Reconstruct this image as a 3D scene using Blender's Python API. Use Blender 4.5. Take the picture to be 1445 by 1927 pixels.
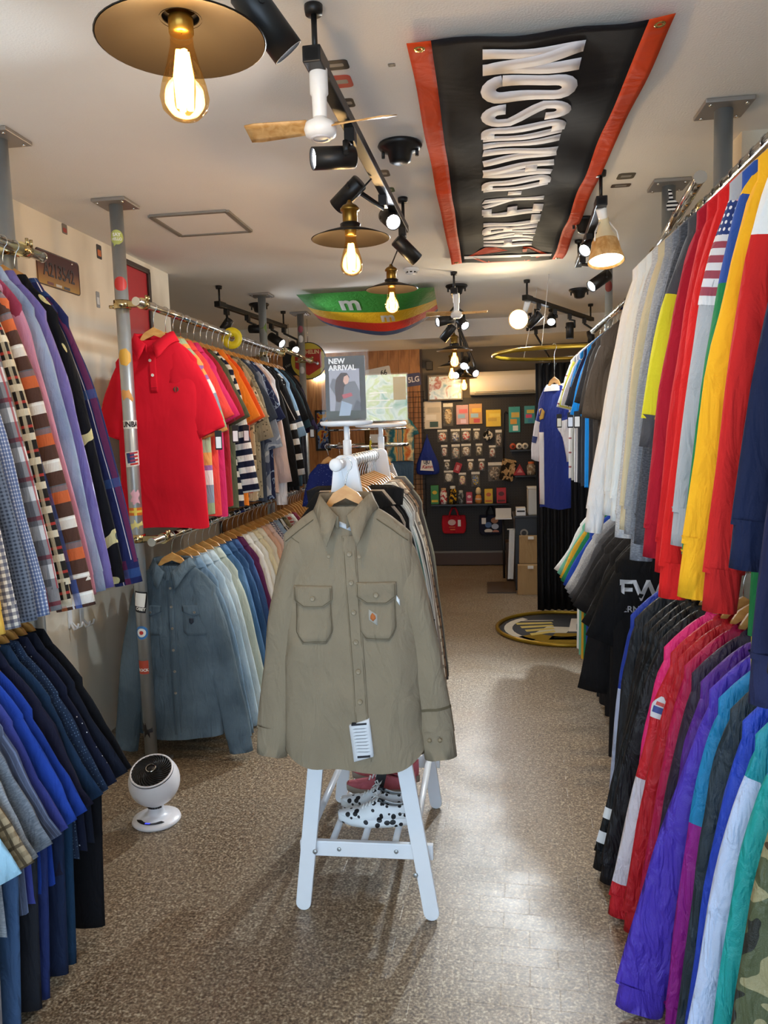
import bpy, bmesh, math, random
from math import sin, cos, pi, radians, sqrt
from mathutils import Vector, Matrix, noise as mnoise

for o in list(bpy.data.objects): bpy.data.objects.remove(o)
scene = bpy.context.scene
COL = scene.collection
RND = random.Random(7)

# ------------------------------------------------------------------ camera
FPX, W, H = 1450.0, 1445.0, 1927.0
PITCH, YAW, ROLL = radians(6.11), radians(7.57), radians(1.75)
CAM = Vector((0, 0, 1.5))
_f = Vector((-sin(YAW)*cos(PITCH), cos(YAW)*cos(PITCH), -sin(PITCH)))
_r = Vector((cos(YAW), sin(YAW), 0)); _d = _f.cross(_r)
RT = cos(ROLL)*_r + sin(ROLL)*_d
DN = -sin(ROLL)*_r + cos(ROLL)*_d
FW = _f
cd = bpy.data.cameras.new('camera'); cam = bpy.data.objects.new('camera', cd); COL.objects.link(cam)
cd.sensor_fit = 'HORIZONTAL'; cd.sensor_width = 36.0; cd.lens = 36.0*FPX/W; cd.clip_start = .05
m = Matrix.Identity(4)
for i in range(3):
    m[i][0] = RT[i]; m[i][1] = -DN[i]; m[i][2] = -FW[i]; m[i][3] = CAM[i]
cam.matrix_world = m
scene.camera = cam
def ray(x, y): return RT*((x-W/2)/FPX) + DN*((y-H/2)/FPX) + FW
def onz(x, y, z): d = ray(x, y); return CAM + d*((z-CAM.z)/d.z)
def ony(x, y, Y): d = ray(x, y); return CAM + d*(Y/d.y)
def onx(x, y, X): d = ray(x, y); return CAM + d*(X/d.x)

# ------------------------------------------------------------------ light and exposure
vs = scene.view_settings
vs.view_transform = 'Standard'; vs.look = 'None'; vs.gamma = 1.0; vs.use_curve_mapping = False
vs.exposure = 0.45
world = bpy.data.worlds.new('daylight'); scene.world = world; world.use_nodes = True
bg = world.node_tree.nodes['Background']
bg.inputs[0].default_value = (.62, .80, 1.0, 1); bg.inputs[1].default_value = 3.7
LAMP_WARM, SPOT_COOL = 1.0, 1.0

# ------------------------------------------------------------------ materials
def lin(c):
    if isinstance(c, str):
        c = c.lstrip('#'); c = [int(c[i:i+2], 16)/255 for i in (0, 2, 4)]
    return tuple(((v/12.92) if v <= .04045 else ((v+.055)/1.055)**2.4) for v in c) + (1.0,)
class NT:
    def __init__(s, name):
        s.m = bpy.data.materials.new(name); s.m.use_nodes = True
        s.t = s.m.node_tree; s.n = s.t.nodes; s.b = s.n['Principled BSDF']
    def new(s, kind, **k):
        n = s.n.new(kind)
        for a, v in k.items(): setattr(n, a, v)
        return n
    def link(s, a, b): s.t.links.new(a, b)
    def math(s, op, a, b=None, clamp=False):
        n = s.new('ShaderNodeMath', operation=op, use_clamp=clamp)
        for i, v in enumerate((a, b)):
            if v is None: continue
            if isinstance(v, (int, float)): n.inputs[i].default_value = v
            else: s.link(v, n.inputs[i])
        return n.outputs[0]
    def mix(s, f, a, b, mode='MIX'):
        n = s.new('ShaderNodeMix', data_type='RGBA', blend_type=mode)
        for i, v in ((0, f), (6, a), (7, b)):
            if isinstance(v, (int, float)): n.inputs[i].default_value = v
            elif isinstance(v, tuple): n.inputs[i].default_value = v
            else: s.link(v, n.inputs[i])
        return n.outputs[2]
    def noise(s, scale, detail=2, co=None, vec=None, rough=.5, dist=0):
        n = s.new('ShaderNodeTexNoise'); n.inputs['Scale'].default_value = scale
        n.inputs['Detail'].default_value = detail; n.inputs['Roughness'].default_value = rough
        n.inputs['Distortion'].default_value = dist
        if vec is not None:
            mp = s.new('ShaderNodeMapping'); mp.inputs['Scale'].default_value = vec
            s.link(co, mp.inputs[0]); s.link(mp.outputs[0], n.inputs[0])
        elif co is not None: s.link(co, n.inputs[0])
        return n.outputs[0]
    def ramp(s, fac, stops, const=False):
        n = s.new('ShaderNodeValToRGB'); s.link(fac, n.inputs[0])
        r = n.color_ramp; r.interpolation = 'CONSTANT' if const else 'LINEAR'
        r.elements[0].position = stops[0][0]; r.elements[0].color = stops[0][1]
        r.elements[1].position = stops[-1][0]; r.elements[1].color = stops[-1][1]
        for p, c in stops[1:-1]:
            e = r.elements.new(p); e.color = c
        return n.outputs[0]
    def bump(s, h, strength=.3, dist=.01):
        n = s.new('ShaderNodeBump'); n.inputs['Strength'].default_value = strength
        n.inputs['Distance'].default_value = dist; s.link(h, n.inputs['Height'])
        s.link(n.outputs[0], s.b.inputs['Normal'])
    def col(s, v):
        if isinstance(v, tuple): s.b.inputs['Base Color'].default_value = v
        else: s.link(v, s.b.inputs['Base Color'])
    def co(s, which='Object'): return s.new('ShaderNodeTexCoord').outputs[which]
_mc = {}
def pm(name, c, rough=.5, metal=0, spec=.5, var=.06, nscale=30, emit=None, es=0, bump=0, coat=0):
    """plain procedural material: base colour with a little noise"""
    if name in _mc: return _mc[name]
    n = NT(name); c = lin(c); co = n.co()
    d = tuple(v*(1-var) for v in c[:3])+(1,)
    l = tuple(min(1, v*(1+var)) for v in c[:3])+(1,)
    f = n.noise(nscale, 3, co)
    n.col(n.mix(f, d, l))
    b = n.b.inputs; b['Roughness'].default_value = rough; b['Metallic'].default_value = metal
    b['Specular IOR Level'].default_value = spec; b['Coat Weight'].default_value = coat
    if bump: n.bump(f, bump, .004)
    if emit: b['Emission Color'].default_value = lin(emit); b['Emission Strength'].default_value = es
    _mc[name] = n.m; return n.m
def fab(name, c, pat=None, rough=.85, wr=.5, sheen=.0, **k):
    """cloth: wrinkle relief, weave, and a woven or printed pattern in UV metres"""
    if name in _mc: return _mc[name]
    n = NT(name); uv = n.co('UV'); ob = n.co()
    base = lin(c)
    sp = n.new('ShaderNodeSeparateXYZ'); n.link(uv, sp.inputs[0]); U, V = sp.outputs[0], sp.outputs[1]
    f = n.noise(9, 3, ob)
    cur = n.mix(f, tuple(v*.88 for v in base[:3])+(1,), tuple(min(1, v*1.1) for v in base[:3])+(1,))
    def stripe(axis, period, width, off=0):
        co = {'u': U, 'v': V}[axis]
        q = n.math('FRACT', n.math('ADD', n.math('DIVIDE', co, period), off))
        return n.math('LESS_THAN', q, width/period)
    if pat == 'plaid':
        for ax, per, wid, off, cc, al in k['lines']:
            cur = n.mix(n.math('MULTIPLY', stripe(ax, per, wid, off), al), cur, lin(cc))
    elif pat == 'bands':       # flat bands measured down the cloth, repeated over the period
        q = n.math('FRACT', n.math('DIVIDE', n.math('MULTIPLY', V, -1), k['period']))
        cur = n.ramp(q, [(p, lin(cc)) for p, cc in k['stops']], True)
    elif pat == 'camo':
        g = n.noise(k.get('scale', 14), 1.5, ob, dist=.6)
        cur = n.ramp(g, [(p, lin(cc)) for p, cc in k['stops']], True)
    elif pat == 'dots':
        v = n.new('ShaderNodeTexVoronoi'); v.inputs['Scale'].default_value = k.get('scale', 60)
        v.inputs['Randomness'].default_value = k.get('rand', .2)
        n.link(uv if k.get('flat', True) else ob, v.inputs[0])
        cur = n.mix(n.math('LESS_THAN', v.outputs['Distance'], k.get('r', .18)), cur, lin(k['dot']))
    elif pat == 'denim':
        g = n.noise(4, 4, ob); cur = n.mix(n.ramp(g, [(.45, (0, 0, 0, 1)), (.75, (1, 1, 1, 1))]), cur, lin(k['fade']))
        w = n.noise(260, 1, ob); cur = n.mix(n.math('MULTIPLY', w, .25), cur, lin(k['fade']))
    elif pat == 'heather':
        w = n.noise(90, 3, uv, vec=(1, 3, 1)); cur = n.mix(n.ramp(w, [(.4, (0, 0, 0, 1)), (.65, (1, 1, 1, 1))]), cur, lin(k['fade']))
    elif pat == 'burst':       # tie-dye spiral rays
        g = n.new('ShaderNodeTexGradient', gradient_type='RADIAL'); n.link(k and ob, g.inputs[0])
        q = n.math('FRACT', n.math('ADD', n.math('MULTIPLY', g.outputs[1], 11), n.math('MULTIPLY', n.noise(14, 2, ob), .8)))
        cur = n.ramp(q, [(p, lin(cc)) for p, cc in k['stops']])
    n.col(cur)
    b = n.b.inputs; b['Roughness'].default_value = rough
    b['Specular IOR Level'].default_value = k.get('spec', .25); b['Sheen Weight'].default_value = sheen
    w1 = n.noise(1.0, 3, ob, vec=k.get('wv', (26, 26, 8)), dist=.8); w2 = n.noise(420, 1, ob)
    n.bump(n.math('ADD', w1, n.math('MULTIPLY', w2, .04)), wr, .03)
    _mc[name] = n.m; return n.m

# ------------------------------------------------------------------ mesh helper
class MB:
    def __init__(s): s.v, s.f, s.uv, s.mi, s.fs = [], [], [], [], []
    def face(s, idx, uvs=None, m=0, smooth=True):
        s.f.append(tuple(idx)); s.uv.append(uvs or [(s.v[i][0], s.v[i][2]) for i in idx]); s.mi.append(m); s.fs.append(smooth)
    def grid(s, P, closeu=False, m=0, uvf=None, smooth=True, mask=None):
        """P: rows of points; uvf(i,j) -> uv"""
        b = len(s.v); nr = len(P); nc = len(P[0])
        for row in P:
            for p in row: s.v.append(tuple(p))
        if uvf is None:
            su = [0.0]; mid = P[nr//2]
            for j in range(nc):
                a, c = mid[j], mid[(j+1) % nc]
                su.append(su[-1]+sqrt(sum((a[q]-c[q])**2 for q in range(3))))
            sv = [0.0]
            for i in range(nr-1):
                a, c = P[i][0], P[i+1][0]
                sv.append(sv[-1]-sqrt(sum((a[q]-c[q])**2 for q in range(3))))
            uvf = lambda i, j: (su[j], sv[i])
        for i in range(nr-1):
            for j in range(nc if closeu else nc-1):
                if mask and not mask(i, j): continue
                j2 = (j+1) % nc
                s.face((b+i*nc+j, b+i*nc+j2, b+(i+1)*nc+j2, b+(i+1)*nc+j),
                       [uvf(i, j), uvf(i, j+1), uvf(i+1, j+1), uvf(i+1, j)], m, smooth)
        return b
    def gr(s, *a, **k): s.grid(*a, **k); return s
    def box(s, c, sz, R=None, m=0):
        b = len(s.v); c = Vector(c)
        for dx in (-.5, .5):
            for dy in (-.5, .5):
                for dz in (-.5, .5):
                    p = Vector((dx*sz[0], dy*sz[1], dz*sz[2]))
                    if R is not None: p = R @ p
                    s.v.append(tuple(c+p))
        for q in ((0, 1, 3, 2), (4, 6, 7, 5), (0, 4, 5, 1), (2, 3, 7, 6), (0, 2, 6, 4), (1, 5, 7, 3)):
            s.face([b+i for i in q], [(0, 0), (sz[1], 0), (sz[1], sz[2]), (0, sz[2])], m, False)
        return s
    def tube(s, path, r, n=8, cap=True, m=0, flat=1.0, closed=False):
        path = [Vector(p) for p in path]; k = len(path); rows = []
        up = None
        for i, p in enumerate(path):
            a = path[(i-1) % k] if (i or closed) else path[i]; c = path[(i+1) % k] if (i < k-1 or closed) else path[i]
            t = (c-a).normalized()
            if up is None:
                up = Vector((0, 0, 1)) if abs(t.z) < .9 else Vector((0, 1, 0))
            e = t.cross(up).normalized(); up = e.cross(t).normalized()
            rr = r[i] if isinstance(r, (list, tuple)) else r
            rows.append([p+(e*cos(2*pi*j/n)+up*sin(2*pi*j/n)*flat)*rr for j in range(n)])
        if closed: rows.append(rows[0])
        b = s.grid(rows, True, m)
        if cap and not closed:
            s.face([b+j for j in range(n)][::-1], None, m, False); s.face([b+(k-1)*n+j for j in range(n)], None, m, False)
        return s
    def lathe(s, prof, n=20, c=(0, 0, 0), M=None, m=0, cap=False):
        rows = []
        for r, z in prof:
            row = []
            for j in range(n):
                p = Vector((r*cos(2*pi*j/n), r*sin(2*pi*j/n), z))
                if M is not None: p = M @ p
                row.append(p+Vector(c))
            rows.append(row)
        b = s.grid(rows, True, m)
        if cap:
            s.face([b+j for j in range(n)], None, m, False)
            k = len(prof)-1; s.face([b+k*n+j for j in range(n)][::-1], None, m, False)
        return s
    def prism(s, poly, fr, d0, d1, m=0):
        """poly: 2-D outline, fr(u,v,w)->point; extruded from w=d0 to w=d1"""
        b = len(s.v); n = len(poly)
        for w in (d0, d1):
            for u, v in poly: s.v.append(tuple(fr(u, v, w)))
        s.face([b+i for i in range(n)][::-1], [poly[i] for i in range(n)][::-1], m, False)
        s.face([b+n+i for i in range(n)], list(poly), m, False)
        for i in range(n):
            j = (i+1) % n
            s.face((b+i, b+j, b+n+j, b+n+i), [poly[i], poly[j], poly[j], poly[i]], m, False)
        return s
    def mesh(s, name, mats):
        me = bpy.data.meshes.new(name); me.from_pydata(s.v, [], s.f)
        ul = me.uv_layers.new(name='UVMap'); k = 0
        flat = [0.0]*(2*len(me.loops))
        for uvs in s.uv:
            for u in uvs: flat[k] = u[0]; flat[k+1] = u[1]; k += 2
        ul.data.foreach_set('uv', flat)
        me.polygons.foreach_set('material_index', s.mi); me.polygons.foreach_set('use_smooth', s.fs)
        for q in (mats if isinstance(mats, (list, tuple)) else [mats]): me.materials.append(q)
        bm = bmesh.new(); bm.from_mesh(me); bmesh.ops.recalc_face_normals(bm, faces=bm.faces); bm.to_mesh(me); bm.free()
        me.update(); return me
    def build(s, name, mats, parent=None, loc=None, bevel=0, **kw):
        o = bpy.data.objects.new(name, s.mesh(name, mats)); COL.objects.link(o)
        if parent: o.parent = parent
        if loc is not None: o.location = loc
        if bevel:
            b = o.modifiers.new('bevel', 'BEVEL'); b.width = bevel; b.segments = 2; b.limit_method = 'ANGLE'
        return tag(o, **kw)
def tag(o, label=None, cat=None, group=None, kind=None):
    if label: o['label'] = label
    if cat: o['category'] = cat
    if group: o['group'] = group
    if kind: o['kind'] = kind
    return o
def thing(name, label, cat, loc=(0, 0, 0), rz=0, group=None):
    o = bpy.data.objects.new(name, None); COL.objects.link(o); o.empty_display_size = .05
    o.location = loc; o.rotation_euler = (0, 0, rz)
    return tag(o, label, cat, group)
def copy_tree(o, parent=None):
    c = o.copy(); COL.objects.link(c); c.parent = parent
    for ch in list(o.children): copy_tree(ch, c)
    return c
def text(name, s, size, mat, M, parent=None, sx=1.0, bold=0.0, depth=.0006, align='CENTER', warp=None, sub=0, shear=0, **kw):
    cu = bpy.data.curves.new(name, 'FONT'); cu.body = s; cu.size = size; cu.align_x = align; cu.align_y = 'CENTER'
    cu.offset = bold; cu.extrude = depth; cu.resolution_u = 3; cu.shear = shear
    t = bpy.data.objects.new(name, cu); COL.objects.link(t)
    dg = bpy.context.evaluated_depsgraph_get(); dg.update()
    me = bpy.data.meshes.new_from_object(t.evaluated_get(dg)); me.name = name
    bpy.data.objects.remove(t); bpy.data.curves.remove(cu)
    if sub:
        bm = bmesh.new(); bm.from_mesh(me)
        bmesh.ops.triangulate(bm, faces=bm.faces)
        bmesh.ops.subdivide_edges(bm, edges=[e for e in bm.edges if e.calc_length() > sub], cuts=3, use_grid_fill=True)
        bm.to_mesh(me); bm.free()
    for v in me.vertices:
        p = Vector((v.co.x*sx, v.co.y, v.co.z)); p = M @ p
        v.co = warp(p) if warp else p
    me.materials.clear(); me.materials.append(mat)
    o = bpy.data.objects.new(name, me); COL.objects.link(o)
    if parent: o.parent = parent
    return tag(o, **kw)
def frame(o, x, y):
    """4x4 matrix whose local x,y lie along the given directions at origin o"""
    x = Vector(x).normalized(); y = Vector(y).normalized(); z = x.cross(y)
    M = Matrix.Identity(4)
    for i in range(3): M[i][0] = x[i]; M[i][1] = y[i]; M[i][2] = z[i]; M[i][3] = Vector(o)[i]
    return M
def rot_to(d):
    return Vector(d).normalized().to_track_quat('Z', 'Y').to_matrix()
def circ(r, n=24, a0=0): return [(r*cos(a0+2*pi*i/n), r*sin(a0+2*pi*i/n)) for i in range(n)]
def rrect(w, h, r, n=4):
    out = []
    for cx, cy, a in ((w/2-r, h/2-r, 0), (-w/2+r, h/2-r, 90), (-w/2+r, -h/2+r, 180), (w/2-r, -h/2+r, 270)):
        for i in range(n+1):
            t = radians(a+90*i/n); out.append((cx+r*cos(t), cy+r*sin(t)))
    return out
# ------------------------------------------------------------------ setting
XL, XR, YB, ZC = -1.93, 1.32, 8.36, 2.5
def floor_mat():
    n = NT('speckled_floor'); co = n.co()
    a = n.noise(130, 2, co); b = n.noise(55, 3, co); c = n.noise(1.3, 3, co)
    q = n.math('ADD', n.math('MULTIPLY', a, .65), n.math('MULTIPLY', b, .35))
    cur = n.ramp(q, [(.33, lin('#3f342a')), (.44, lin('#685846')), (.54, lin('#94836c')), (.64, lin('#c9bca2'))])
    cur = n.mix(n.math('MULTIPLY', c, .3), cur, lin('#6a5a4a'))
    n.col(cur)
    r = n.noise(5, 3, co); n.link(n.ramp(r, [(.3, (.34,)*3+(1,)), (.7, (.48,)*3+(1,))]), n.b.inputs['Roughness'])
    n.b.inputs['Specular IOR Level'].default_value = .55
    br = n.new('ShaderNodeTexBrick'); br.inputs['Scale'].default_value = 3.2; br.inputs['Mortar Size'].default_value = .006; br.inputs['Mortar Smooth'].default_value = .6; br.inputs['Bias'].default_value = 0
    wv = n.new('ShaderNodeMapping'); wv.inputs['Rotation'].default_value = (0, 0, .05); n.link(co, wv.inputs[0]); n.link(wv.outputs[0], br.inputs[0])
    g = n.noise(150, 2, co); d = n.noise(2.0, 2, co)
    n.bump(n.math('ADD', n.math('MULTIPLY', br.outputs['Fac'], n.math('MULTIPLY', d, -.9)), n.math('MULTIPLY', g, .3)), .25, .004)
    return n.m
def plaster(name, c, stain=None, bump=.15, scale=220):
    n = NT(name); co = n.co(); base = lin(c)
    g = n.noise(2.2, 3, co)
    cur = n.mix(g, tuple(v*.93 for v in base[:3])+(1,), tuple(min(1, v*1.05) for v in base[:3])+(1,))
    if stain:
        s = n.noise(1.0, 3, co, vec=(1, 2.6, 1.2)); cur = n.mix(n.math('MULTIPLY', n.ramp(s, [(.52, (0,)*3+(1,)), (.66, (1,)*3+(1,))]), .55), cur, lin(stain))
    n.col(cur); n.b.inputs['Roughness'].default_value = .85; n.b.inputs['Specular IOR Level'].default_value = .2
    h = n.noise(scale, 2, co); n.bump(h, bump, .004)
    return n.m
M_FLOOR = floor_mat()
M_CEIL = plaster('ceiling_paint', '#efebe4', bump=.3, scale=160)
M_WALL = plaster('cream_wallpaper', '#f0e6d2', stain='#b9ab92')
M_WALLG = plaster('grey_wallpaper', '#b9b3a6')
M_DARK = plaster('dark_wall', '#6d675e')
def slab(name, c, sz, mat, kind='structure', **k): return MB().box(c, sz).build(name, mat, kind=kind, **k)
slab('floor', (-.8, 3.9, -.05), (4.6, 10.6, .1), M_FLOOR)
slab('ceiling', (-.8, 3.0, ZC+.05), (4.6, 8.8, .1), M_CEIL)
slab('ceiling_lower', (-.8, 7.92, 2.42), (4.6, 1.08, .16), M_CEIL)
slab('wall_left', (XL-.05, 1.75, ZC/2), (.1, 5.9, ZC), M_WALL)
slab('wall_left_return', (-2.5, 4.65, ZC/2), (1.04, .1, ZC), M_WALLG)
slab('wall_left_recess', (-3.05, 6.55, ZC/2), (.1, 3.72, ZC), M_WALLG)
slab('wall_right', (XR+.05, 3.6, ZC/2), (.1, 9.7, ZC), M_WALLG)
slab('wall_right_pillar', (1.115, 3.03, ZC/2), (.41, .13, ZC), M_WALL)
slab('wall_back', (-.8, YB+.06, 1.2), (4.6, .1, 2.4), M_DARK)
# shop front behind the photographer: two piers and a header round a wide open doorway
slab('wall_front_left', (-1.78, -1.2, ZC/2), (.4, .1, ZC), M_WALLG)
slab('wall_front_right', (1.2, -1.2, ZC/2), (.34, .1, ZC), M_WALLG)
slab('wall_front_header', (-.28, -1.2, 2.4), (2.6, .1, .2), M_WALLG)
# ceiling access hatch
mt = pm('hatch_frame_grey', '#8d877e', .5, .2)
hx0, hx1, hy0, hy1 = -1.49, -1.13, 3.46, 3.82
t = thing('ceiling_hatch', 'square ceiling access hatch with a thin grey metal frame', 'hatch', ((hx0+hx1)/2, (hy0+hy1)/2, 2.5))
w, d = hx1-hx0, hy1-hy0
MB().box((0, 0, -.004), (w-.03, d-.03, .006)).build('hatch_panel', M_CEIL, t)
b = MB()
for sx, sy, ww, dd in ((0, -d/2, w, .022), (0, d/2, w, .022), (-w/2, 0, .022, d), (w/2, 0, .022, d)):
    b.box((sx, sy, -.006), (ww, dd, .01))
b.build('hatch_frame', mt, t)
# back wall: dark pegboard on the right, vertical timber boards on the left
M_PEG = NT('pegboard_black'); _n = M_PEG; _co = _n.co()
_sp = _n.new('ShaderNodeSeparateXYZ'); _n.link(_co, _sp.inputs[0])
def _hole(ax): return _n.math('ABSOLUTE', _n.math('SUBTRACT', _n.math('FRACT', _n.math('DIVIDE', _sp.outputs[ax], .028)), .5))
_h = _n.math('ADD', _n.math('POWER', _hole(0), 2), _n.math('POWER', _hole(2), 2))
_n.col(_n.mix(_n.math('LESS_THAN', _h, .02), lin('#2c2b2c'), lin('#101010'))); _n.b.inputs['Roughness'].default_value = .6
M_PEG = M_PEG.m
slab('wall_back_pegboard', (.12, YB-.012, .98), (1.54, .024, 1.66), M_PEG)
slab('baseboard_back', (.12, YB-.02, .075), (1.54, .04, .13), pm('brown_base', '#4a3528', .5))
slab('trim_1', (.12, YB-.02, .15), (1.54, .04, .02), pm('grey_trim', '#77736d', .5))
def wood(name, c, dk, scale=18, rough=.5, ax=(1, 1, .12)):
    if name in _mc: return _mc[name]
    n = NT(name); co = n.co(); g = n.noise(scale, 4, co, vec=ax, dist=1.2)
    n.col(n.ramp(g, [(.35, lin(dk)), (.65, lin(c))])); n.b.inputs['Roughness'].default_value = rough
    n.bump(g, .15, .004); _mc[name] = n.m; return n.m
M_PINE = wood('pine_boards', '#b98550', '#8a5a30')
wb = slab('wall_back_boards', (-1.8, YB, 1.2), (2.3, .02, 2.36), pm('board_gap', '#3c2a1a'))
pl = MB().box((0, 0, 0), (.111, .018, 2.34)).mesh('plank', M_PINE)
for i in range(20):
    o = bpy.data.objects.new('plank', pl); COL.objects.link(o); o.parent = wb
    o.location = (-.73-.114*i, YB-.02+.002*(i % 3), 1.18)
# ------------------------------------------------------------------ hangers and garments
M_CHROME = pm('chrome', '#d8d4cc', .12, 1.0, var=.02)
M_STEEL = pm('galvanised_steel', '#b4babc', .36, .7, var=.12, nscale=14)
M_WIRE = pm('hook_wire', '#c9c9c6', .22, 1.0, var=.02)
M_HANG = wood('hanger_beech', '#e0ae66', '#c98f48', 24, .38, (.3, 1, 1))
M_BLACKP = pm('black_plastic', '#1b1b1c', .45)
M_WHITEP = pm('white_plastic', '#eceff2', .35)
M_CARD = pm('tag_card_black', '#1d1d1f', .6)
M_STK = pm('tag_sticker_white', '#eef1f2', .6)
_hm = {}
def hanger_meshes(drop=.13, slope=.10, sh=.2, nw=.07):
    """shared meshes per garment cut: the bar lies just under the garment's shoulder line and rises in the neck"""
    key = (round(drop, 2), round(slope, 2), round(sh, 2), round(nw, 2))
    if key in _hm: return _hm[key]
    b = MB(); rows = []; N = 22; hw = sh*.62
    def zt(x):
        x = abs(x)
        return -drop+.022-slope*max(0, (x-nw*.55)/(sh-nw*.55))**1.25+.036*max(0, 1-x/(nw*1.0))**1.3-.040*min(1, max(0, (x-nw*.5)/(nw*.8)))
    for i in range(N+1):
        x = -hw+2*hw*i/N; q = abs(x)/hw
        z = zt(x); hgt = .036-.018*q; y = -.006*q*q
        rows.append([(x, y-.005, z), (x, y+.005, z), (x, y+.005, z-hgt), (x, y-.005, z-hgt)])
    k = b.grid(rows, True, smooth=False)
    b.face((k, k+1, k+2, k+3)); b.face([k+N*4+j for j in range(4)])
    bar = b.mesh('wood_bar', M_HANG)
    zb = -drop+.05
    path = [(0, 0, zb), (0, 0, max(zb+.01, -.05)), (.004, 0, -.034)]
    for a in range(-60, 211, 30):
        path.append((.0205*cos(radians(a)), 0, .0205*sin(radians(a))))
    hk = MB().tube(path, .0017, 6).mesh('hook', M_WIRE)
    _hm[key] = (bar, hk); return _hm[key]
def hanger(p, rz, label, group, cut=(.13, .10, .2, .07)):
    r = thing('clothes_hanger', label, 'hanger', (p[0], p[1], p[2]), rz, group)
    for nm, me in zip(('shoulder_bar', 'hook'), hanger_meshes(*cut)):
        o = bpy.data.objects.new(nm, me); COL.objects.link(o); o.parent = r
    return r

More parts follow.
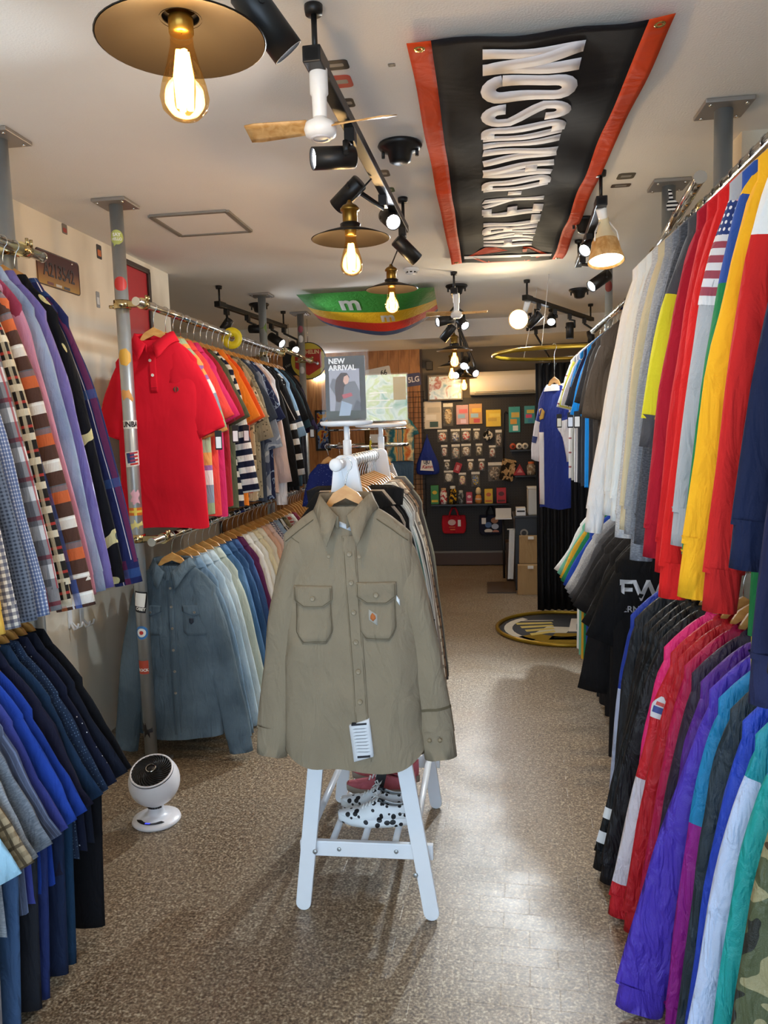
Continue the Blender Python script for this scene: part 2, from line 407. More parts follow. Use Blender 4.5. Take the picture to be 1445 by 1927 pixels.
class G: pass
def garment(name, label, cat, p, mat, smat=None, cmat=None, sh=.2, ch=None, hem=None, L=.72, drop=.13, slope=.1, th=.02,
            sl=.55, sw=.062, ew=None, splay=.07, collar='crew', cuff=0.0, band=0.0, rz=0.0, group=None, seed=None, res=(26, 16),
            amp=.008, kx=32, side=(1, 1), nw=.07, hang=True, tagside=0, sleeve_fwd=0.0, hanglabel=None, tail=0.0, bands_m=None, cuffm=None, vneck=False, sth=None, crease=.004, splayr=None, bulge=0.0, cuffk=None):
    cuffk = cuffk or (.97 if collar in ('shirt', 'none') else .72)
    seed = RND.random() if seed is None else seed
    rr = random.Random(seed); ph, ph2, ph3 = rr.random()*6.28, rr.random()*6.28, rr.random()*6.28
    ch = ch or sh*.97; hem = hem or ch*1.03; ew = ew or sw*.8; cmat = cmat or mat; smat = smat or mat; cuffm = cuffm or smat
    sth = sth or th*.95; bsh = sh*.90 if sl > 0 else sh; ch = min(ch, sh*.97) if sl > 0 else ch
    g = G(); g.spt = {}; base = drop+L                                   # local z of the rail
    root = thing(name, label, cat, (p[0], p[1], p[2]-base), rz, group); g.root = root
    def zc(z): return base+z                                   # rail-relative height -> local
    zs = -drop-slope
    def wd(z):                                                 # half width and half depth at rail-relative height
        if z > zs:
            k = min(1, max(0, (-drop-z)/slope)); k2 = k**.72; w_ = nw+(sh-nw)*k2
            return (min(w_, bsh) if sl > 0 else w_), th*(.55+.45*k)
        q = (zs-z)/(L-slope)
        if q < .18: w_ = bsh+(ch-bsh)*(q/.18)
        else: w_ = ch+(hem-ch)*((q-.18)/.82)
        return w_, th*(1+.12*q)
    def rip(x, z):
        q = min(1, max(0, (zs-z)/(L-slope)))
        a = amp*(.25+.75*q)
        nz = mnoise.noise(Vector((x*8+ph*3, z*6.5+ph2, ph3)))+.5*mnoise.noise(Vector((x*19+z*8+ph, z*13, ph2*2)))
        return a*(sin(kx*x+ph+2.2*q)+.5*sin(kx*1.9*x+ph2-1.5*q)+.35*sin(9*z+ph3))*.6+crease*nz
    def front(x, z, eps=0.0):
        w_, d_ = wd(z); f = max(0, 1-abs(x/w_)**2.6)**(1/2.6)
        return -d_*f+rip(x, z)-eps
    g.front = front; g.zc = zc; g.wd = wd; g.zs = zs
    nu, nv = res; rows = []
    zsv = [-drop-slope*k for k in (0, .06, .16, .32, .55, .8, 1.0)]
    nb = nv-len(zsv)+1
    zsv += [zs-(L-slope)*(i/nb) for i in range(1, nb+1)]
    for iz, z in enumerate(zsv):
        w_, d_ = wd(z); row = []
        for j in range(nu):
            a = 2*pi*j/nu; cx_ = cos(a); sx_ = sin(a)
            x = w_*(abs(cx_)**.8)*(1 if cx_ > 0 else -1)
            f = max(0, 1-abs(x/w_)**2.6)**(1/2.6)
            y = (-d_ if sx_ < 0 else d_)*f+rip(x, z)
            zz = zc(z)
            if iz == len(zsv)-1:
                zz += tail*(.55-1.1*abs(cx_)**3)*(-1)+.005*sin(3*a+ph)
            if collar == 'open' and sx_ < 0 and iz < 4: pass
            row.append((x, y, zz))
        rows.append(row)
    b = MB(); b.grid(rows, True); g.body = b.build('body', mat, root)
    for s_, on in ((-1, side[0]), (1, side[1])):
        if not on or sl <= 0: continue
        kx_ = .60; k0 = ((sh*kx_-nw)/(sh-nw))**(1/.72) if sh*kx_ > nw else 0
        spl = splayr if (splayr is not None and s_ > 0) else splay
        O0 = Vector((s_*sh*kx_, 0, -drop-slope*k0-.003)); O1 = Vector((s_*(sh*.99), 0, zs+slope*.06)); O1b = Vector((s_*(sh+.02+spl*.12), 0, zs-min(.13, sl*.4))); O2 = Vector((s_*(sh+spl), sleeve_fwd, zs-sl+.02))
        nt = 18 if sl > .35 else 9; rows = []; n2 = 18
        pa, pb, pc, pd = [rr.random()*6.28 for _ in range(4)]
        def sleeve_at(u_, an=None, lift=0.0, O0=O0, O1=O1, O1b=O1b, O2=O2, s_=s_, pa=pa, pb=pb, pc=pc, pd=pd):
            q = (1-u_)
            o_ = O0*q**3+O1*3*q*q*u_+O1b*3*q*u_*u_+O2*u_**3
            tg = (O1-O0)*3*q*q+(O1b-O1)*6*q*u_+(O2-O1b)*3*u_*u_; tg.normalize()
            e = Vector((-tg.z, 0, tg.x))
            if e.x*s_ < 0: e = -e
            w_ = sw+(ew-sw)*(u_**2.2 if bulge else u_)+bulge*sin(pi*min(1, max(0, (u_-.45)/.55)))**2
            a_ = w_*(.62+.38*min(1, u_*4)); b_ = sth*(.80+.30*sin(pi*min(1, u_*1.05)))*(1-.2*u_)
            if cuff and cuffk < .9 and u_ > .84:
                q_ = (u_-.84)/.16; q_ = q_*q_*(3-2*q_); a_ += (ew*(cuffk+.10)-a_)*q_; b_ *= 1-.12*q_
            c = o_-e*a_; off = .007*sin(8*u_+pc)*u_+.003*sin(21*u_+pd)*u_
            if an is None: return c, tg, e, off
            cr = (.12*sin(2*an+pa+4*u_)+.09*sin(3*an+pb-7*u_)+.08*sin(5*an+pd+9*u_))*min(1, u_*2.5)+.22*mnoise.noise(Vector((cos(an)*1.5+pa, sin(an)*1.5, u_*9*sl+pb)))
            return c+e*(a_*cos(an)*(1+cr*.35)+lift*cos(an))+Vector((0, 1, 0))*(b_*sin(an)*(1+cr)+off+lift*sin(an))
        g.spt[s_] = sleeve_at
        for i in range(nt+1):
            u_ = i/nt
            row = [sleeve_at(u_, 2*pi*j/n2) for j in range(n2)]
            last = sleeve_at(u_)
            rows.append([(v.x, v.y, zc(v.z)) for v in row])
        b = MB(); b.grid(rows, True)
        if not cuff:
            k = len(b.v)-n2; b.face([k+j for j in range(n2)], None, 0, False)
        so = b.build('sleeve', smat, root)
        if s_ == -1: g.sl_l = so
        else: g.sl_r = so
        if cuff:
            c0, d_, e, off = last; b = MB(); rows = []
            for i, (t, k1) in enumerate(((-.14, min(1.02, cuffk+.14)), (0, cuffk+.02), (.5, cuffk), (1, cuffk*.97), (1.0, cuffk*.7))):
                c = c0+d_*cuff*t+Vector((0, off, 0))
                rows.append([c+e*(ew*k1*cos(2*pi*j/n2))+Vector((0, 1, 0))*(sth*.70*sin(2*pi*j/n2)*(1+.1*sin(5*2*pi*j/n2))) for j in range(n2)])
            rows = [[(v.x, v.y, zc(v.z)) for v in r_] for r_ in rows]
            k = b.grid(rows, True); b.face([k+4*n2+j for j in range(n2)], None, 0, False)
            b.build('cuff', cuffm, root)
    # hem band
    if band:
        rows = []
        for z, k1 in ((-drop-L+.012, 1.02), (-drop-L-.004, .99), (-drop-L-band, .93)):
            w_, d_ = wd(max(z, -drop-L)); row = []
            for j in range(nu):
                a = 2*pi*j/nu; cx_ = cos(a); x = w_*k1*(abs(cx_)**.8)*(1 if cx_ > 0 else -1); f = max(0, 1-abs(x/(w_*k1))**2.6)**(1/2.6)
                row.append((x, (-d_ if sin(a) < 0 else d_)*f*1.04*k1+rip(x, -drop-L), zc(z)))
            rows.append(row)
        MB().gr(rows, True).build('hem_band', cuffm, root)
    # collar
    if collar in ('crew', 'rib'):
        rows = []
        for z, k1 in ((-drop-.022, 1.30), (-drop+.004, 1.12), (-drop+.012, .95), (-drop-.004, .84)):
            rows.append([(nw*k1*cos(2*pi*j/18), th*.75*k1*sin(2*pi*j/18)+rip(0, -drop), zc(z-.012*(sin(2*pi*j/18) < -.3))) for j in range(18)])
        MB().gr(rows, True).build('collar', cmat, root)
    elif collar in ('shirt', 'polo'):
        rows = []; N = 22
        for z, k1, tip in ((-drop-.012, .86, 0), (-drop+.022, .92, 0), (-drop+.024, 1.05, 0), (-drop-.006, 1.30, .018), (-drop-.022, 1.42, .036)):
            row = []
            for j in range(N+1):
                a = radians(-86+352*j/N)                       # opens at the front
                fr = max(0, -sin(a))**6
                row.append((nw*k1*cos(a)*(1-.25*fr*(k1 < 1)), th*.9*k1*sin(a)-.004*fr, zc(z-tip*fr-.018*fr)))
            rows.append(row)
        MB().gr(rows).build('collar', cmat, root)
    elif collar == 'hood':
        rows = []
        for z, k1 in ((-drop-.03, 1.25), (-drop+.02, 1.3), (-drop+.035, 1.0), (-drop, .7)):
            rows.append([(nw*1.25*k1*cos(2*pi*j/18), th*1.2*k1*sin(2*pi*j/18), zc(z)) for j in range(18)])
        MB().gr(rows, True).build('hood', cmat, root)
    if tagside:
        s_ = tagside; x = s_*(sh+splay*.8); z = zs-sl-.05
        MB().prism(rrect(.032, .085, .003, 2), lambda u, v, w: (x+u, -th*.9-.004+w, zc(z-.02+v)), 0, .001).build('price_tag', M_CARD, root)
        MB().prism(rrect(.024, .05, .002, 2), lambda u, v, w: (x+u, -th*.9-.0055+w, zc(z-.03+v)), 0, .001).build('price_sticker', M_STK, root)
        MB().tube([(x, -th*.9-.003, zc(z+.02)), (x-.004*s_, -th*.5, zc(z+.045)), (x-.01*s_, 0, zc(z+.07))], .0007, 4).build('tag_string', M_CARD, root)
    if hang:
        g.hanger = hanger(p, rz, hanglabel or ('wooden hanger holding the '+' '.join(label.split()[:12])), (group+' hangers') if group else None, (drop, slope, sh, nw))
    return g
def trousers(name, label, p, mat, group, w=.13, L=.8, th=.018, rz=0):
    root = thing(name, label, 'trousers', (p[0], p[1], p[2]-L), rz, group)
    ph = RND.random()*6
    for s_ in (-1, 1):
        rows = []
        for i in range(12):
            q = i/11; z = L-L*q; ww = w*(1-.22*q)*.52; cx = s_*w*.47*(1-.12*q)
            row = []
            for j in range(14):
                a = 2*pi*j/14; row.append((cx+ww*cos(a), (th*(.4+.9*q))*sin(a)+.006*sin(8*cx*cos(a)+ph+3*q)*q, z))
            rows.append(row)
        b = MB(); b.grid(rows, True); k = len(b.v)-14; b.face([k+j for j in range(14)], None, 0, False)
        b.build('leg', mat, root)
    MB().box((0, 0, L-.012), (w*1.9, th*.85, .035)).build('waistband', mat, root, bevel=.004)
    return root
def rail(name, label, a, b_, r=.0165, mat=None, caps=True):
    a, b_ = Vector(a), Vector(b_); root = thing(name, label, 'rail', a)
    MB().tube([(0, 0, 0), b_-a], r, 16).build('tube', mat or M_CHROME, root)
    if caps:
        d = (b_-a).normalized()
        for q, s_ in ((Vector(), -1), (b_-a, 1)):
            MB().tube([q+d*s_*.001, q+d*s_*.012], r*1.12, 14).build('end_cap', M_CHROME, root)
    return root
def ry(z, **k): return z

def sleeve_decal(g, side, name, u0, u1, a0, a1, mat, lift=.0015, nu=8, na=8, wf=None, parent=None):
    """a print or band lying on the sleeve between two positions along it and two angles round it"""
    rows = []
    for i in range(nu+1):
        t = i/nu; u = u0+(u1-u0)*t; k = wf(t) if wf else 1; m_ = (a0+a1)/2; h = (a1-a0)/2*k
        rows.append([g.spt[side](u, m_-h+2*h*j/na, lift) for j in range(na+1)])
    return MB().gr([[(v.x, v.y, g.zc(v.z)) for v in r_] for r_ in rows]).build(name, mat, parent or g.root)
# ------------------------------------------------------------------ steel posts, floor to ceiling
def sticker_patch(parent, name, ang, z, w, h, r, mat, label=None, poly=None, tilt=0, lift=.0008):
    """thin printed sticker bent round a post of radius r; ang measured from -y toward +x"""
    rows = []; N = 8; b = MB()
    def pos(u, v):
        uu = u*cos(tilt)-v*sin(tilt); vv = u*sin(tilt)+v*cos(tilt)
        a = ang+uu/r; return (sin(a)*(r+lift), -cos(a)*(r+lift), z+vv)
    if poly is None:
        for i in range(2+3): rows.append([pos(-w/2+w*j/N, h/2-h*i/4) for j in range(N+1)])
        b.grid(rows)
    else:
        c = len(b.v); b.v.append(pos(0, 0)); n = len(poly); K = 5
        for k in range(1, K+1):
            for u, v in poly: b.v.append(pos(u*w/2*k/K, v*h/2*k/K))
        for i in range(n):
            j = (i+1) % n; b.face((c, c+1+i, c+1+j))
            for k in range(K-1): b.face((c+1+k*n+i, c+1+(k+1)*n+i, c+1+(k+1)*n+j, c+1+k*n+j))
    o = b.build(name, mat, parent)
    if label: o['label'] = label
    return o
def sticker_text(parent, s, ang, z, size, r, mat, sx=1.0, bold=0, tilt=0, lift=.0014):
    def warp(p):
        u, v = p.x, p.y
        uu = u*cos(tilt)-v*sin(tilt); vv = u*sin(tilt)+v*cos(tilt)
        a = ang+uu/r; q = r+lift+p.z*.3
        return Vector((sin(a)*q, -cos(a)*q, z+vv))
    return text('lettering', s, size, mat, Matrix.Identity(4), parent, sx=sx, bold=bold, depth=.0002, warp=warp)
def post(label, x, y, r=.0285, top=2.5):
    root = thing('steel_post', label, 'post', (x, y, 0))
    MB().tube([(0, 0, .0), (0, 0, top)], r, 24).build('pipe', M_STEEL, root)
    mp = pm('post_plate_grey', '#9c9690', .45, .6)
    for z, nm in ((top-.008, 'ceiling_plate'), (.006, 'floor_plate')):
        MB().box((0, 0, z), (.15, .15, .014)).build(nm, mp, root, bevel=.003)
    for sx in (-1, 1):
        for sy in (-1, 1):
            MB().lathe([(.001, -.004), (.006, -.004), (.006, 0)], 8, (sx*.055, sy*.055, top-.016)).build('screw', M_CHROME, root)
    return root
def clamp(parent, z, x, y=0, r=.0285):
    b = MB()
    b.lathe([(r+.001, -.018), (r+.008, -.018), (r+.008, .018), (r+.001, .018)], 20, (0, 0, z))
    b.box((x*.5, y*.5-.0, z), (abs(x)+.02, .03, .022))
    b.tube([(x, y-.02, z), (x, y+.02, z)], .024, 14)
    for s_ in (-1, 1): b.tube([(x+.02, y+s_*.012, z+.012), (x+.02, y+s_*.012, z+.034)], .006, 6)
    b.tube([(-r-.002, 0, z-.006), (-r-.03, 0, z-.006)], .008, 8)
    b.build('rail_clamp', pm('brassy_chrome', '#cdbb8c', .18, 1, var=.1, nscale=60), parent)
PL = {}
PL['L0'] = post('steel post at the left edge of the photo beside the plaid shirts', -1.57, 2.47)
PL['L1'] = post('steel post covered in stickers in front of the red polo shirt', -1.545, 3.24)
PL['L2'] = post('steel post behind the black track light, with a triangular sticker', -1.585, 5.56)
PL['L3'] = post('steel post in front of the round yellow and red sign', -1.525, 6.5)
PL['R1'] = post('nearest steel post on the right, above the red sweatshirts', .778, 2.72)
PL['R2'] = post('steel post on the right behind the striped wire ornament', .79, 3.52)
PL['R3'] = post('thin steel post between brown tees and the right-hand track light', .79, 5.12, r=.024)
clamp(PL['L1'], 2.07, .095); clamp(PL['L1'], 1.05, .125); clamp(PL['L0'], 2.13, .06)
clamp(PL['L2'], 2.07, .135, -.02); clamp(PL['L3'], 2.1, .07); clamp(PL['R1'], 2.19, -.058); clamp(PL['R2'], 2.217, -.053); clamp(PL['R1'], 1.09, -.058)
# stickers on the nearest decorated post
R1_ = .0285
S = lambda name, c: pm(name, c, .45, var=.04)
pA = PL['L1']
bub = [(cos(t)*1, sin(t)*.8+.1) for t in [radians(a) for a in range(-50, 231, 20)]]+[(-.45, -.68), (-.55, -1.0), (-.15, -.72), (.3, -.72)]
sticker_patch(pA, 'sticker', .25, 2.345, .06, .075, R1_, S('stk_lime', '#b9c36a'), 'lime green speech bubble sticker reading SAY HELLO', bub)
sticker_text(pA, 'SAY', .25, 2.358, .019, R1_, S('stk_white', '#f1f1ea'), 1.0, .0008); sticker_text(pA, 'HELLO', .25, 2.340, .016, R1_, S('stk_white', '#f1f1ea'), .9, .0006)
cp = circ(1, 18)
sticker_patch(pA, 'sticker', .35, 2.155, .06, .06, R1_, S('stk_red', '#c8322c'), 'round red, black and white sticker', cp)
sticker_patch(pA, 'sticker', .25, 1.845, .056, .07, R1_, S('stk_multi', '#d8a33a'), 'multicoloured cartoon sticker', [(cos(a)*(1+.12*(i % 2)), sin(a)*(1+.12*(i % 2))) for i, a in enumerate([2*pi*k/14 for k in range(14)])])
sticker_patch(pA, 'sticker', .25, 1.68, .06, .06, R1_, S('stk_orange', '#e2a25a'), 'orange and white die-cut sticker', [(-1, .7), (-.5, .9), (0, .7), (.4, .9), (.6, .3), (1, -.5), (.7, -.9), (-.6, -.7), (-.9, 0)])
sticker_patch(pA, 'sticker', .45, 1.555, .085, .036, R1_, S('stk_white', '#f1f1ea'), 'white sticker with bold black capital letters')
sticker_text(pA, 'UNBA', .45, 1.555, .032, R1_, S('stk_black', '#15151a'), .85, .0012)
sticker_patch(pA, 'sticker', .5, 1.405, .075, .065, R1_, S('stk_white', '#f1f1ea'), 'striped flag sticker in red, white and blue', tilt=.12)
for k in range(4): sticker_patch(pA, 'sticker_stripe', .75, 1.383+.016*k, .036, .008, R1_, S('stk_red', '#c8322c'), tilt=.12, lift=.0013)
sticker_patch(pA, 'sticker_canton', .2, 1.41, .034, .045, R1_, S('stk_navy', '#2b3f7a'), tilt=.12, lift=.0013)
sticker_patch(pA, 'sticker', .5, 1.235, .05, .075, R1_, S('stk_pink', '#e9b7c6'), 'pink and black die-cut sticker', [(-.8, .5), (-.2, .95), (.6, .9), (.9, .3), (.5, -.1), (.9, -.8), (.3, -.6), (-.3, -.9), (-.9, -.4), (-.5, .1)])
sticker_patch(pA, 'sticker', .4, 1.172, .07, .035, R1_, S('stk_orange2', '#e07a2c'), 'orange and yellow sticker with cross stripes')
sticker_patch(pA, 'sticker_stripe', .4, 1.172, .07, .01, R1_, S('stk_yellow', '#efd35a'), lift=.0013); sticker_patch(pA, 'sticker_stripe', .4, 1.172, .012, .035, R1_, S('stk_yellow', '#efd35a'), lift=.0013)
sticker_patch(pA, 'sticker', .45, 1.11, .07, .06, R1_, S('stk_paleyel', '#e6dc8a'), 'pale yellow lettered sticker', [(-1, -.9), (-.9, .2), (-.2, .9), (.8, .6), (1, 0), (.2, -.5)])
sticker_patch(pA, 'sticker', .2, .765, .062, .095, R1_, S('stk_black', '#15151a'), 'black and white rectangular sticker', tilt=-.2)
sticker_patch(pA, 'sticker_print', .2, .775, .048, .062, R1_, S('stk_white', '#f1f1ea'), tilt=-.2, lift=.0013); sticker_text(pA, 'OBEY', .2, .733, .019, R1_, S('stk_white', '#f1f1ea'), .9, .0008, tilt=-.2)
sticker_patch(pA, 'sticker', .1, .625, .062, .062, R1_, S('stk_blue', '#3b79b8'), 'round target sticker in blue, white and red', cp)
sticker_patch(pA, 'sticker_ring', .1, .625, .040, .040, R1_, S('stk_white', '#f1f1ea'), poly=cp, lift=.0013); sticker_patch(pA, 'sticker_ring', .1, .625, .018, .018, R1_, S('stk_red', '#c8322c'), poly=cp, lift=.0018)
sticker_patch(pA, 'sticker', 0, .465, .05, .062, R1_, S('stk_brick', '#b4452e'), 'brick red sticker reading ROCK'); sticker_text(pA, 'ROCK', 0, .452, .018, R1_, S('stk_white', '#f1f1ea'), .95, .0006)
sticker_patch(pA, 'sticker', .0, .17, .055, .075, R1_, S('stk_black', '#15151a'), 'black dice sticker', [(-1, .9), (-.2, .9), (-.2, .3), (.9, .3), (.9, -.3), (.4, -.3), (.4, -.95), (-.6, -.95), (-.6, -.2), (-1, -.2)])
sticker_patch(PL['L2'], 'sticker', .5, 2.26, .06, .075, R1_, S('stk_green', '#6c8a3a'), 'triangular green and yellow sticker', [(-1, -.2), (.6, 1), (.7, -1)])
for z, c in ((2.36, '#9a5060'), (2.28, '#d0d0cf'), (2.02, '#c4c4c6'), (1.62, '#c9494a')):
    sticker_patch(PL['L3'], 'sticker', .1, z, .045, .06, R1_, S('stk_x'+c[1:], c), None, cp)
sticker_patch(PL['R3'], 'sticker', -.2, 2.35, .05, .07, .024, S('stk_maroon', '#7a2f2a'), 'maroon sticker on the thin post', cp)

# ------------------------------------------------------------------ hanging rails
rail('hanging_rail', 'chrome hanging rail stub at the left edge with plaid shirts', (-1.51, .9, 2.13), (-1.51, 2.57, 2.13))
rail('hanging_rail', 'chrome hanging rail holding the navy shirts at lower left', (-1.35, .7, 1.06), (-1.35, 2.2, 1.06))
rail('hanging_rail', 'chrome hanging rail holding the red polo and the tees behind it', (-1.45, 3.18, 2.07), (-1.45, 5.56, 2.07))
rail('hanging_rail', 'chrome hanging rail running on behind the yellow size divider', (-1.44, 5.62, 2.1), (-1.46, 6.78, 2.1))
rail('hanging_rail', 'chrome hanging rail holding the denim shirts near the floor fan', (-1.42, 3.12, 1.05), (-1.42, 5.9, 1.05))
rail('hanging_rail', 'chrome hanging rail above the gold and red sweatshirts', (.72, .7, 2.19), (.72, 2.99, 2.19), r=.019)
rail('hanging_rail', 'slanted chrome rail end above the grey and white sweatshirts', (.665, 2.56, 2.235), (.745, 3.62, 2.215), r=.018)
rail('hanging_rail', 'chrome hanging rail holding the windbreakers at lower right', (.72, .7, 1.09), (.72, 2.95, 1.09))
rail('hanging_rail', 'chrome hanging rail holding the brown and blue tees', (.72, 3.66, 2.1), (.72, 5.3, 2.1))
rail('hanging_rail', 'chrome hanging rail holding the black lettered tee', (.72, 3.1, 1.15), (.72, 5.3, 1.15))
# size divider
MB().lathe([(.019, -.0025), (.062, -.0025), (.062, .0025), (.019, .0025), (.019, -.0025)], 32, M=Matrix.Rotation(pi/2, 3, 'X')).build('size_divider', pm('divider_yellow', '#e9dc2c', .35), loc=(-1.45, 4.42, 2.055), label='round yellow size divider on the upper left rail', cat='divider')
# ------------------------------------------------------------------ garments on the racks
def F(name, c, pat=None, **k): return fab(name, c, pat, **k)
def run(y0, y1, n, x, z): return [(x, y0+(y1-y0)*i/max(1, n-1), z) for i in range(n)]
def run2(y0, ya, yb, y1, n, x, z):
    """evenly spaced hooks with a gap where a post stands"""
    L = (ya-y0)+(y1-yb); k = max(2, round(n*(ya-y0)/L)); k = min(n-2, k)
    return run(y0, ya, k, x, z)+run(yb, y1, n-k, x, z)
def jit(a): return RND.uniform(-a, a)
# --- upper left, near: plaid shirts -------------------------------------------------
GP = 'long-sleeved shirts at upper left'
PLAID_OR = [('v', .17, .05, 0, '#e4703c', .75), ('v', .17, .035, .45, '#efe6da', .9), ('v', .17, .02, .8, '#6b7078', .8), ('v', .17, .006, .3, '#f5f2ea', .9),
            ('u', .12, .022, .2, '#4c68ae', .75), ('u', .12, .02, .6, '#e0793f', .5), ('u', .12, .006, .28, '#e9eef5', .9)]
L1U = [
 ('mustard yellow shirt at the far left edge', F('mustard_cloth', '#d9ab4a'), {}),
 ('navy and cream gingham shirt next to the mustard shirt', F('gingham_navy', '#ece8df', 'plaid', lines=[('u', .018, .009, 0, '#27345c', .65), ('v', .018, .009, 0, '#27345c', .65)]), {}),
 ('dark grey micro-check shirt with long tails', F('micro_grey', '#3b4250', 'plaid', lines=[('u', .010, .005, 0, '#7d8696', .6), ('v', .010, .005, 0, '#7d8696', .6)]), {'L': .94}),
 ('blue and white micro-check shirt with a long hem', F('micro_blue', '#dfe6f2', 'plaid', lines=[('u', .010, .006, 0, '#3f5c96', .75), ('v', .010, .006, 0, '#3f5c96', .6)]), {'L': .99}),
 ('grey and wine tartan shirt beside the orange plaid one', F('tartan_grey', '#8b8a8c', 'plaid', lines=[('v', .11, .04, 0, '#e4e2df', .85), ('v', .11, .012, .5, '#7c2b36', .85), ('u', .08, .03, .2, '#3a3a40', .6), ('u', .08, .006, .7, '#a8323c', .8)]), {}),
 ('black shirt with a cream geometric border print', F('geo_print', '#26221f', 'plaid', lines=[('v', .07, .02, 0, '#e6d9bd', .9), ('v', .07, .008, .5, '#b03a32', .9), ('u', .02, .01, 0, '#d9c9a6', .6)]), {}),
 ('orange, white and brown plaid shirt with a wide cuff', F('plaid_orange', '#54392f', 'plaid', lines=PLAID_OR), {'cuff': .075, 'ew': .068, 'splay': .17}),
 ('dusty pink and maroon western shirt', F('western_maroon', '#93384f'), {'smat': F('western_pink', '#c98ba2')}),
 ('faded light blue denim shirt behind the pink western shirt', F('denim_pale', '#8297b8', 'denim', fade='#b4c4da'), {}),
 ('lilac satin shirt squeezed beside the black bird-print shirt', F('lilac_satin', '#7b70b4', rough=.4), {}),
 ('black shirt printed with yellow birds and branches', F('bird_black', '#15161a', 'camo', scale=7, stops=[(0, '#121318'), (.57, '#d8cf96'), (.63, '#3d4b52'), (.67, '#121318')]), {}),
 ('navy flannel shirt with maroon and white stripes', F('flannel_navy', '#232a5c', 'plaid', lines=[('u', .085, .02, .1, '#6a2a52', .85), ('u', .085, .003, .2, '#e7dfe4', .9), ('v', .3, .03, .2, '#35548a', .7)]), {'cuff': .07, 'splay': .17}),
]
for (lab, mt, k), p in zip(L1U, run(1.72, 2.41, len(L1U), -1.51, 2.13)):
    kk = dict(sh=.19, ch=.18, L=.86, drop=.13, slope=.13, th=.021, sl=.80, sw=.066, splay=.14, collar='shirt', cuff=.06, rz=jit(.022), group=GP, amp=.006)
    kk.update(k); garment('long_sleeve_shirt', lab, 'shirt', p, mt, **kk)
# --- lower left, near: short-sleeved shirts with trousers below ----------------------
GP = 'short-sleeved shirts at lower left'
NAVY = '#1f2a44'
L1L = [
 ('pale sky blue short-sleeved shirt at the left edge', F('sky_cotton', '#9cc6dd'), {}),
 ('beige and brown plaid short-sleeved shirt', F('plaid_beige', '#b09d7f', 'plaid', lines=[('u', .05, .008, 0, '#4f4334', .8), ('v', .05, .008, 0, '#4f4334', .8), ('u', .05, .012, .5, '#7a684e', .5), ('v', .05, .012, .5, '#7a684e', .5)]), {}),
 ('light grey chambray short-sleeved shirt', F('chambray_grey', '#8e97a2', 'heather', fade='#a9b2bc'), {}),
 ('slate grey chambray shirt behind the lighter grey one', F('chambray_slate', '#6b7480', 'heather', fade='#858e9a'), {}),
 ('grey-blue short-sleeved shirt with pinstripes', F('pin_grey', '#565f78', 'plaid', lines=[('u', .014, .003, 0, '#7d8cae', .6)]), {}),
 ('violet blue short-sleeved shirt at lower left', F('violet_cotton', '#3d4692'), {}),
 ('bright royal blue short-sleeved shirt', F('royal_a', '#2447a8'), {}),
 ('royal blue shirt directly behind the bright royal blue one', F('royal_b', '#1e3f98'), {}),
 ('blackish plum navy short-sleeved shirt', F('plum_navy', '#1d1e33'), {}),
 ('dark petrol navy short-sleeved shirt', F('petrol_navy', '#1b3350'), {}),
 ('dark navy shirt with fine grey speckles', F('speck_navy', '#22314a', 'dots', dot='#67809a', scale=110, r=.16), {}),
 ('navy shirt with small white polka dots', F('dot_navy', '#161c33', 'dots', dot='#e8ecf2', scale=38, r=.075), {}),
 ('plain midnight blue shirt behind the polka-dot shirt', F('midnight_a', '#141a2a'), {}),
 ('black short-sleeved shirt closest to the floor fan', F('black_a', '#101218'), {}),
]
for i, ((lab, mt, k), p) in enumerate(zip(L1L, run(1.50, 2.04, len(L1L), -1.35, 1.06))):
    kk = dict(sh=.2, ch=.2, L=.60, drop=.13, slope=.15, th=.012, crease=.002, sl=.26, sw=.085, ew=.095, splay=.11, collar='shirt', rz=jit(.012), group=GP, amp=.003)
    kk.update(k); garment('short_sleeve_shirt', lab, 'shirt', p, mt, **kk)
tr = [('washed light blue jeans hanging at the bottom left corner', '#6f8db0', 1.5000), ('grey trousers hanging beside the washed blue jeans', '#8f8b90', 1.5415), ('slate blue trousers below the chambray shirts', '#3f5a80', 1.6246), ('charcoal trousers below the violet shirt', '#23262e', 1.7077), ('indigo trousers below the royal blue shirts', '#26346a', 1.7492),
      ('navy trousers with a slit hem, below the plum navy shirt', '#1d2a48', 1.8323), ('petrol blue trousers below the petrol navy shirt', '#1c3a58', 1.8738), ('black trousers nearest the floor fan', '#0f1016', 2.0400)]
for i, (lab, c, y) in enumerate(tr):
    trousers('trousers', lab, (-1.30, y, .60), F('trouser_%d' % i, c, 'denim' if i == 0 else None, fade='#9fb8d4'), 'trousers at lower left', w=.175, L=.56, th=.0135, rz=0)
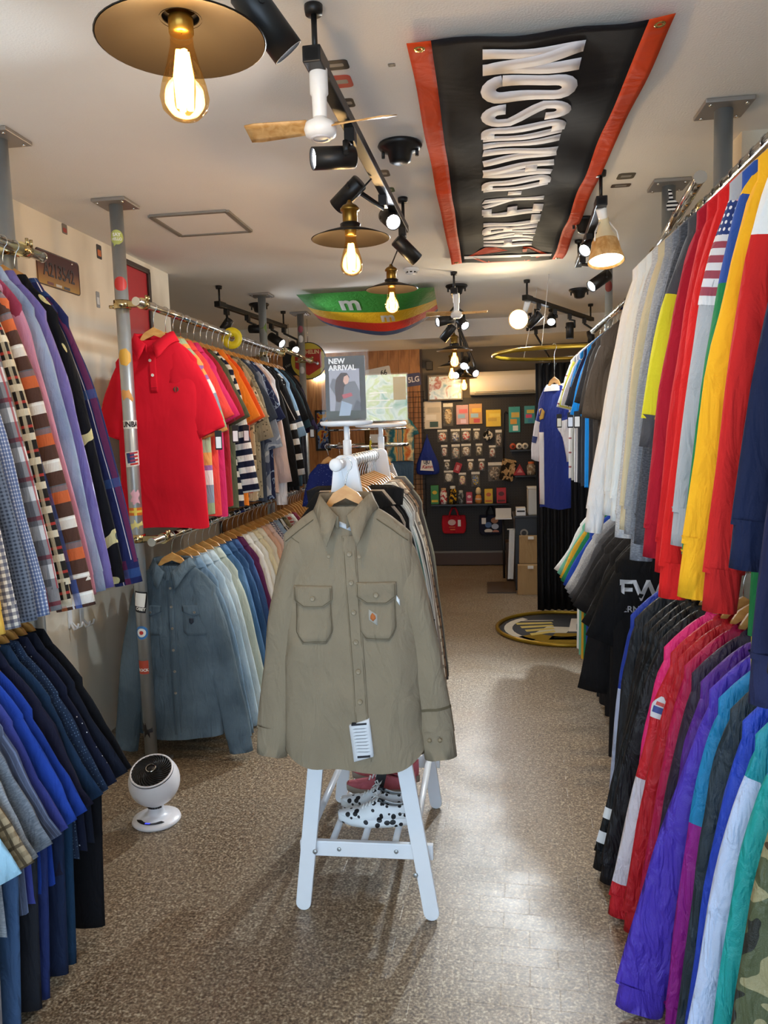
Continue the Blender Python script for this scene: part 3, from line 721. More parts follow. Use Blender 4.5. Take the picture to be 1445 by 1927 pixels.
# --- upper left, second bay: polos and tees ------------------------------------------
GP = 'polos and tees on the middle left rail'
MULTI = F('rugby_multi', '#9fb08c', 'bands', period=.46, stops=[(0, '#a9b791'), (.17, '#dd9f58'), (.3, '#9b6ba0'), (.35, '#e2dcd6'), (.5, '#8695a4'), (.68, '#98ab84'), (.86, '#dd9f58'), (.97, '#7f9fb8')])
STRIPE = F('navy_white_bands', '#1d2340', 'bands', period=.062, stops=[(0, '#1a2038'), (.5, '#eceae4')])
L2U = [
 ('pastel multi-stripe rugby shirt behind the red polo', MULTI, dict(sl=.3, collar='polo', tagside=0)),
 ('coral red polo shirt third on the middle rail', F('coral', '#e0453c'), dict(collar='polo')),
 ('raspberry pink polo shirt with a black tag', F('raspberry', '#cc2a63'), dict(collar='polo', tagside=1)),
 ('dark red tee beside the raspberry polo', F('dark_red', '#a01f2c'), {}),
 ('olive green tee with a black price tag', F('olive', '#565a43'), dict(L=.78, tagside=1)),
 ('navy and white banded long-sleeved tee', STRIPE, dict(sl=.62, ew=.045)),
 ('bright orange polo shirt on the middle rail', F('orange_a', '#ef8327'), dict(collar='polo')),
 ('deep orange velour tee behind the orange polo', F('orange_b', '#e75a1f'), dict(L=.76)),
 ('tan hunting-camo tee on the middle rail', F('camo_tan', '#b8a88a', 'camo', scale=12, stops=[(0, '#6e6350'), (.42, '#b3a283'), (.55, '#d3c7ac'), (.62, '#453b30')]), dict(L=.8)),
 ('grey-beige monogram print shirt', F('monogram', '#9b937e', 'dots', dot='#5f594a', scale=55, r=.28, rand=.9), dict(sl=.34, ew=.085)),
 ('dark slate navy tee behind the monogram shirt', F('slate_navy', '#3a4456'), {}),
 ('blue and grey tie-dye denim shirt', F('tie_grey', '#6d7a92', 'camo', scale=10, stops=[(0, '#3f4a66'), (.42, '#8793a8'), (.55, '#b8c2d0'), (.66, '#566480')]), dict(sl=.4)),
 ('navy tee with leaf print', F('navy_leaf', '#2a3560', 'camo', scale=22, stops=[(0, '#222b50'), (.58, '#8fa6c8'), (.62, '#222b50')]), {}),
 ('pale pink long-sleeved tee beside the white one', F('pale_pink', '#dcc3bd'), dict(sl=.62, ew=.04)),
 ('white long-sleeved tee with a ribbed cuff', F('white_ls', '#e8e8ee'), dict(sl=.72, ew=.05, cuff=.05, splay=.03)),
 ('black long-sleeved tee with white sleeve lettering', F('black_letter', '#141416', 'plaid', lines=[('v', .12, .05, .2, '#e9e9e9', .0)]), dict(sl=.66, ew=.045)),
 ('black tee with thin white side line', F('black_line', '#17171b', 'plaid', lines=[('u', .2, .004, .3, '#e5e5e5', .9)]), {}),
 ('black and white banded long-sleeved tee', F('bw_bands', '#18181b', 'bands', period=.1, stops=[(0, '#17171a'), (.6, '#ececec')]), dict(sl=.6, ew=.045)),
 ('light blue tee with white sleeve bands', F('sky_tee', '#8db0d0', 'bands', period=.5, stops=[(0, '#8fb2d2'), (.55, '#eef1f3'), (.62, '#23324a'), (.7, '#eef1f3'), (.77, '#8fb2d2')]), dict(sl=.34)),
 ('plain black tee behind the light blue tee', F('black_b', '#131417'), {}),
 ('dark teal tee near the end of the middle rail', F('dark_teal', '#2d4550'), dict(sl=.28)),
 ('charcoal tee with a black card price tag', F('charcoal_b', '#212126'), dict(tagside=1)),
 ('black and purple baseball tee at the end of the rail', F('black_c', '#18161c'), dict(smat=F('purple_dk', '#2d2140'), sl=.3)),
]
for (lab, mt, k), p in zip(L2U, run(3.465, 5.41, len(L2U), -1.45, 2.07)):
    kk = dict(sh=.19, ch=.185, L=.80, drop=.15, nw=.082, slope=.12, th=.032, sl=.23, sw=.078, ew=.085, splay=.085, collar='crew', rz=jit(.022), group=GP, amp=.006)
    kk.update(k); kk['L'] = min(.82, kk['L'])+jit(.02)
    garment('polo_shirt' if kk['collar'] == 'polo' else ('long_sleeve_tee' if kk['sl'] > .5 else 'tee_shirt'), lab, 'polo shirt' if kk['collar'] == 'polo' else 'tee', p, mt, **kk)
# second layer hanging low behind: bright velour and camo pieces seen under the tees
# --- lower left, second bay: denim and pale shirts -----------------------------------
GP = 'shirts on the lower middle left rail'
def den(i, c, f): return F('denim_%d' % i, c, 'denim', fade=f)
L2L = [
 ('mid blue denim shirt just behind the front denim shirt', den(1, '#5d7a94', '#7f9ab0'), {}),
 ('bleached pale blue denim shirt', den(2, '#93aec0', '#b5c9d4'), {}),
 ('pale grey-blue chambray shirt on the lower rail', den(3, '#a9bcc4', '#c3d0d4'), {}),
 ('light sage grey shirt on the lower rail', den(4, '#aab4a8', '#c0c8bb'), {}),
 ('medium blue chambray shirt on the lower rail', den(5, '#3d6590', '#5c81a6'), {}),
 ('dark blue denim shirt on the lower rail', den(6, '#27496f', '#3d608a'), {}),
 ('indigo denim shirt beside the plum shirt', den(7, '#294676', '#3c5b8c'), {}),
 ('plum purple shirt between indigo and white shirts', F('plum', '#5a2350'), {}),
 ('crisp white shirt beside the plum shirt', F('white_a', '#eef1ee'), {}),
 ('second white shirt, next to the cream shirt', F('white_b', '#e6eae6'), {}),
 ('cream yellow shirt on the lower rail', F('cream_y', '#e7e2c4'), {}),
 ('ivory shirt behind the cream yellow one', F('ivory', '#e9e7da'), {}),
 ('peach pink shirt on the lower rail', F('peach', '#e6bda6'), {}),
 ('pale pink shirt beside the gingham shirt', F('pink_b', '#e8cfcb'), {}),
 ('navy and white gingham shirt on the lower rail', F('gingham_b', '#e6e4ea', 'plaid', lines=[('u', .02, .01, 0, '#3a3f6e', .7), ('v', .02, .01, 0, '#3a3f6e', .7)]), {}),
 ('light blue oxford shirt on the lower rail', F('oxford', '#9fbbdc'), {}),
 ('black and white striped shirt on the lower rail', F('bw_str', '#e5e5e0', 'plaid', lines=[('u', .03, .014, 0, '#1c1c20', .95)]), {}),
 ('khaki camouflage shirt on the lower rail', F('camo_low', '#8a7f5f', 'camo', scale=14, stops=[(0, '#4c4a36'), (.45, '#8a7f5f'), (.58, '#b3a882')]), {}),
 ('red plaid shirt near the end of the lower rail', F('redpl', '#b04a44', 'plaid', lines=[('u', .05, .02, 0, '#efe7e0', .7), ('v', .05, .02, 0, '#efe7e0', .7)]), {}),
 ('off-white work shirt near the end of the lower rail', F('offw', '#dfd8c8'), {}),
 ('wine red shirt at the end of the lower rail', F('wine', '#7a2336'), {}),
]
for (lab, mt, k), p in zip(L2L, run(3.42, 5.3, len(L2L), -1.42, 1.05)):
    kk = dict(sh=.195, ch=.19, L=.80, drop=.14, nw=.085, slope=.12, th=.034, sl=.66, sw=.06, splay=.11, collar='shirt', cuff=.06, rz=jit(.022), group=GP, amp=.007)
    kk.update(k); garment('long_sleeve_shirt', lab, 'shirt', p, mt, **kk)
for i, p in enumerate(run(5.42, 5.8, 6, -1.42, 1.05)):
    hanger(p, jit(.1), ('first', 'second', 'third', 'fourth', 'fifth', 'sixth')[i]+' bare wooden hanger beyond the wine red shirt, lower left rail', 'bare hangers on the lower left rail')
# --- centre stand ---------------------------------------------------------------------
GP = 'shirts on the white stand'
CS = [
 ('black tee right behind the khaki work shirt', F('c_black', '#151516'), dict(sl=.3, ew=.09)),
 ('warm grey overshirt second behind the khaki shirt', F('c_grey', '#b0a598'), {}),
 ('black puffy-collared jacket on the white stand', F('c_puff', '#17181a'), dict(collar='hood')),
 ('black shirt behind the puffy-collared jacket', F('c_blk2', '#1c1c1f'), {}),
 ('teal and white striped shirt on the stand', F('c_teal', '#d9ddd8', 'plaid', lines=[('u', .03, .008, 0, '#1f6f68', .9)]), {}),
 ('white shirt beside the teal striped shirt', F('c_white', '#dfe3e0'), {}),
 ('light grey shirt in the middle of the white stand', F('c_lgrey', '#b9b9b4'), {}),
 ('black and white striped shirt on the white stand', F('c_bw', '#dcdcd6', 'plaid', lines=[('u', .024, .01, 0, '#242426', .9)]), {}),
 ('taupe shirt on the white stand', F('c_taupe', '#a3968a'), {}),
 ('cream and black checked shirt on the white stand', F('c_cream', '#d8cdb8', 'plaid', lines=[('u', .05, .012, 0, '#2c2926', .8), ('v', .05, .012, 0, '#2c2926', .6)]), {}),
 ('brown plaid shirt on the white stand', F('c_brown', '#8b6e55', 'plaid', lines=[('u', .04, .01, 0, '#d8c7ae', .6), ('v', .04, .01, 0, '#3e2f26', .6)]), {}),
 ('dark grey shirt near the back of the white stand', F('c_dg', '#55524f'), {}),
 ('grey-green shirt last on the white stand', F('c_gg', '#8c8b7c'), {}),
]
for (lab, mt, k), p in zip(CS, run2(2.32, 2.87, 2.99, 3.03, len(CS), -.415, 1.405)):
    kk = dict(sh=.185, ch=.175, L=.72, drop=.115, nw=.098, slope=.10, th=.015, crease=.002, sl=.66, sw=.056, splay=.07, collar='shirt', cuff=.05, rz=jit(.02), group=GP, amp=.005)
    kk.update(k); garment('long_sleeve_shirt' if kk['sl'] > .4 else 'tee_shirt', lab, 'shirt' if kk['sl'] > .4 else 'tee', p, mt, **kk)
# --- upper right, near: sweatshirts ---------------------------------------------------
GP = 'sweatshirts on the upper right rail'
FLAG = F('flag_sleeve', '#a9adb4', 'bands', period=1.0, stops=[(0, '#e9a7b4'), (.13, '#a9adb4'), (.62, '#a9adb4')])
R1U = [
 ('black sweatshirt at the right edge of the photo', F('r_black', '#1c1b1f'), dict(L=.86)),
 ('dark navy sweatshirt in front of the black one', F('r_navy', '#23284a'), dict(ew=.055, sl=.86)),
 ('navy fleece sweatshirt behind the plain navy one', F('r_navy2', '#1a2342'), dict(sl=.66)),
 ('green sweatshirt with lime yellow cuffs', F('r_green', '#1d6a3c'), dict(cuffm=F('r_lime', '#cfce2e'), sl=.88, cuff=.11, ew=.05, splay=.03)),
 ('colour-block sweatshirt with white shoulders and red sleeves', F('r_white_red', '#dfe6ee'), dict(smat=F('r_redsleeve', '#c42424', 'bands', period=1.4, stops=[(0, '#e4eaf0'), (.165, '#c42424'), (.9, '#c42424')]), cuffm=F('r_redcuff', '#b82020'))),
 ('golden yellow sweatshirt with a wide ribbed cuff', F('r_gold', '#edb021'), dict(ew=.056, sw=.078, cuff=.11, sl=.74, splay=.11, bulge=.022)),
 ('blue and green panelled sweatshirt behind the golden one', F('r_bluegreen', '#2b4fa0', 'bands', period=1.2, stops=[(0, '#f0b923'), (.1, '#2b4fa0'), (.25, '#1f7a48'), (.6, '#1f7a48')]), {}),
 ('grey and pink sweatshirt with a stars and stripes sleeve', F('r_greypink', '#a9adb4'), dict(smat=FLAG, sl=.7, cuffm=F('r_greycuff', '#a9adb4'))),
 ('bright red sweatshirt in front of two other reds', F('r_red1', '#d2201f'), dict(sl=.84, ew=.046, splay=.1)),
 ('red sweatshirt between the bright red and the crimson one', F('r_red2', '#c51d22'), dict(sl=.80)),
 ('crimson sweatshirt beside the yellow and charcoal one', F('r_red3', '#a5152a'), dict(splay=.1)),
 ('charcoal sweatshirt with yellow sleeve panels', F('r_yelcha', '#4a4b4f'), dict(smat=F('r_yel', '#d3cb2a', 'bands', period=1.2, stops=[(0, '#4a4b4f'), (.22, '#d3cb2a'), (.6, '#d3cb2a')]), sl=.5)),
 ('dark charcoal marl sweatshirt on the right', F('r_char', '#3f4249', 'heather', fade='#565a62'), dict(L=.92, th=.025, sth=.026)),
 ('slate grey marl sweatshirt on the right', F('r_slate', '#6a707a', 'heather', fade='#868c96'), dict(L=.92, sl=.84, th=.025, sth=.026)),
 ('mid grey sweatshirt beside the cream one', F('r_mid', '#8f9399', 'heather', fade='#a3a7ac'), {}),
 ('cream beige sweatshirt beside the grey ones', F('r_cream', '#d2c7a6'), dict(L=.86)),
 ('heather grey sweatshirt next to the whites', F('r_heath', '#b9bfc6', 'heather', fade='#d8dce0'), dict(L=.8, sl=.82)),
 ('ice white sweatshirt behind the front white one', F('r_w1', '#eaf3f8'), {}),
 ('white sweatshirt with a pale blue cast', F('r_w2', '#eef6fa'), {}),
 ('bright white sweatshirt at the far end, sleeve hanging free', F('r_w3', '#f6fafb'), dict(sl=.84, cuff=.085, ew=.045, splay=.14)),
]
GU = {}
for (lab, mt, k), p in zip(R1U, run2(1.19, 2.65, 2.80, 2.885, len(R1U), .72, 2.19)):
    kk = dict(sh=.215, ch=.2, hem=.205, L=.8, drop=.065, slope=.11, th=.030, sl=.78, sw=.056, ew=.046, bulge=.014, sth=.032, splay=.09, collar='rib', cuff=.075, band=.06, crease=.0025, rz=jit(.008), group=GP, amp=.005)
    kk.update(k); kk['drop'] = .125-.055*min(1, (p[1]-1.19)/1.5); GU[lab] = garment('sweatshirt', lab, 'sweatshirt', p, mt, **kk)
# --- lower right, near: windbreakers and jackets --------------------------------------
GP = 'jackets on the lower right rail'
def ny(n_, c, **k): return F(n_, c, k.pop('pat', None), rough=.5, spec=.4, wr=.8, **k)
R1L = [
 ('camouflage jacket at the bottom right corner', ny('j_camo', '#5d5a44', pat='camo', scale=9, stops=[(0, '#23241f'), (.4, '#4c5238'), (.52, '#8f8764'), (.62, '#4a3a2a')]), {}),
 ('teal and blue windbreaker at the right edge', ny('j_teal2', '#1a80a6'), dict(smat=ny('j_teal2s', '#199a98', pat='bands', period=1.3, stops=[(0, '#1f5fa8'), (.1, '#1c9a98'), (.55, '#4a3aa6')]))),
 ('white windbreaker with teal shoulders', ny('j_white', '#1f8fa0'), dict(smat=ny('j_whites', '#b8c6e6', pat='bands', period=1.3, stops=[(0, '#1c8f9c'), (.13, '#bccae8'), (.8, '#bccae8')]), sw=.085, splay=.12, cuffm=ny('j_whc', '#bccae8'))),
 ('royal blue windbreaker behind the white-sleeved one', ny('j_royal', '#2343b8'), {}),
 ('dark slate rain jacket at lower right', ny('j_slate', '#26343e'), {}),
 ('cerulean windbreaker with magenta lower sleeves', ny('j_ceru', '#177fb6'), dict(smat=ny('j_cerus', '#177fb6', pat='bands', period=1.3, stops=[(0, '#1b7fb4'), (.3, '#8e1a86'), (.8, '#8e1a86')]), cuffm=ny('j_magc', '#8e1a86'))),
 ('violet nylon windbreaker with a billowing sleeve', ny('j_violet', '#4a34ae'), dict(sw=.09, ew=.085, splay=.19, sl=.9)),
 ('purple windbreaker behind the violet one', ny('j_purple', '#55278a'), {}),
 ('dark aubergine jacket behind the purple windbreaker', ny('j_auber', '#2f2338'), {}),
 ('magenta red windbreaker beside the aubergine jacket', ny('j_magenta', '#b3164c'), dict(splay=.1)),
 ('red windbreaker beside the magenta one', ny('j_red2', '#b81a26'), dict(splay=.12)),
 ('red and white windbreaker with a shield emblem on the sleeve', ny('j_red', '#c41d2c'), dict(smat=ny('j_reds', '#c41d2c', pat='bands', period=1.3, stops=[(0, '#c8202c'), (.33, '#c8202c'), (.36, '#d6d2dc'), (.62, '#c8202c'), (.8, '#c8202c')]), splay=.15, sw=.08, sl=.86)),
 ('hot pink windbreaker showing only its shoulder', ny('j_pink', '#ef2f82'), dict(splay=.1)),
 ('black track jacket beside the pink one', ny('j_blk1', '#14151a'), dict(splay=.15, sl=.92)),
 ('black jacket with two white cuff stripes', ny('j_blk2', '#0f1216'), dict(splay=.16, sl=.82)),
 ('black nylon jacket third from the blue one', ny('j_blk3', '#101114'), dict(splay=.1)),
 ('black fleece jacket second from the blue one', ny('j_blk4', '#16181c'), dict(splay=.08)),
 ('charcoal jacket next to the blue and white one', ny('j_blk5', '#22262c'), dict(splay=.06)),
 ('blue, white and red track jacket at the far end', ny('j_bwr', '#1f3fae'), dict(smat=ny('j_bwrs', '#1f3fae', pat='bands', period=1.3, stops=[(0, '#2040b0'), (.28, '#b9c6e4'), (.7, '#b9c6e4')]), cuffm=ny('j_bwc', '#b9c6e4'), splay=.05)),
]
GR = {}
for (lab, mt, k), p in zip(R1L, run2(1.40, 2.65, 2.80, 2.88, len(R1L), .72, 1.09)):
    kk = dict(sh=.22, ch=.2, hem=.2, L=.78, drop=.11, slope=.13, th=.0255, crease=.003, sl=.78, sw=.074, ew=.06, splay=.09, collar='crew', cuff=.06, band=.05, rz=jit(.022), group=GP, amp=.006)
    kk.update(k); kk['drop'] = .11+.085*max(0, (p[1]-1.6)/1.28)
    kk['sl'] = min(kk['sl'], 1.09-kk['drop']-kk['slope']-kk['cuff']-.005)      # cuffs stay clear of the floor
    GR[lab] = garment('jacket', lab, 'jacket', p, mt, **kk)
# --- far right racks --------------------------------------------------------------------
GP = 'tees on the far right rail'
R2U = [
 ('dark brown tee nearest the white sweatshirts', F('t_brown', '#40372f'), dict(sl=.36)),
 ('charcoal brown tee behind the dark brown one', F('t_brown2', '#37322e'), dict(sl=.34)),
 ('washed black tee on the far right rail', F('t_black', '#29282a'), dict(tagside=-1)),
 ('vivid azure blue tee on the far right rail', F('t_azure', '#1489e0'), dict(sl=.34)),
 ('navy and black panelled tee on the far right rail', F('t_navy', '#23284a', 'bands', period=.9, stops=[(0, '#23284a'), (.25, '#2b2f36'), (.7, '#2b2f36')]), dict(tagside=-1)),
 ('azure and white colour-block tee', F('t_azw', '#1489e0', 'bands', period=.9, stops=[(0, '#e9edf0'), (.12, '#1489e0'), (.3, '#2a2e36'), (.7, '#2a2e36')]), {}),
 ('white baseball jersey with dark piping', F('t_white', '#e1e1e2', 'plaid', lines=[('u', .06, .006, 0, '#23284a', .9)]), {}),
 ('yellow-trimmed grey tee on the far right rail', F('t_grey', '#a3a49f'), dict(smat=F('t_yel', '#cfc940'))),
 ('white striped jersey at the far end of the right rail', F('t_w2', '#dad9d8', 'plaid', lines=[('v', .09, .01, 0, '#8a2430', .9)]), dict(tagside=-1)),
]
for (lab, mt, k), p in zip(R2U, run(3.74, 5.0, len(R2U), .72, 2.1)):
    kk = dict(sh=.2, ch=.19, L=.82, drop=.12, slope=.11, th=.04, sl=.28, sw=.085, ew=.09, splay=.07, collar='crew', rz=jit(.022), group=GP, amp=.008)
    kk.update(k); garment('tee_shirt', lab, 'tee', p, mt, **kk)
GP = 'tees on the lower far right rail'
R2L = [
 ('black tee behind the lettered black tee', F('u_b1', '#111214'), {}),
 ('black long-sleeved tee on the lower right rail', F('u_b2', '#141417'), dict(sl=.6)),
 ('washed black tee with red print on the lower right rail', F('u_b3', '#1a191b'), {}),
 ('near-black tee beside the charcoal tee', F('u_b4', '#1d1d20'), {}),
 ('charcoal tee on the lower right rail', F('u_ch', '#3c3d42'), {}),
 ('mid grey tee on the lower right rail', F('u_g1', '#74767b', 'heather', fade='#8c8e92'), {}),
 ('light grey tee on the lower right rail', F('u_g2', '#9b9da1', 'heather', fade='#b0b2b5'), {}),
 ('royal blue tee on the lower right rail', F('u_blue', '#1d3f9c'), {}),
 ('green tee on the lower right rail', F('u_green', '#1f7a4f'), {}),
 ('mustard tee on the lower right rail', F('u_must', '#cf9f2e'), {}),
 ('mint green tee on the lower right rail', F('u_mint', '#6fb49a'), {}),
 ('white tee at the far end of the lower right rail', F('u_w', '#e6e6e2'), {}),
]
for (lab, mt, k), p in zip(R2L, run2(3.30, 3.44, 3.60, 4.5, len(R2L), .72, 1.15)):
    kk = dict(sh=.205, ch=.2, L=.84, drop=.12, slope=.13, th=.036, sl=.26, sw=.085, ew=.095, splay=.12, collar='crew', rz=jit(.022), group=GP, amp=.009)
    kk.update(k); garment('tee_shirt', lab, 'tee', p, mt, **kk)
# ------------------------------------------------------------------ front garments with full detail
def scan(poly, v):
    xs = []
    n = len(poly)
    for i in range(n):
        (x0, y0), (x1, y1) = poly[i], poly[(i+1) % n]
        if (y0-v)*(y1-v) <= 0 and y0 != y1: xs.append(x0+(x1-x0)*(v-y0)/(y1-y0))
        elif y0 == v and y1 == v: xs += [x0, x1]
    return min(xs), max(xs)
def patch(g, name, poly, mat, eps=.003, nu=6, nv=8, parent=None, label=None):
    """a sewn-on piece that follows the garment front; poly in (x, rail-relative z), convex"""
    top = max(p[1] for p in poly); bot = min(p[1] for p in poly); rows = []
    for i in range(nv+1):
        v = top-(top-bot)*i/nv; v = min(top-1e-5, max(bot+1e-5, v)); a, c = scan(poly, v)
        xs = [a+(c-a)*j/nu for j in range(nu+1)]
        rows.append([(xs[0], g.front(xs[0], v, -.002), g.zc(v))]+[(x, g.front(x, v, eps), g.zc(v)) for x in xs]+[(xs[-1], g.front(xs[-1], v, -.002), g.zc(v))])
    r0 = [(p[0], p[1]+eps+.002, p[2]) for p in rows[0]]; r1 = [(p[0], p[1]+eps+.002, p[2]) for p in rows[-1]]
    b = MB(); b.grid([r0]+rows+[r1])
    o = b.build(name, mat, parent or g.root)
    if label: o['label'] = label
    return o
def button(g, x, z, mat, r=.007, eps=.006, parent=None, name='button'):
    y = g.front(x, z, eps)
    M = Matrix.Rotation(pi/2, 3, 'X')
    return MB().lathe([(.0005, .0012), (r*.55, .001), (r*.75, .0022), (r, .0012), (r, -.001), (.0005, -.001)], 14, (x, y, g.zc(z)), M).build(name, mat, parent or g.root)
def seam(g, pts, mat, r=.0009, eps=.002, name='seam'):
    P = []
    for (x0, z0), (x1, z1) in zip(pts, pts[1:]):
        for i in range(6):
            t = i/6; x = x0+(x1-x0)*t; z = z0+(z1-z0)*t; P.append((x, g.front(x, z, eps), g.zc(z)))
    x, z = pts[-1]; P.append((x, g.front(x, z, eps), g.zc(z)))
    return MB().tube(P, r, 5).build(name, mat, g.root)
def collar_big(g, nw, th, drop, mat, tip=.085, spread=.075, stand=.03, open_=.02, name='collar'):
    """folded shirt collar with two pointed leaves, open at the throat"""
    rows = []; N = 30
    for k, (dz, f) in enumerate(((-.005, 0), (stand, 0), (stand+.006, .12), (stand*.4, .55), (-.008, 1))):
        row = []
        for j in range(N+1):
            a = radians(-80+340*j/N); s = sin(a); fr = max(0, -s)**3
            out = 1+.30*f
            x = nw*out*cos(a)*(1-.2*fr*(1-f)); y = th*out*s*1.15-(.012+.02*f)*fr
            z = -drop+dz-.055*fr*(1-.15*f)-tip*fr**1.5*f*.75
            x += (spread*.45*f*fr**2)*(1 if cos(a) > 0 else -1)
            row.append((x, y, g.zc(z)))
        rows.append(row)
    b = MB(); b.grid(rows); o = b.build(name, mat, g.root)
    so = o.modifiers.new('solid', 'SOLIDIFY'); so.thickness = .003
    return o
# khaki work shirt on the stand
KH = F('khaki_twill', '#8a7f6b', wr=.55, wv=(15, 15, 7)); KHD = F('khaki_twill_seam', '#7d7058'); M_BTN = pm('khaki_button', '#8a7c62', .35, var=.1); M_THREAD = pm('khaki_thread', '#5f553f', .8)
kh = garment('work_shirt', 'khaki long-sleeved work shirt hung front-on at the end of the white stand', 'shirt', (-.39, 2.128, 1.405), KH,
    sh=.205, ch=.19, hem=.205, L=.735, drop=.115, slope=.10, th=.046, sl=.575, sw=.056, ew=.05, splay=.085, collar='none', cuff=.075, group=None, res=(72, 48), amp=.012, kx=24, crease=.010, splayr=.085, nw=.07, seed=.31, tail=.055, sth=.034,
    hanglabel='wooden clothes hanger in the neck of the khaki work shirt')
collar_big(kh, .072, .045, .115, KH, tip=.07, spread=.06)
MB().prism([(-.05, -.185), (.05, -.185), (.064, -.125), (-.064, -.125)], lambda u, v, w: (u, -.012+w+.25*(v+.09), kh.zc(v)), 0, .002).build('back_yoke', KHD, kh.root)
patch(kh, 'neck_label', [(-.014, -.155), (.018, -.158), (.018, -.182), (-.014, -.180)], pm('label_pale', '#c8d2dd', .7), .0035, 2, 2, label='pale woven neck label')
def plx(z): return .012+.03*max(0, min(1, (-.16-z)/.75))      # the placket drifts to one side as the shirt hangs
for i in range(1): pass
rows = []
for i in range(30):
    z = -.195-.645*i/29; x = plx(z)
    rows.append([(x+dx, kh.front(x+dx, z, e), kh.zc(z)) for dx, e in ((-.021, 0), (-.020, .004), (-.016, .0048), (.012, .0052), (.017, .0045), (.018, 0))])
MB().gr(rows).build('placket', KH, kh.root)
for dx in (-.016, .013):
    seam(kh, [(plx(-.2)+dx, -.2), (plx(-.5)+dx, -.5), (plx(-.83)+dx, -.83)], M_THREAD, .0007, .0052, 'stitching')
for z in (-.245, -.325, -.41, -.495, -.58, -.665, -.75): button(kh, plx(z)-.002, z, M_BTN, .0075, .007)
for s_, x0 in ((-1, -.095), (1, .085)):
    top = -.335 if s_ < 0 else -.325
    w2 = .054; px_ = x0
    pk = patch(kh, 'pocket', [(px_-w2*.92, top-.01), (px_+w2*.92, top-.01), (px_+w2, top-.135), (px_+w2*.62, top-.165), (px_-w2*.62, top-.165), (px_-w2, top-.135)], KH, .004)
    seam(kh, [(px_-w2*.92, top-.05), (px_-w2*.95, top-.132), (px_-w2*.6, top-.159), (px_+w2*.6, top-.159), (px_+w2*.95, top-.132), (px_+w2*.92, top-.05)], M_THREAD, .0008, .0045, 'stitching')
    patch(kh, 'pocket_flap', [(px_-w2*1.03, top), (px_+w2*1.03, top), (px_+w2*1.03, top-.042), (px_+w2*.55, top-.062), (px_-w2*.55, top-.062), (px_-w2*1.03, top-.042)], KH, .0085)
    seam(kh, [(px_-w2*.96, top-.004), (px_-w2*.96, top-.04), (px_-w2*.5, top-.057), (px_+w2*.5, top-.057), (px_+w2*.96, top-.04), (px_+w2*.96, top-.004)], M_THREAD, .0008, .009, 'stitching')
    button(kh, px_, top-.035, M_BTN, .0075, .011)
patch(kh, 'logo_patch', [(.062, -.402), (.086, -.404), (.086, -.446), (.062, -.444)], pm('patch_grey', '#a9a79f', .7), .0062, 2, 3, label='small square grey patch with an orange mark')
patch(kh, 'logo_mark', [(.067, -.418), (.072, -.411), (.080, -.416), (.082, -.428), (.074, -.435), (.066, -.428)], pm('patch_orange', '#b0622c', .7), .0072, 2, 3)
patch(kh, 'side_tab', [(.140, -.363), (.149, -.364), (.149, -.392), (.140, -.391)], pm('tab_white', '#dfe6ea', .7), .006, 2, 2, label='tiny white side tab on the pocket')
cl = patch(kh, 'care_label', [(-.004, -.720), (.055, -.713), (.066, -.832), (.007, -.842)], pm('care_white', '#d8dde3', .6), .012, 4, 6, label='white printed care label sewn inside the front edge')
for z0, z1, x0, x1, nm, c in ((-.732, -.727, .004, .048, 'label_line', '#20222a'), (-.827, -.820, .018, .056, 'label_line', '#20222a')):
    patch(kh, nm, [(x0, z1), (x1, z1+.004), (x1, z0+.002), (x0, z0-.002)], pm('label_ink', c, .7), .0132, 3, 2)
for k in range(8):
    z = -.742-.0096*k; patch(kh, 'label_line', [(.007+.0012*k, z), (.048+.0012*k, z+.004), (.048+.0012*k, z+.0015), (.007+.0012*k, z-.0025)], pm('label_grey', '#8d939b', .7), .0132, 3, 2)
for s_ in (-1, 1):        # shoulder seams
    seam(kh, [(s_*.09, -.150), (s_*.13, -.178), (s_*.175, -.212)], M_THREAD, .0011, .003)
for x, z in ((-.04, -.275), (.045, -.277)): button(kh, x, z+.028, M_BTN, .0055, .03, name='collar_button')
sleeve_decal(kh, 1, 'cuff_seam', .935, .942, -2.4, .2, M_THREAD, .001, 1, 10)
for s_ in (-1, 1): sleeve_decal(kh, s_, 'armhole_seam', .195, .201, -2.9, .1, M_THREAD, .0012, 1, 12)
for a_ in (-1.9, -1.35):
    v = kh.spt[1](.985, a_, .006); MB().lathe([(.0005, .0012), (.006, .001), (.006, -.001), (.0005, -.001)], 12, (v.x, v.y-.004, kh.zc(v.z)-.03), Matrix.Rotation(pi/2, 3, 'X')).build('button', M_BTN, kh.root)

# red polo
RED = F('polo_red', '#d01026', wr=.28, wv=(8, 8, 3)); M_PEARL = pm('pearl_button', '#e8dcd2', .25)
po = garment('polo_shirt', 'bright red polo shirt facing the aisle at the front of the middle rail', 'polo shirt', (-1.45, 3.335, 2.07), RED,
    sh=.21, ch=.19, hem=.205, L=.84, drop=.145, slope=.11, th=.030, sl=.27, sw=.085, ew=.075, splay=.09, collar='none', cuff=.03, res=(56, 34), amp=.008, kx=22, crease=.007, nw=.085, seed=.6, tagside=1,
    hanglabel='wooden clothes hanger in the neck of the red polo shirt')
collar_big(po, .088, .04, .145, RED, tip=.05, spread=.05)
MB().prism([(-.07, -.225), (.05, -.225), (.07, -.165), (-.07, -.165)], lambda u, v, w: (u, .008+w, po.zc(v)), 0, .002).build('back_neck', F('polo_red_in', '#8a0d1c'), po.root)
MB().prism(rrect(.045, .02, .002, 2), lambda u, v, w: (u+.0, .004+w, po.zc(v-.185)), 0, .001).build('neck_label', pm('label_black', '#1a1d2a', .6), po.root)
patch(po, 'placket', [(-.018, -.20), (.012, -.20), (.014, -.375), (-.018, -.375)], RED, .004)
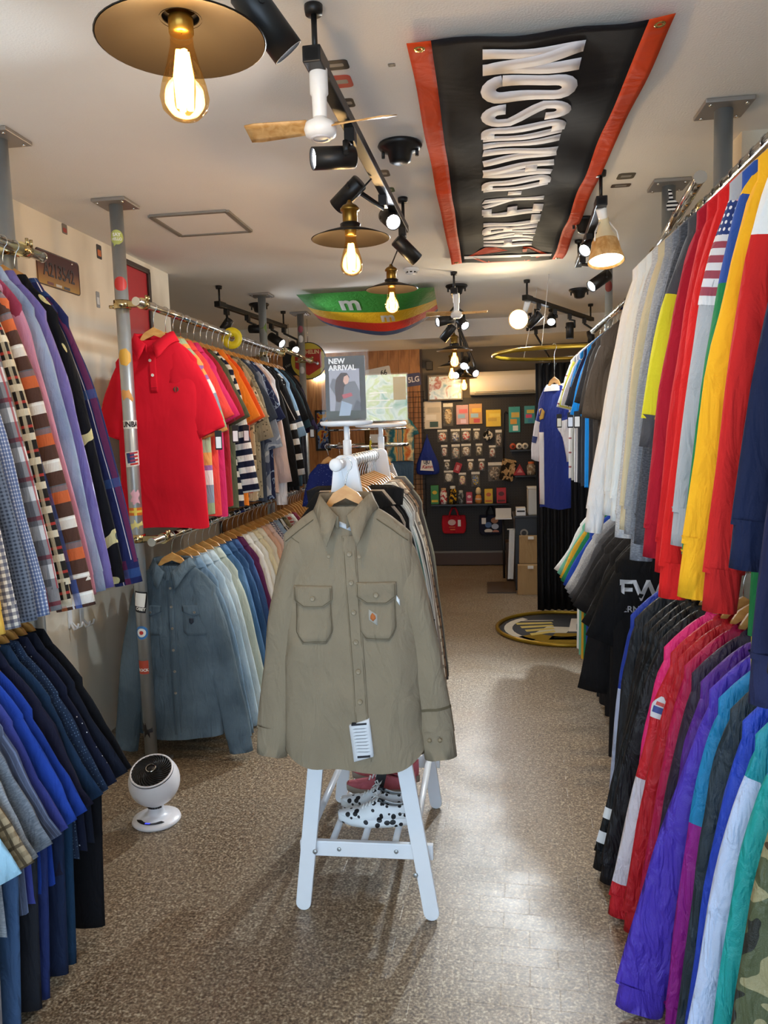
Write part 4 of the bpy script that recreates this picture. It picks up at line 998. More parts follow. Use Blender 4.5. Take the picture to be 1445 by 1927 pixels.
seam(po, [(-.018, -.355), (.014, -.355)], F('polo_seam', '#9c0d1d'), .001, .0048, 'stitching')
button(po, -.012, -.235, M_PEARL, .007, .007); button(po, -.003, -.30, M_PEARL, .007, .007)
for s_ in (-1, 1):
    patch(po, 'chest_emblem', [(.098+s_*.004, -.352), (.098+s_*.012, -.358), (.098+s_*.012, -.372), (.098+s_*.003, -.378)], pm('emblem_brown', '#5d3a2c', .8), .003, 2, 3)

# front denim shirt
DN_ = F('denim_front', '#4b5b66', 'denim', fade='#70838f', wr=.5); DS = pm('denim_stitch', '#364a5e', .8); SNAP = pm('snap_metal', '#9a958c', .3, .8)
de = garment('denim_shirt', 'faded blue western denim shirt facing the aisle behind the stickered post', 'shirt', (-1.42, 3.315, 1.05), DN_,
    sh=.215, ch=.2, hem=.2, L=.80, drop=.135, slope=.12, th=.035, sl=.70, sw=.072, ew=.06, splay=.115, collar='none', cuff=.07, res=(56, 36), amp=.009, kx=22, crease=.007, nw=.085, seed=.43, tail=.02,
    hanglabel='wooden clothes hanger in the neck of the front denim shirt')
collar_big(de, .085, .042, .135, DN_, tip=.06, spread=.05)
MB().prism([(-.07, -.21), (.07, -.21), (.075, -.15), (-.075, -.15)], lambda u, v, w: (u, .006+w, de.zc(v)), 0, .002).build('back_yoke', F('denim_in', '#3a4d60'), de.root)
MB().prism(rrect(.04, .03, .002, 2), lambda u, v, w: (u+.0, .002+w, de.zc(v-.185)), 0, .001).build('neck_label', pm('label_cream', '#cfc7ac', .7), de.root)
rows = []
for i in range(24):
    z = -.20-.72*i/23
    rows.append([(dx, de.front(dx, z, e), de.zc(z)) for dx, e in ((-.02, 0), (-.019, .0035), (.017, .004), (.018, 0))])
MB().gr(rows).build('placket', DN_, de.root)
for dx in (-.015, .013): seam(de, [(dx, -.2), (dx, -.5), (dx, -.91)], DS, .0008, .0042, 'stitching')
for z in (-.235, -.32, -.42, -.52, -.62, -.72): button(de, 0, z, SNAP, .0065, .006, name='snap')
for s_ in (-1, 1):
    px_ = s_*.105; top = -.315; w2 = .055
    patch(de, 'pocket', [(px_-w2, top-.01), (px_+w2, top-.01), (px_+w2, top-.125), (px_+w2*.7, top-.14), (px_-w2*.7, top-.14), (px_-w2, top-.125)], DN_, .004)
    patch(de, 'pocket_flap', [(px_-w2*1.03, top), (px_+w2*1.03, top), (px_+w2*1.03, top-.03), (px_, top-.052), (px_-w2*1.03, top-.03)], DN_, .0075)
    seam(de, [(px_-w2*.98, top-.003), (px_-w2*.98, top-.028), (px_, top-.048), (px_+w2*.98, top-.028), (px_+w2*.98, top-.003)], DS, .0009, .008, 'stitching')
    button(de, px_, top-.032, SNAP, .0065, .01, name='snap')
patch(de, 'pocket_patch', [(.078, -.375), (.098, -.375), (.098, -.395), (.088, -.402), (.078, -.395)], pm('patch_dark', '#26303e', .7), .006, 2, 3)

# black lettered tee on the far right
ft = garment('tee_shirt', 'black tee printed FW FERNWOOD, front of the lower far right rail', 'tee', (.70, 3.2, 1.15), F('fw_black', '#0f1013'),
    sh=.2, ch=.2, L=.92, drop=.12, slope=.12, th=.04, sl=.3, sw=.09, ew=.09, splay=.1, collar='crew', res=(64, 44), amp=.006, crease=.003, seed=.8)
pw = pm('print_white', '#d7dde4', .7)
def onfront(g, eps=.0025):
    return lambda p: Vector((p.x, g.front(p.x, p.y, eps), g.zc(p.y)))
text('print_letters', 'FW', .115, pw, Matrix.Translation((-.085, -.33, 0)), ft.root, sx=1.0, bold=.003, warp=onfront(ft, .007), sub=.02)
text('print_letters', 'FERNWOOD', .036, pw, Matrix.Translation((-.07, -.405, 0)), ft.root, sx=1.0, bold=.0006, warp=onfront(ft, .005))
# football jersey by the fitting room
NV = F('jersey_navy', '#25347f', 'bands', period=1.0, stops=[(0, '#25347f'), (.9, '#25347f')]); JW = F('jersey_sleeve', '#d9d3d4', 'bands', period=1.2, stops=[(0, '#25347f'), (.17, '#d9d3d4'), (.8, '#d9d3d4')])
je = garment('football_jersey', 'navy football jersey with white sleeves hanging by the black curtain', 'jersey', (.458, 5.197, 2.0), NV, smat=JW,
    sh=.15, ch=.12, hem=.12, L=.80, drop=.25, slope=.14, th=.05, sl=.36, sw=.085, ew=.08, splay=.06, collar='crew', cmat=F('jersey_white', '#e4e0e0'), res=(32, 20), amp=.008, seed=.2, rz=-.85)
patch(je, 'side_panel', [(-.115, -.55), (-.05, -.55), (-.055, -1.03), (-.11, -1.03)], F('jersey_white', '#e4e0e0'), .003)
patch(je, 'side_piping', [(-.118, -.55), (-.112, -.55), (-.106, -1.03), (-.112, -1.03)], F('jersey_red', '#b8262c'), .004, 2, 8)
patch(je, 'emblem', [(-.095, -.40), (-.065, -.39), (-.04, -.415), (-.055, -.465), (-.09, -.47)], pm('emblem_gold', '#c79a3a', .6), .006)
sleeve_decal(je, -1, 'star', .72, .80, -1.3, -.7, pm('star_navy', '#1c2a63', .6), .002, 4, 4)
# emblem and cuff details on two jackets
gr = GR['red and white windbreaker with a shield emblem on the sleeve']
em = sleeve_decal(gr, -1, 'shield_emblem', .46, .55, -1.15, -.05, pm('emblem_silver', '#d6d8dc', .5), .002, 8, 6, lambda t: .15+.85*min(1, t*2.2)*(1-.35*max(0, t-.6)/.4))
sleeve_decal(gr, -1, 'emblem_blue', .505, .53, -.95, -.3, pm('emblem_bl', '#2c3f8a', .5), .003, 4, 4, parent=None); sleeve_decal(gr, -1, 'emblem_red', .485, .50, -.85, -.4, pm('emblem_rd', '#c8463c', .5), .003, 4, 4)
g2 = GR['black jacket with two white cuff stripes']
for u0 in (.90, .955): sleeve_decal(g2, -1, 'cuff_stripe', u0, u0+.025, 0, 2*pi, pm('stripe_wh', '#e6e8ea', .6), .0015, 2, 18)
g3 = GU['grey and pink sweatshirt with a stars and stripes sleeve']
fr_, fw_ = F('flag_red', '#9c4a58'), F('flag_wh', '#dcdce0')
for k in range(9): sleeve_decal(g3, -1, 'flag_stripe', .44+.022*k, .462+.022*k, -2.0, .3, fr_ if k % 2 else fw_, .0015, 2, 8)
sleeve_decal(g3, -1, 'flag_canton', .30, .44, -2.0, .3, F('flag_stars', '#2c3f78', 'dots', dot='#e9ebf0', scale=75, r=.26, rand=0.0), .0015, 6, 8)
# ------------------------------------------------------------------ white A-frame stand
M_STAND = pm('stand_white', '#e9eef4', .35, var=.02)
st = thing('clothes_stand', 'white wooden A-frame clothes stand with a slatted shoe shelf', 'clothes stand', (-.4, 2.6, 0))
def board(p0, p1, w, th, nm='leg', y_dir=True):
    """flat board with rounded ends between two points in a plane of constant y"""
    p0, p1 = Vector(p0), Vector(p1); d = (p1-p0); L = d.length; d.normalize(); e = Vector((-d.z, 0, d.x))
    out = []
    for i in range(9): a = -pi/2-pi*i/8; out.append((cos(a)*w/2*-1 if 0 else w/2*sin(-a-pi)*1, 0))
    poly = [(w/2*cos(radians(a)), w/2*sin(radians(a))) for a in range(180, 361, 20)]+[(w/2*cos(radians(a)), L+w/2*sin(radians(a))) for a in range(0, 181, 20)]
    return MB().prism(poly, lambda u, v, q: p0+e*u+d*v+Vector((0, q, 0)), -th/2, th/2).build(nm, M_STAND, st, bevel=.002)
LW = .048
for y, xl, xr in ((2.235, -.59, -.185), (2.935, -.60, -.215)):
    yl = y-2.6; ap = -.405
    board((xl+.4, yl, LW/2), (ap+.4-.012, yl, 1.405), LW, .018)
    board((xr+.4, yl-.02, LW/2), (ap+.4+.012, yl-.02, 1.405), LW, .018)
    zb = .198 if y < 2.5 else .175
    MB().box(((xl+xr)/2+.4, yl+.018, zb), (.42, .018, .05)).build('crossbar', M_STAND, st, bevel=.003)
    for dx in (-.085, .095):
        MB().lathe([(.001, .002), (.006, .002), (.007, 0)], 10, ((xl+xr)/2+.4+dx, yl+.008, zb), Matrix.Rotation(pi/2, 3, 'X')).build('bolt', M_STEEL, st)
    for sx, zz in ((xl+.4+.045, zb), (xr+.4-.045, zb-.05)):
        MB().lathe([(.001, .003), (.007, .003), (.008, 0)], 10, (sx, yl-.031 if sx > 0 else yl-.01, zz), Matrix.Rotation(pi/2, 3, 'X')).build('bolt', M_STEEL, st)
for x, z, dz in ((-.17, .235, -.02), (.165, .235, -.02)):
    MB().tube([(x, -.36, z), (x, .34, z+dz)], .012, 12).build('side_rail', M_STAND, st)
for x in (-.10, 0.0, .10):
    MB().tube([(x, -.345, .205), (x, .335, .18)], .011, 12).build('shelf_slat', M_STAND, st)
MB().tube([(-.015, -.475, 1.405), (-.015, .45, 1.405)], .016, 18).build('hanging_bar', M_STAND, st)
MB().lathe([(.001, .006), (.016, .006), (.019, 0), (.019, -.02), (.001, -.02)], 20, (-.015, -.475, 1.405), Matrix.Rotation(pi/2, 3, 'X')).build('bar_cap', M_WHITEP, st)
# two T-shaped topper trays clamped to the bar
for i, (y, zt, col_h, lab) in enumerate(((2.32, 1.515, .12, 'front white oval tray on a post carrying the framed new arrival sign'), (3.06, 1.51, .12, 'rear white oval tray on a post carrying the reflective clear sign'))):
    t = thing('display_tray', lab, 'display tray', (-.415+(.005 if i else 0), y, 1.42), 0, 'trays on the stand')
    MB().tube([(0, 0, .0), (0, 0, zt-1.42)], .009, 14).build('tray_post', M_WHITEP, t)
    MB().lathe([(.013, 0), (.013, .05), (.010, .052)], 16).build('post_sleeve', M_WHITEP, t)
    pr_ = [(.001, -.008), (.6, -.008), (.95, -.004), (1.0, .003), (.97, .008), (.001, .008)]
    rows = [[(r*(.082 if not i else .105)*cos(2*pi*j/36), r*.05*sin(2*pi*j/36), z+zt-1.42+.006) for j in range(36)] for r, z in pr_]
    MB().gr(rows, True).build('tray', M_WHITEP, t)
def acrylic():
    n = NT('clear_acrylic'); b = n.b.inputs; b['Base Color'].default_value = (.9, .97, .98, 1); b['Roughness'].default_value = .03; b['Alpha'].default_value = .05; b['Specular IOR Level'].default_value = .3
    nz = n.noise(3, 1, n.co()); n.bump(nz, .02, .002); return n.m
M_ACR = acrylic()
# framed new-arrival sign
sx0, sz1 = -.655+.035, 1.785
sg = thing('sign_stand', 'clear sign holder with the NEW ARRIVAL poster of a model in a grey hoodie', 'sign', (-.415, 2.32, 1.5301))
bw, bh = .135, .205
MB().box((0, .0, bh/2), (bw+.012, .002, bh+.008)).build('clear_panel', M_ACR, sg)
MB().box((0, .006, .002), (bw+.012, .05, .003)).build('clear_foot', M_ACR, sg)
MB().box((0, .003, bh/2-.004), (bw-.012, .0015, bh-.016)).build('poster', pm('poster_black', '#18181c', .5), sg)
def pp(nm, poly, c, q): return MB().prism(poly, lambda u, v, w: (u, .0018-q*.0004-w, v), 0, .0003).build(nm, pm('ink_'+c[1:], c, .6), sg.children[2])
for ch_ in list(sg.children): pass
PO = [c for c in sg.children if c.name.startswith('poster')][0]
def pp(nm, poly, c, q): return MB().prism(poly, lambda u, v, w: (u, .0018-q*.00025-w, v), 0, .0002).build(nm, pm('ink_'+c[1:], c, .6), PO)
pp('photo_panel', [(-.049, .03), (.044, .03), (.044, .155), (-.049, .155)], '#a9aab8', 0)
pp('photo_floor', [(-.06, .006), (.06, .006), (.06, .03), (-.06, .03)], '#2e3a33', 0)
pp('figure_hoodie', [(-.035, .03), (-.028, .07), (-.048, .105), (-.038, .128), (-.012, .12), (.004, .115), (.03, .118), (.043, .09), (.046, .055), (.03, .03)], '#74767f', 1)
pp('figure_jeans', [(-.022, .015), (.012, .015), (.02, .048), (-.012, .06)], '#9fb0c6', 2)
pp('figure_hair', [(-.03, .06), (-.032, .10), (-.026, .128), (-.012, .144), (.006, .143), (.014, .13), (.010, .118), (-.004, .10), (-.008, .065), (-.02, .055)], '#3a2325', 2)
pp('figure_face', [(-.006, .118), (-.003, .132), (.008, .137), (.013, .126), (.009, .112), (.0, .108)], '#e0b7a6', 3)
pp('figure_print', [(-.012, .078), (.018, .084), (.022, .074), (-.006, .066)], '#b8606a', 3)
pp('figure_sleeve', [(.02, .03), (.034, .062), (.044, .055), (.046, .03)], '#5f616b', 3)
wl = pm('sign_letters', '#f2f2f2', .6)
for s_, x, z in (('NEW', -.049, .178), ('ARRIVAL', -.049, .158)):
    text('lettering', s_, .0215, wl, frame((x, .0005, z), (1, 0, 0), (0, 0, 1)), PO, bold=.0007, align='LEFT', depth=.0002)
# second clear sign: printed sheet behind glossy acrylic
sg2 = thing('sign_stand', 'square clear sign holder with a pale washed-out photo print', 'sign', (-.385, 3.06, 1.5251))
MB().box((0, 0, .10), (.178, .002, .19)).build('clear_panel', M_ACR, sg2)
MB().box((0, .006, .002), (.178, .05, .003)).build('clear_foot', M_ACR, sg2)
n = NT('washed_print'); co = n.co(); q = n.noise(16, 3, co, dist=1.0)
n.col(n.ramp(q, [(.3, lin('#7fb9b4')), (.45, lin('#cfe6ea')), (.55, lin('#b7d7a8')), (.7, lin('#e9f4f8'))])); n.b.inputs['Roughness'].default_value = .25
PR2 = MB().box((0, .003, .10), (.168, .0015, .18)).build('print_sheet', n.m, sg2)
MB().box((.055, .0018, .135), (.05, .0006, .09)).build('print_panel', pm('print_tan', '#a49a78', .5), PR2)
for k in range(3): MB().box((-.03, .0017, .06+.03*k), (.11-.02*k, .0006, .004)).build('print_line', pm('print_pale', '#eaf5f7', .4), PR2)
# ------------------------------------------------------------------ sneakers on the stand shelf
def shoe(label, loc, rz, upper, sole, lace, Ls=.255, group=None, toe=None):
    r = thing('sneaker', label, 'sneaker', loc, rz, group)
    N = 22; hw = lambda s: .036*(sin(pi*min(1, max(.0, s*.93+.045)))**.55)*(1.06-.22*s if s > .45 else .92+.12*s/.45)
    # toe at s=0, heel at s=1, along +x
    prof = []
    for k, (z, gx) in enumerate(((0, .97), (.010, 1.0), (.026, 1.0), (.028, .94))):
        row = []
        for j in range(40):
            a = 2*pi*j/40; s = .5-.5*cos(a); y = hw(s)*gx*(1 if sin(a) >= 0 else -1)*abs(sin(a))**.28 if 0 < j < 40 and j != 20 else 0
            row.append(((s-.5)*Ls*(1 if k else .985), y, z+(.012*(1-s*4)**2 if s < .25 else 0)))
        prof.append(row)
    b = MB(); k = b.grid(prof, True); b.face([k+j for j in range(40)][::-1], None, 0, False); b.face([k+120+j for j in range(40)], None, 0, False)
    b.build('sole', sole, r)
    def top(s):
        if s < .30: return .030+.024*sin(pi/2*min(1, s/.30))
        if s < .55: return .054+.032*((s-.30)/.25)
        return .086-.018*sin(pi*(s-.55)/.45)+.004*(s-.55)
    rows = []; nu = 17
    for i in range(N+1):
        s = .015+.97*i/N; w_ = hw(s)*.95; h = top(s)-.026; row = []
        for j in range(nu):
            a = pi*j/(nu-1); c = cos(a)
            sq = abs(sin(a))**(.75 if s < .5 else .5)
            row.append(((s-.5)*Ls, w_*c*(1-.25*sq*(s > .3)), .026+h*sq+(.012*(1-s*4)**2 if s < .25 else 0)))
        rows.append(row)
    b = MB(); b.grid(rows, False, mask=lambda i, j: not (i/N > .52 and i/N < .93 and 5 <= j <= 10)); o = b.build('upper', upper, r)
    so = o.modifiers.new('solid', 'SOLIDIFY'); so.thickness = .003
    MB().gr([[((.50-.5+(s-.5))*Ls, w_, z) for w_, z in ((-.022, .045), (0, .04), (.022, .045))] for s in (.55, .75, .93)]).build('insole', pm('insole_grey', '#8f8a84', .8), r)
    b = MB()
    for k in range(5):
        s = .33+.047*k; z = top(s)+.003; w_ = hw(s)*.42
        b.tube([((s-.5)*Ls, -w_, z-.005), ((s+.015-.5)*Ls, 0, z+.002), ((s-.5)*Ls, w_, z-.005)], .003, 6)
    for s_ in (-1, 1):
        s = .54; z = top(s)
        b.tube([((s-.5)*Ls, 0, z+.004), ((s-.03-.5)*Ls, s_*.012, z+.016), ((s-.07-.5)*Ls, s_*.02, z+.008), ((s-.04-.5)*Ls, s_*.006, z+.003)], .0022, 6)
    b.build('laces', lace, r)
    MB().gr([[((s-.5)*Ls, w_, top(s)+dz) for w_ in (-.014, 0, .014)] for s, dz in ((.36, -.004), (.48, .002), (.56, .012), (.58, .02))]).build('tongue', upper, r)
    if toe: pass
    return r
M_LACE = pm('lace_white', '#e6e6e4', .8); M_SOLEW = pm('sole_white', '#dcdcd6', .6)
n = NT('dalmatian_canvas'); v = n.new('ShaderNodeTexVoronoi'); v.inputs['Scale'].default_value = 48; n.link(n.co(), v.inputs[0])
rr_ = n.noise(31, 0, n.co())
n.col(n.mix(n.math('LESS_THAN', v.outputs['Distance'], n.math('MULTIPLY', rr_, .72)), lin('#e6ebee'), lin('#14161b'))); n.b.inputs['Roughness'].default_value = .55; M_DALM = n.m
PINK = F('sneaker_pink', '#c86a72'); PINKS = pm('sole_taupe', '#a59c8f', .7)
shoe('front black-spotted white sneaker on the stand shelf', (-.375, 2.385, .2135), .04, M_DALM, M_DALM, M_LACE, .25)
shoe('rear black-spotted white sneaker, half hidden behind its pair', (-.385, 2.475, .2105), -.05, M_DALM, M_DALM, M_LACE, .25)
shoe('front pink canvas sneaker with taupe sole on the stand shelf', (-.385, 2.61, .2055), .03, PINK, PINKS, M_LACE, .255)
shoe('rear pink canvas sneaker behind its pair', (-.385, 2.72, .2015), .0, PINK, PINKS, M_LACE, .255)
MB().prism(rrect(.035, .075, .003, 2), lambda u, v, w: (u+.25*v, w, v), 0, .001).build('shoe_tag', M_CARD, loc=(-.38, 2.545, .285), label='black card price tag leaning between the two pairs of sneakers', cat='price tag')
# ------------------------------------------------------------------ floor circulator fan
fw = pm('fan_white', '#e9e7ea', .28, var=.02)
fc = Vector((-1.30, 2.735, 0)); fr = .098
fn = thing('circulator_fan', 'white globe-shaped circulator fan with a black spiral grille on the floor', 'fan', fc)
MB().lathe([(.001, 0), (.088, 0), (.094, .008), (.090, .018), (.06, .026), (.035, .032), (.03, .05), (.03, .075)], 36).build('base', fw, fn)
ax = Vector((.05, -.42, .9)).normalized(); Mx = rot_to(ax)
pr_ = [(fr*sin(radians(a)), -fr*cos(radians(a))) for a in range(2, 128, 6)]
hc = Vector((0, 0, .165))
MB().lathe(pr_, 40, hc, Mx).build('housing', fw, fn)
zf = -fr*cos(radians(126)); rf = fr*sin(radians(126))
MB().lathe([(rf+.001, zf-.004), (rf+.004, zf), (rf, zf+.004), (rf-.004, zf+.001)], 40, hc, Mx).build('front_ring', fw, fn)
gm = pm('fan_black', '#151517', .35)
MB().lathe([(.001, zf-.03), (rf*.6, zf-.026), (rf-.002, zf-.006)], 36, hc, Mx).build('grille_back', pm('fan_inner', '#0b0b0c', .6), fn)
b = MB()
for k in range(30):
    P = []
    for i in range(8):
        q = i/7; rad = .022+(rf-.024)*q; a = 2*pi*k/30+q*1.1; z = zf+.012-.012*q*q
        P.append(hc+Mx @ Vector((rad*cos(a), rad*sin(a), z)))
    b.tube(P, .0016, 5)
b.build('spiral_grille', gm, fn)
MB().lathe([(.001, zf+.016), (.017, zf+.015), (.0185, zf+.011)], 24, hc, Mx).build('badge', gm, fn)
MB().lathe([(.017, zf+.0165), (.0195, zf+.0165), (.0195, zf+.01), (.017, zf+.01)], 24, hc, Mx).build('badge_ring', M_CHROME, fn)
b = MB()
for k in range(9):
    a = radians(200+16*k); b.box((.031*cos(a), .031*sin(a), .066), (.008, .004, .006), Matrix.Rotation(a+pi/2, 3, 'Z'))
b.build('vent_slots', gm, fn)
MB().prism([(.072*cos(radians(a)), .072*sin(radians(a))) for a in range(212, 329, 9)]+[(.05*cos(radians(a)), .062*sin(radians(a))) for a in range(320, 219, -20)], lambda u, v, w: (u, v-.006, .0235+w+.02*(v+.072)), 0, .0015).build('control_panel', gm, fn)
text('display_digits', '8888', .010, pm('fan_led', '#3a46d0', .4, emit='#3a46ff', es=2.0), frame((-.005, -.072, .0265), (1, 0, 0), (0, 1, .02)), fn, depth=.0002)
# ------------------------------------------------------------------ left wall: plate, frame, stickers
def wall_item(name, label, cat, y0, z, build, mats=None):
    t = thing(name, label, cat, (XL, y0, z)); build(t); return t
WF = lambda q=0: frame((q, 0, 0), (0, 1, 0), (0, 0, 1))
M_PLATE = NT('plate_maroon'); _g = M_PLATE; _s = _g.new('ShaderNodeSeparateXYZ'); _g.link(_g.co(), _s.inputs[0])
_g.col(_g.ramp(_g.math('ADD', _g.math('MULTIPLY', _s.outputs[2], 5), .5), [(.15, lin('#b58a2e')), (.42, lin('#8a5526')), (.6, lin('#4a1f1c'))])); _g.b.inputs['Roughness'].default_value = .3; M_PLATE = _g.m
def mk(t):
    MB().prism(rrect(.36, .155, .015), lambda u, v, w: (w, u, v), 0.001, .004).build('plate', M_PLATE, t)
    o = rrect(.36, .155, .015); i_ = rrect(.35, .145, .012)
    rows = [[(.0042, u, v) for u, v in o], [(.006, u*.99, v*.98) for u, v in o], [(.0042, u, v) for u, v in i_]]
    MB().gr(rows, True).build('rim', pm('plate_rim', '#3a2a26', .3, .5), t)
    text('plate_number', 'A213542', .088, pm('plate_ink', '#2a1614', .4), frame((.0045, 0, -.005), (0, 1, 0), (0, 0, 1)), t, sx=.82, bold=.001, depth=.0012)
    for k in range(3): MB().box((.0045, -.08+.07*k, -.063), (.001, .05, .012)).build('plate_sticker', pm('plate_stk%d' % k, ('#6e2b28', '#d8d2cc', '#39343a')[k], .4), t)
    for y in (-.12, .12): MB().lathe([(.001, .003), (.005, .003), (.006, 0)], 8, (.004, y, .06), Matrix.Rotation(pi/2, 3, 'Y')).build('bolt', M_CHROME, t)
t = thing('licence_plate', 'maroon and gold licence plate A213542 on the left wall', 'licence plate', (XL, 3.42, 2.262)); mk(t)
def mk2(t):
    MB().box((.004, 0, 0), (.006, .36, .54)).build('poster', pm('poster_red', '#b8262f', .35), t)
    b = MB()
    for y, z, sy, sz in ((0, .28, .40, .03), (0, -.28, .40, .03), (-.19, 0, .03, .56), (.19, 0, .03, .56)): b.box((.01, y, z), (.02, sy, sz))
    b.build('frame', pm('frame_dark', '#3a2a22', .4), t, bevel=.003)
t = thing('framed_poster', 'red poster in a dark frame on the left wall behind the stickered post', 'poster', (XL, 4.19, 2.17)); mk2(t)
for nm, lab, x, y, sy, sz, c, c2 in (('wall_sticker', 'small orange and black diamond sticker on the left wall', 186, 474, .05, .07, '#2a2220', '#c96a2a'), ('wall_sticker', 'small grey strip sticker low on the left wall', 184, 564, .035, .08, '#8d8f92', '#cfd2d4'), ('wall_sticker', 'tiny grey metal emblem near the ceiling on the left wall', 121, 431, .045, .045, '#7c7368', '#a33a30')):
    p = onx(x, y, XL); t = thing(nm, lab, 'sticker', p)
    MB().prism(rrect(sy, sz, .006, 2), lambda u, v, w: (w, u, v), .0005, .002).build('backing', pm('wstk_'+c[1:], c, .5), t)
    MB().prism(rrect(sy*.7, sz*.45, .004, 2), lambda u, v, w: (w, u, v-.006), .002, .0026).build('print', pm('wstk_'+c2[1:], c2, .5), t)
# low wall hooks behind the denim shirt
for k, (x, y) in enumerate(((130, 1160), (152, 1155))):
    p = onx(x, y, XL); 
    t = thing('wall_hook', 'white plastic coat hook on the left wall, %s' % ('nearer the navy shirts' if k == 0 else 'nearer the denim shirt'), 'hook', p, 0, 'white wall hooks')
    MB().box((.004, 0, .0), (.008, .03, .11)).build('hook_plate', M_WHITEP, t, bevel=.003)
    for s_ in (-1, 1): MB().tube([(.008, s_*.006, -.03), (.03, s_*.014, -.06), (.05, s_*.018, -.05), (.055, s_*.02, -.03)], .005, 8).build('prong', M_WHITEP, t)
# ------------------------------------------------------------------ ceiling: banner and flag
def sag(x, y):
    return 2.474+.010*sin(5.1*x+1.7*y)+.007*sin(9*y+3*x)+.004*sin(23*x-11*y)-.0*y
BX0, BX1, BY0, BY1 = -.18, .475, 2.06, 4.79
M_BBLK = fab('banner_black', '#1c1c1f', rough=.75, wr=.3, spec=.12, wv=(3, 3, 3)); M_BOR = fab('banner_orange', '#d8481c', rough=.7, spec=.15, wr=.4, wv=(9, 9, 9)); M_BWH = pm('banner_white', '#e4e2e4', .6)
bn = thing('ceiling_banner', 'long black banner with orange edges and HARLEY-DAVIDSON lettering pinned to the ceiling', 'banner', (0, 0, 0))
def strip(nm, x0, x1, y0, y1, mat, nx, ny_, dz=0, parent=bn):
    rows = [[(x0+(x1-x0)*j/nx, y0+(y1-y0)*i/ny_, sag(x0+(x1-x0)*j/nx, y0+(y1-y0)*i/ny_)+dz) for j in range(nx+1)] for i in range(ny_+1)]
    o = MB().gr(rows).build(nm, mat, parent); so = o.modifiers.new('solid', 'SOLIDIFY'); so.thickness = .0012; return o
e_ = .062
strip('centre_panel', BX0+e_, BX1-e_, BY0, BY1, M_BBLK, 18, 70); strip('edge_band', BX0, BX0+e_, BY0, BY1, M_BOR, 4, 90); strip('edge_band', BX1-e_, BX1, BY0, BY1, M_BOR, 4, 90)
bw_ = lambda dz: (lambda p: Vector((p.x, p.y, sag(p.x, p.y)-dz)))
# each letter is its own heavy condensed capital built from ribbons; the words read from the far end towards the near end
def lat(c, r_, a0, a1, ry_=None, n_=8): return [(c[0]+r_*cos(radians(a0+(a1-a0)*i/n_)), c[1]+(ry_ or r_)*sin(radians(a0+(a1-a0)*i/n_))) for i in range(n_+1)]
LW_, LH_, LT_ = .098, .262, .031
hw_ = LW_/2-LT_/2; hh_ = LH_/2-LT_/2; HH = LH_/2
LET = {
 'H': [[(-hw_, -HH), (-hw_, HH)], [(hw_, -HH), (hw_, HH)], [(-hw_, 0), (hw_, 0)]],
 'A': [[(-hw_-.006, -HH), (-.008, HH)], [(hw_+.006, -HH), (.008, HH)], [(-hw_*.7, -.05), (hw_*.7, -.05)]],
 'R': [[(-hw_, -HH), (-hw_, HH)], [(-hw_, hh_), (.0, hh_)]+lat((hw_-.02, hh_-.025), .02, 90, 0, .025)+[(hw_, .035)]+lat((hw_-.02, .035), .02, 0, -90, .025)+[(-hw_, .01)], [(hw_-.018, .012), (hw_, -.03), (hw_, -HH)]],
 'L': [[(-hw_, HH), (-hw_, -HH)], [(-hw_, -hh_), (hw_+.015, -hh_)]],
 'E': [[(-hw_, HH), (-hw_, -HH)], [(-hw_, -hh_), (hw_+.013, -hh_)], [(-hw_, hh_), (hw_+.013, hh_)], [(-hw_, 0), (hw_, 0)]],
 'Y': [[(-hw_-.004, HH), (0, .0), (0, -HH)], [(hw_+.004, HH), (0, .0)]],
 '-': [[(-.03, -.0), (.03, 0)]],
 'D': [[(-hw_, -HH), (-hw_, HH)], [(-hw_, hh_), (0, hh_)]+lat((hw_-.026, hh_-.03), .026, 90, 0, .03)+[(hw_, -.05)]+lat((hw_-.026, -hh_+.03), .026, 0, -90, .03)+[(-hw_, -hh_)]],
 'V': [[(-hw_-.006, HH), (-.007, -HH)], [(hw_+.006, HH), (.007, -HH)]],
 'I': [[(0, -HH), (0, HH)]],
 'S': [[(hw_, .062)]+lat((0, hh_-.034), hw_, 0, 180, .034)+[(-hw_, .05), (-hw_*.5, .02), (hw_*.5, -.03), (hw_, -.055)]+lat((0, -hh_+.034), hw_, 0, -180, .034)+[(-hw_, -.062)]],
 'O': [lat((0, hh_-.04), hw_, 0, 180, .04)+lat((0, -hh_+.04), hw_, 180, 360, .04)+[(hw_, hh_-.04)]],
 'N': [[(-hw_, -HH), (-hw_, HH)], [(hw_, -HH), (hw_, HH)], [(-hw_, HH-.01), (hw_, -HH+.01)]],
}
def ribbon(b, pts, t_, place):
    P = []
    for (x0, y0), (x1, y1) in zip(pts, pts[1:]):
        k = max(1, int(sqrt((x1-x0)**2+(y1-y0)**2)/.025))
        for i in range(k): P.append((x0+(x1-x0)*i/k, y0+(y1-y0)*i/k))
    P.append(pts[-1]); rows = []
    for i, p in enumerate(P):
        a_, c_ = P[max(0, i-1)], P[min(len(P)-1, i+1)]; dx, dy = c_[0]-a_[0], c_[1]-a_[1]; L_ = sqrt(dx*dx+dy*dy) or 1
        rows.append([place(p[0]-dy/L_*t_*k, p[1]+dx/L_*t_*k) for k in (-.5, 0, .5)])
    b.grid(rows)
word = 'HARLEY-DAVIDSON'; wid = {'I': .062, '-': .085}
tot = sum(wid.get(c_, .118) for c_ in word); ya, yb = 4.44, 2.13; kk_ = (ya-yb)/tot; yc = ya
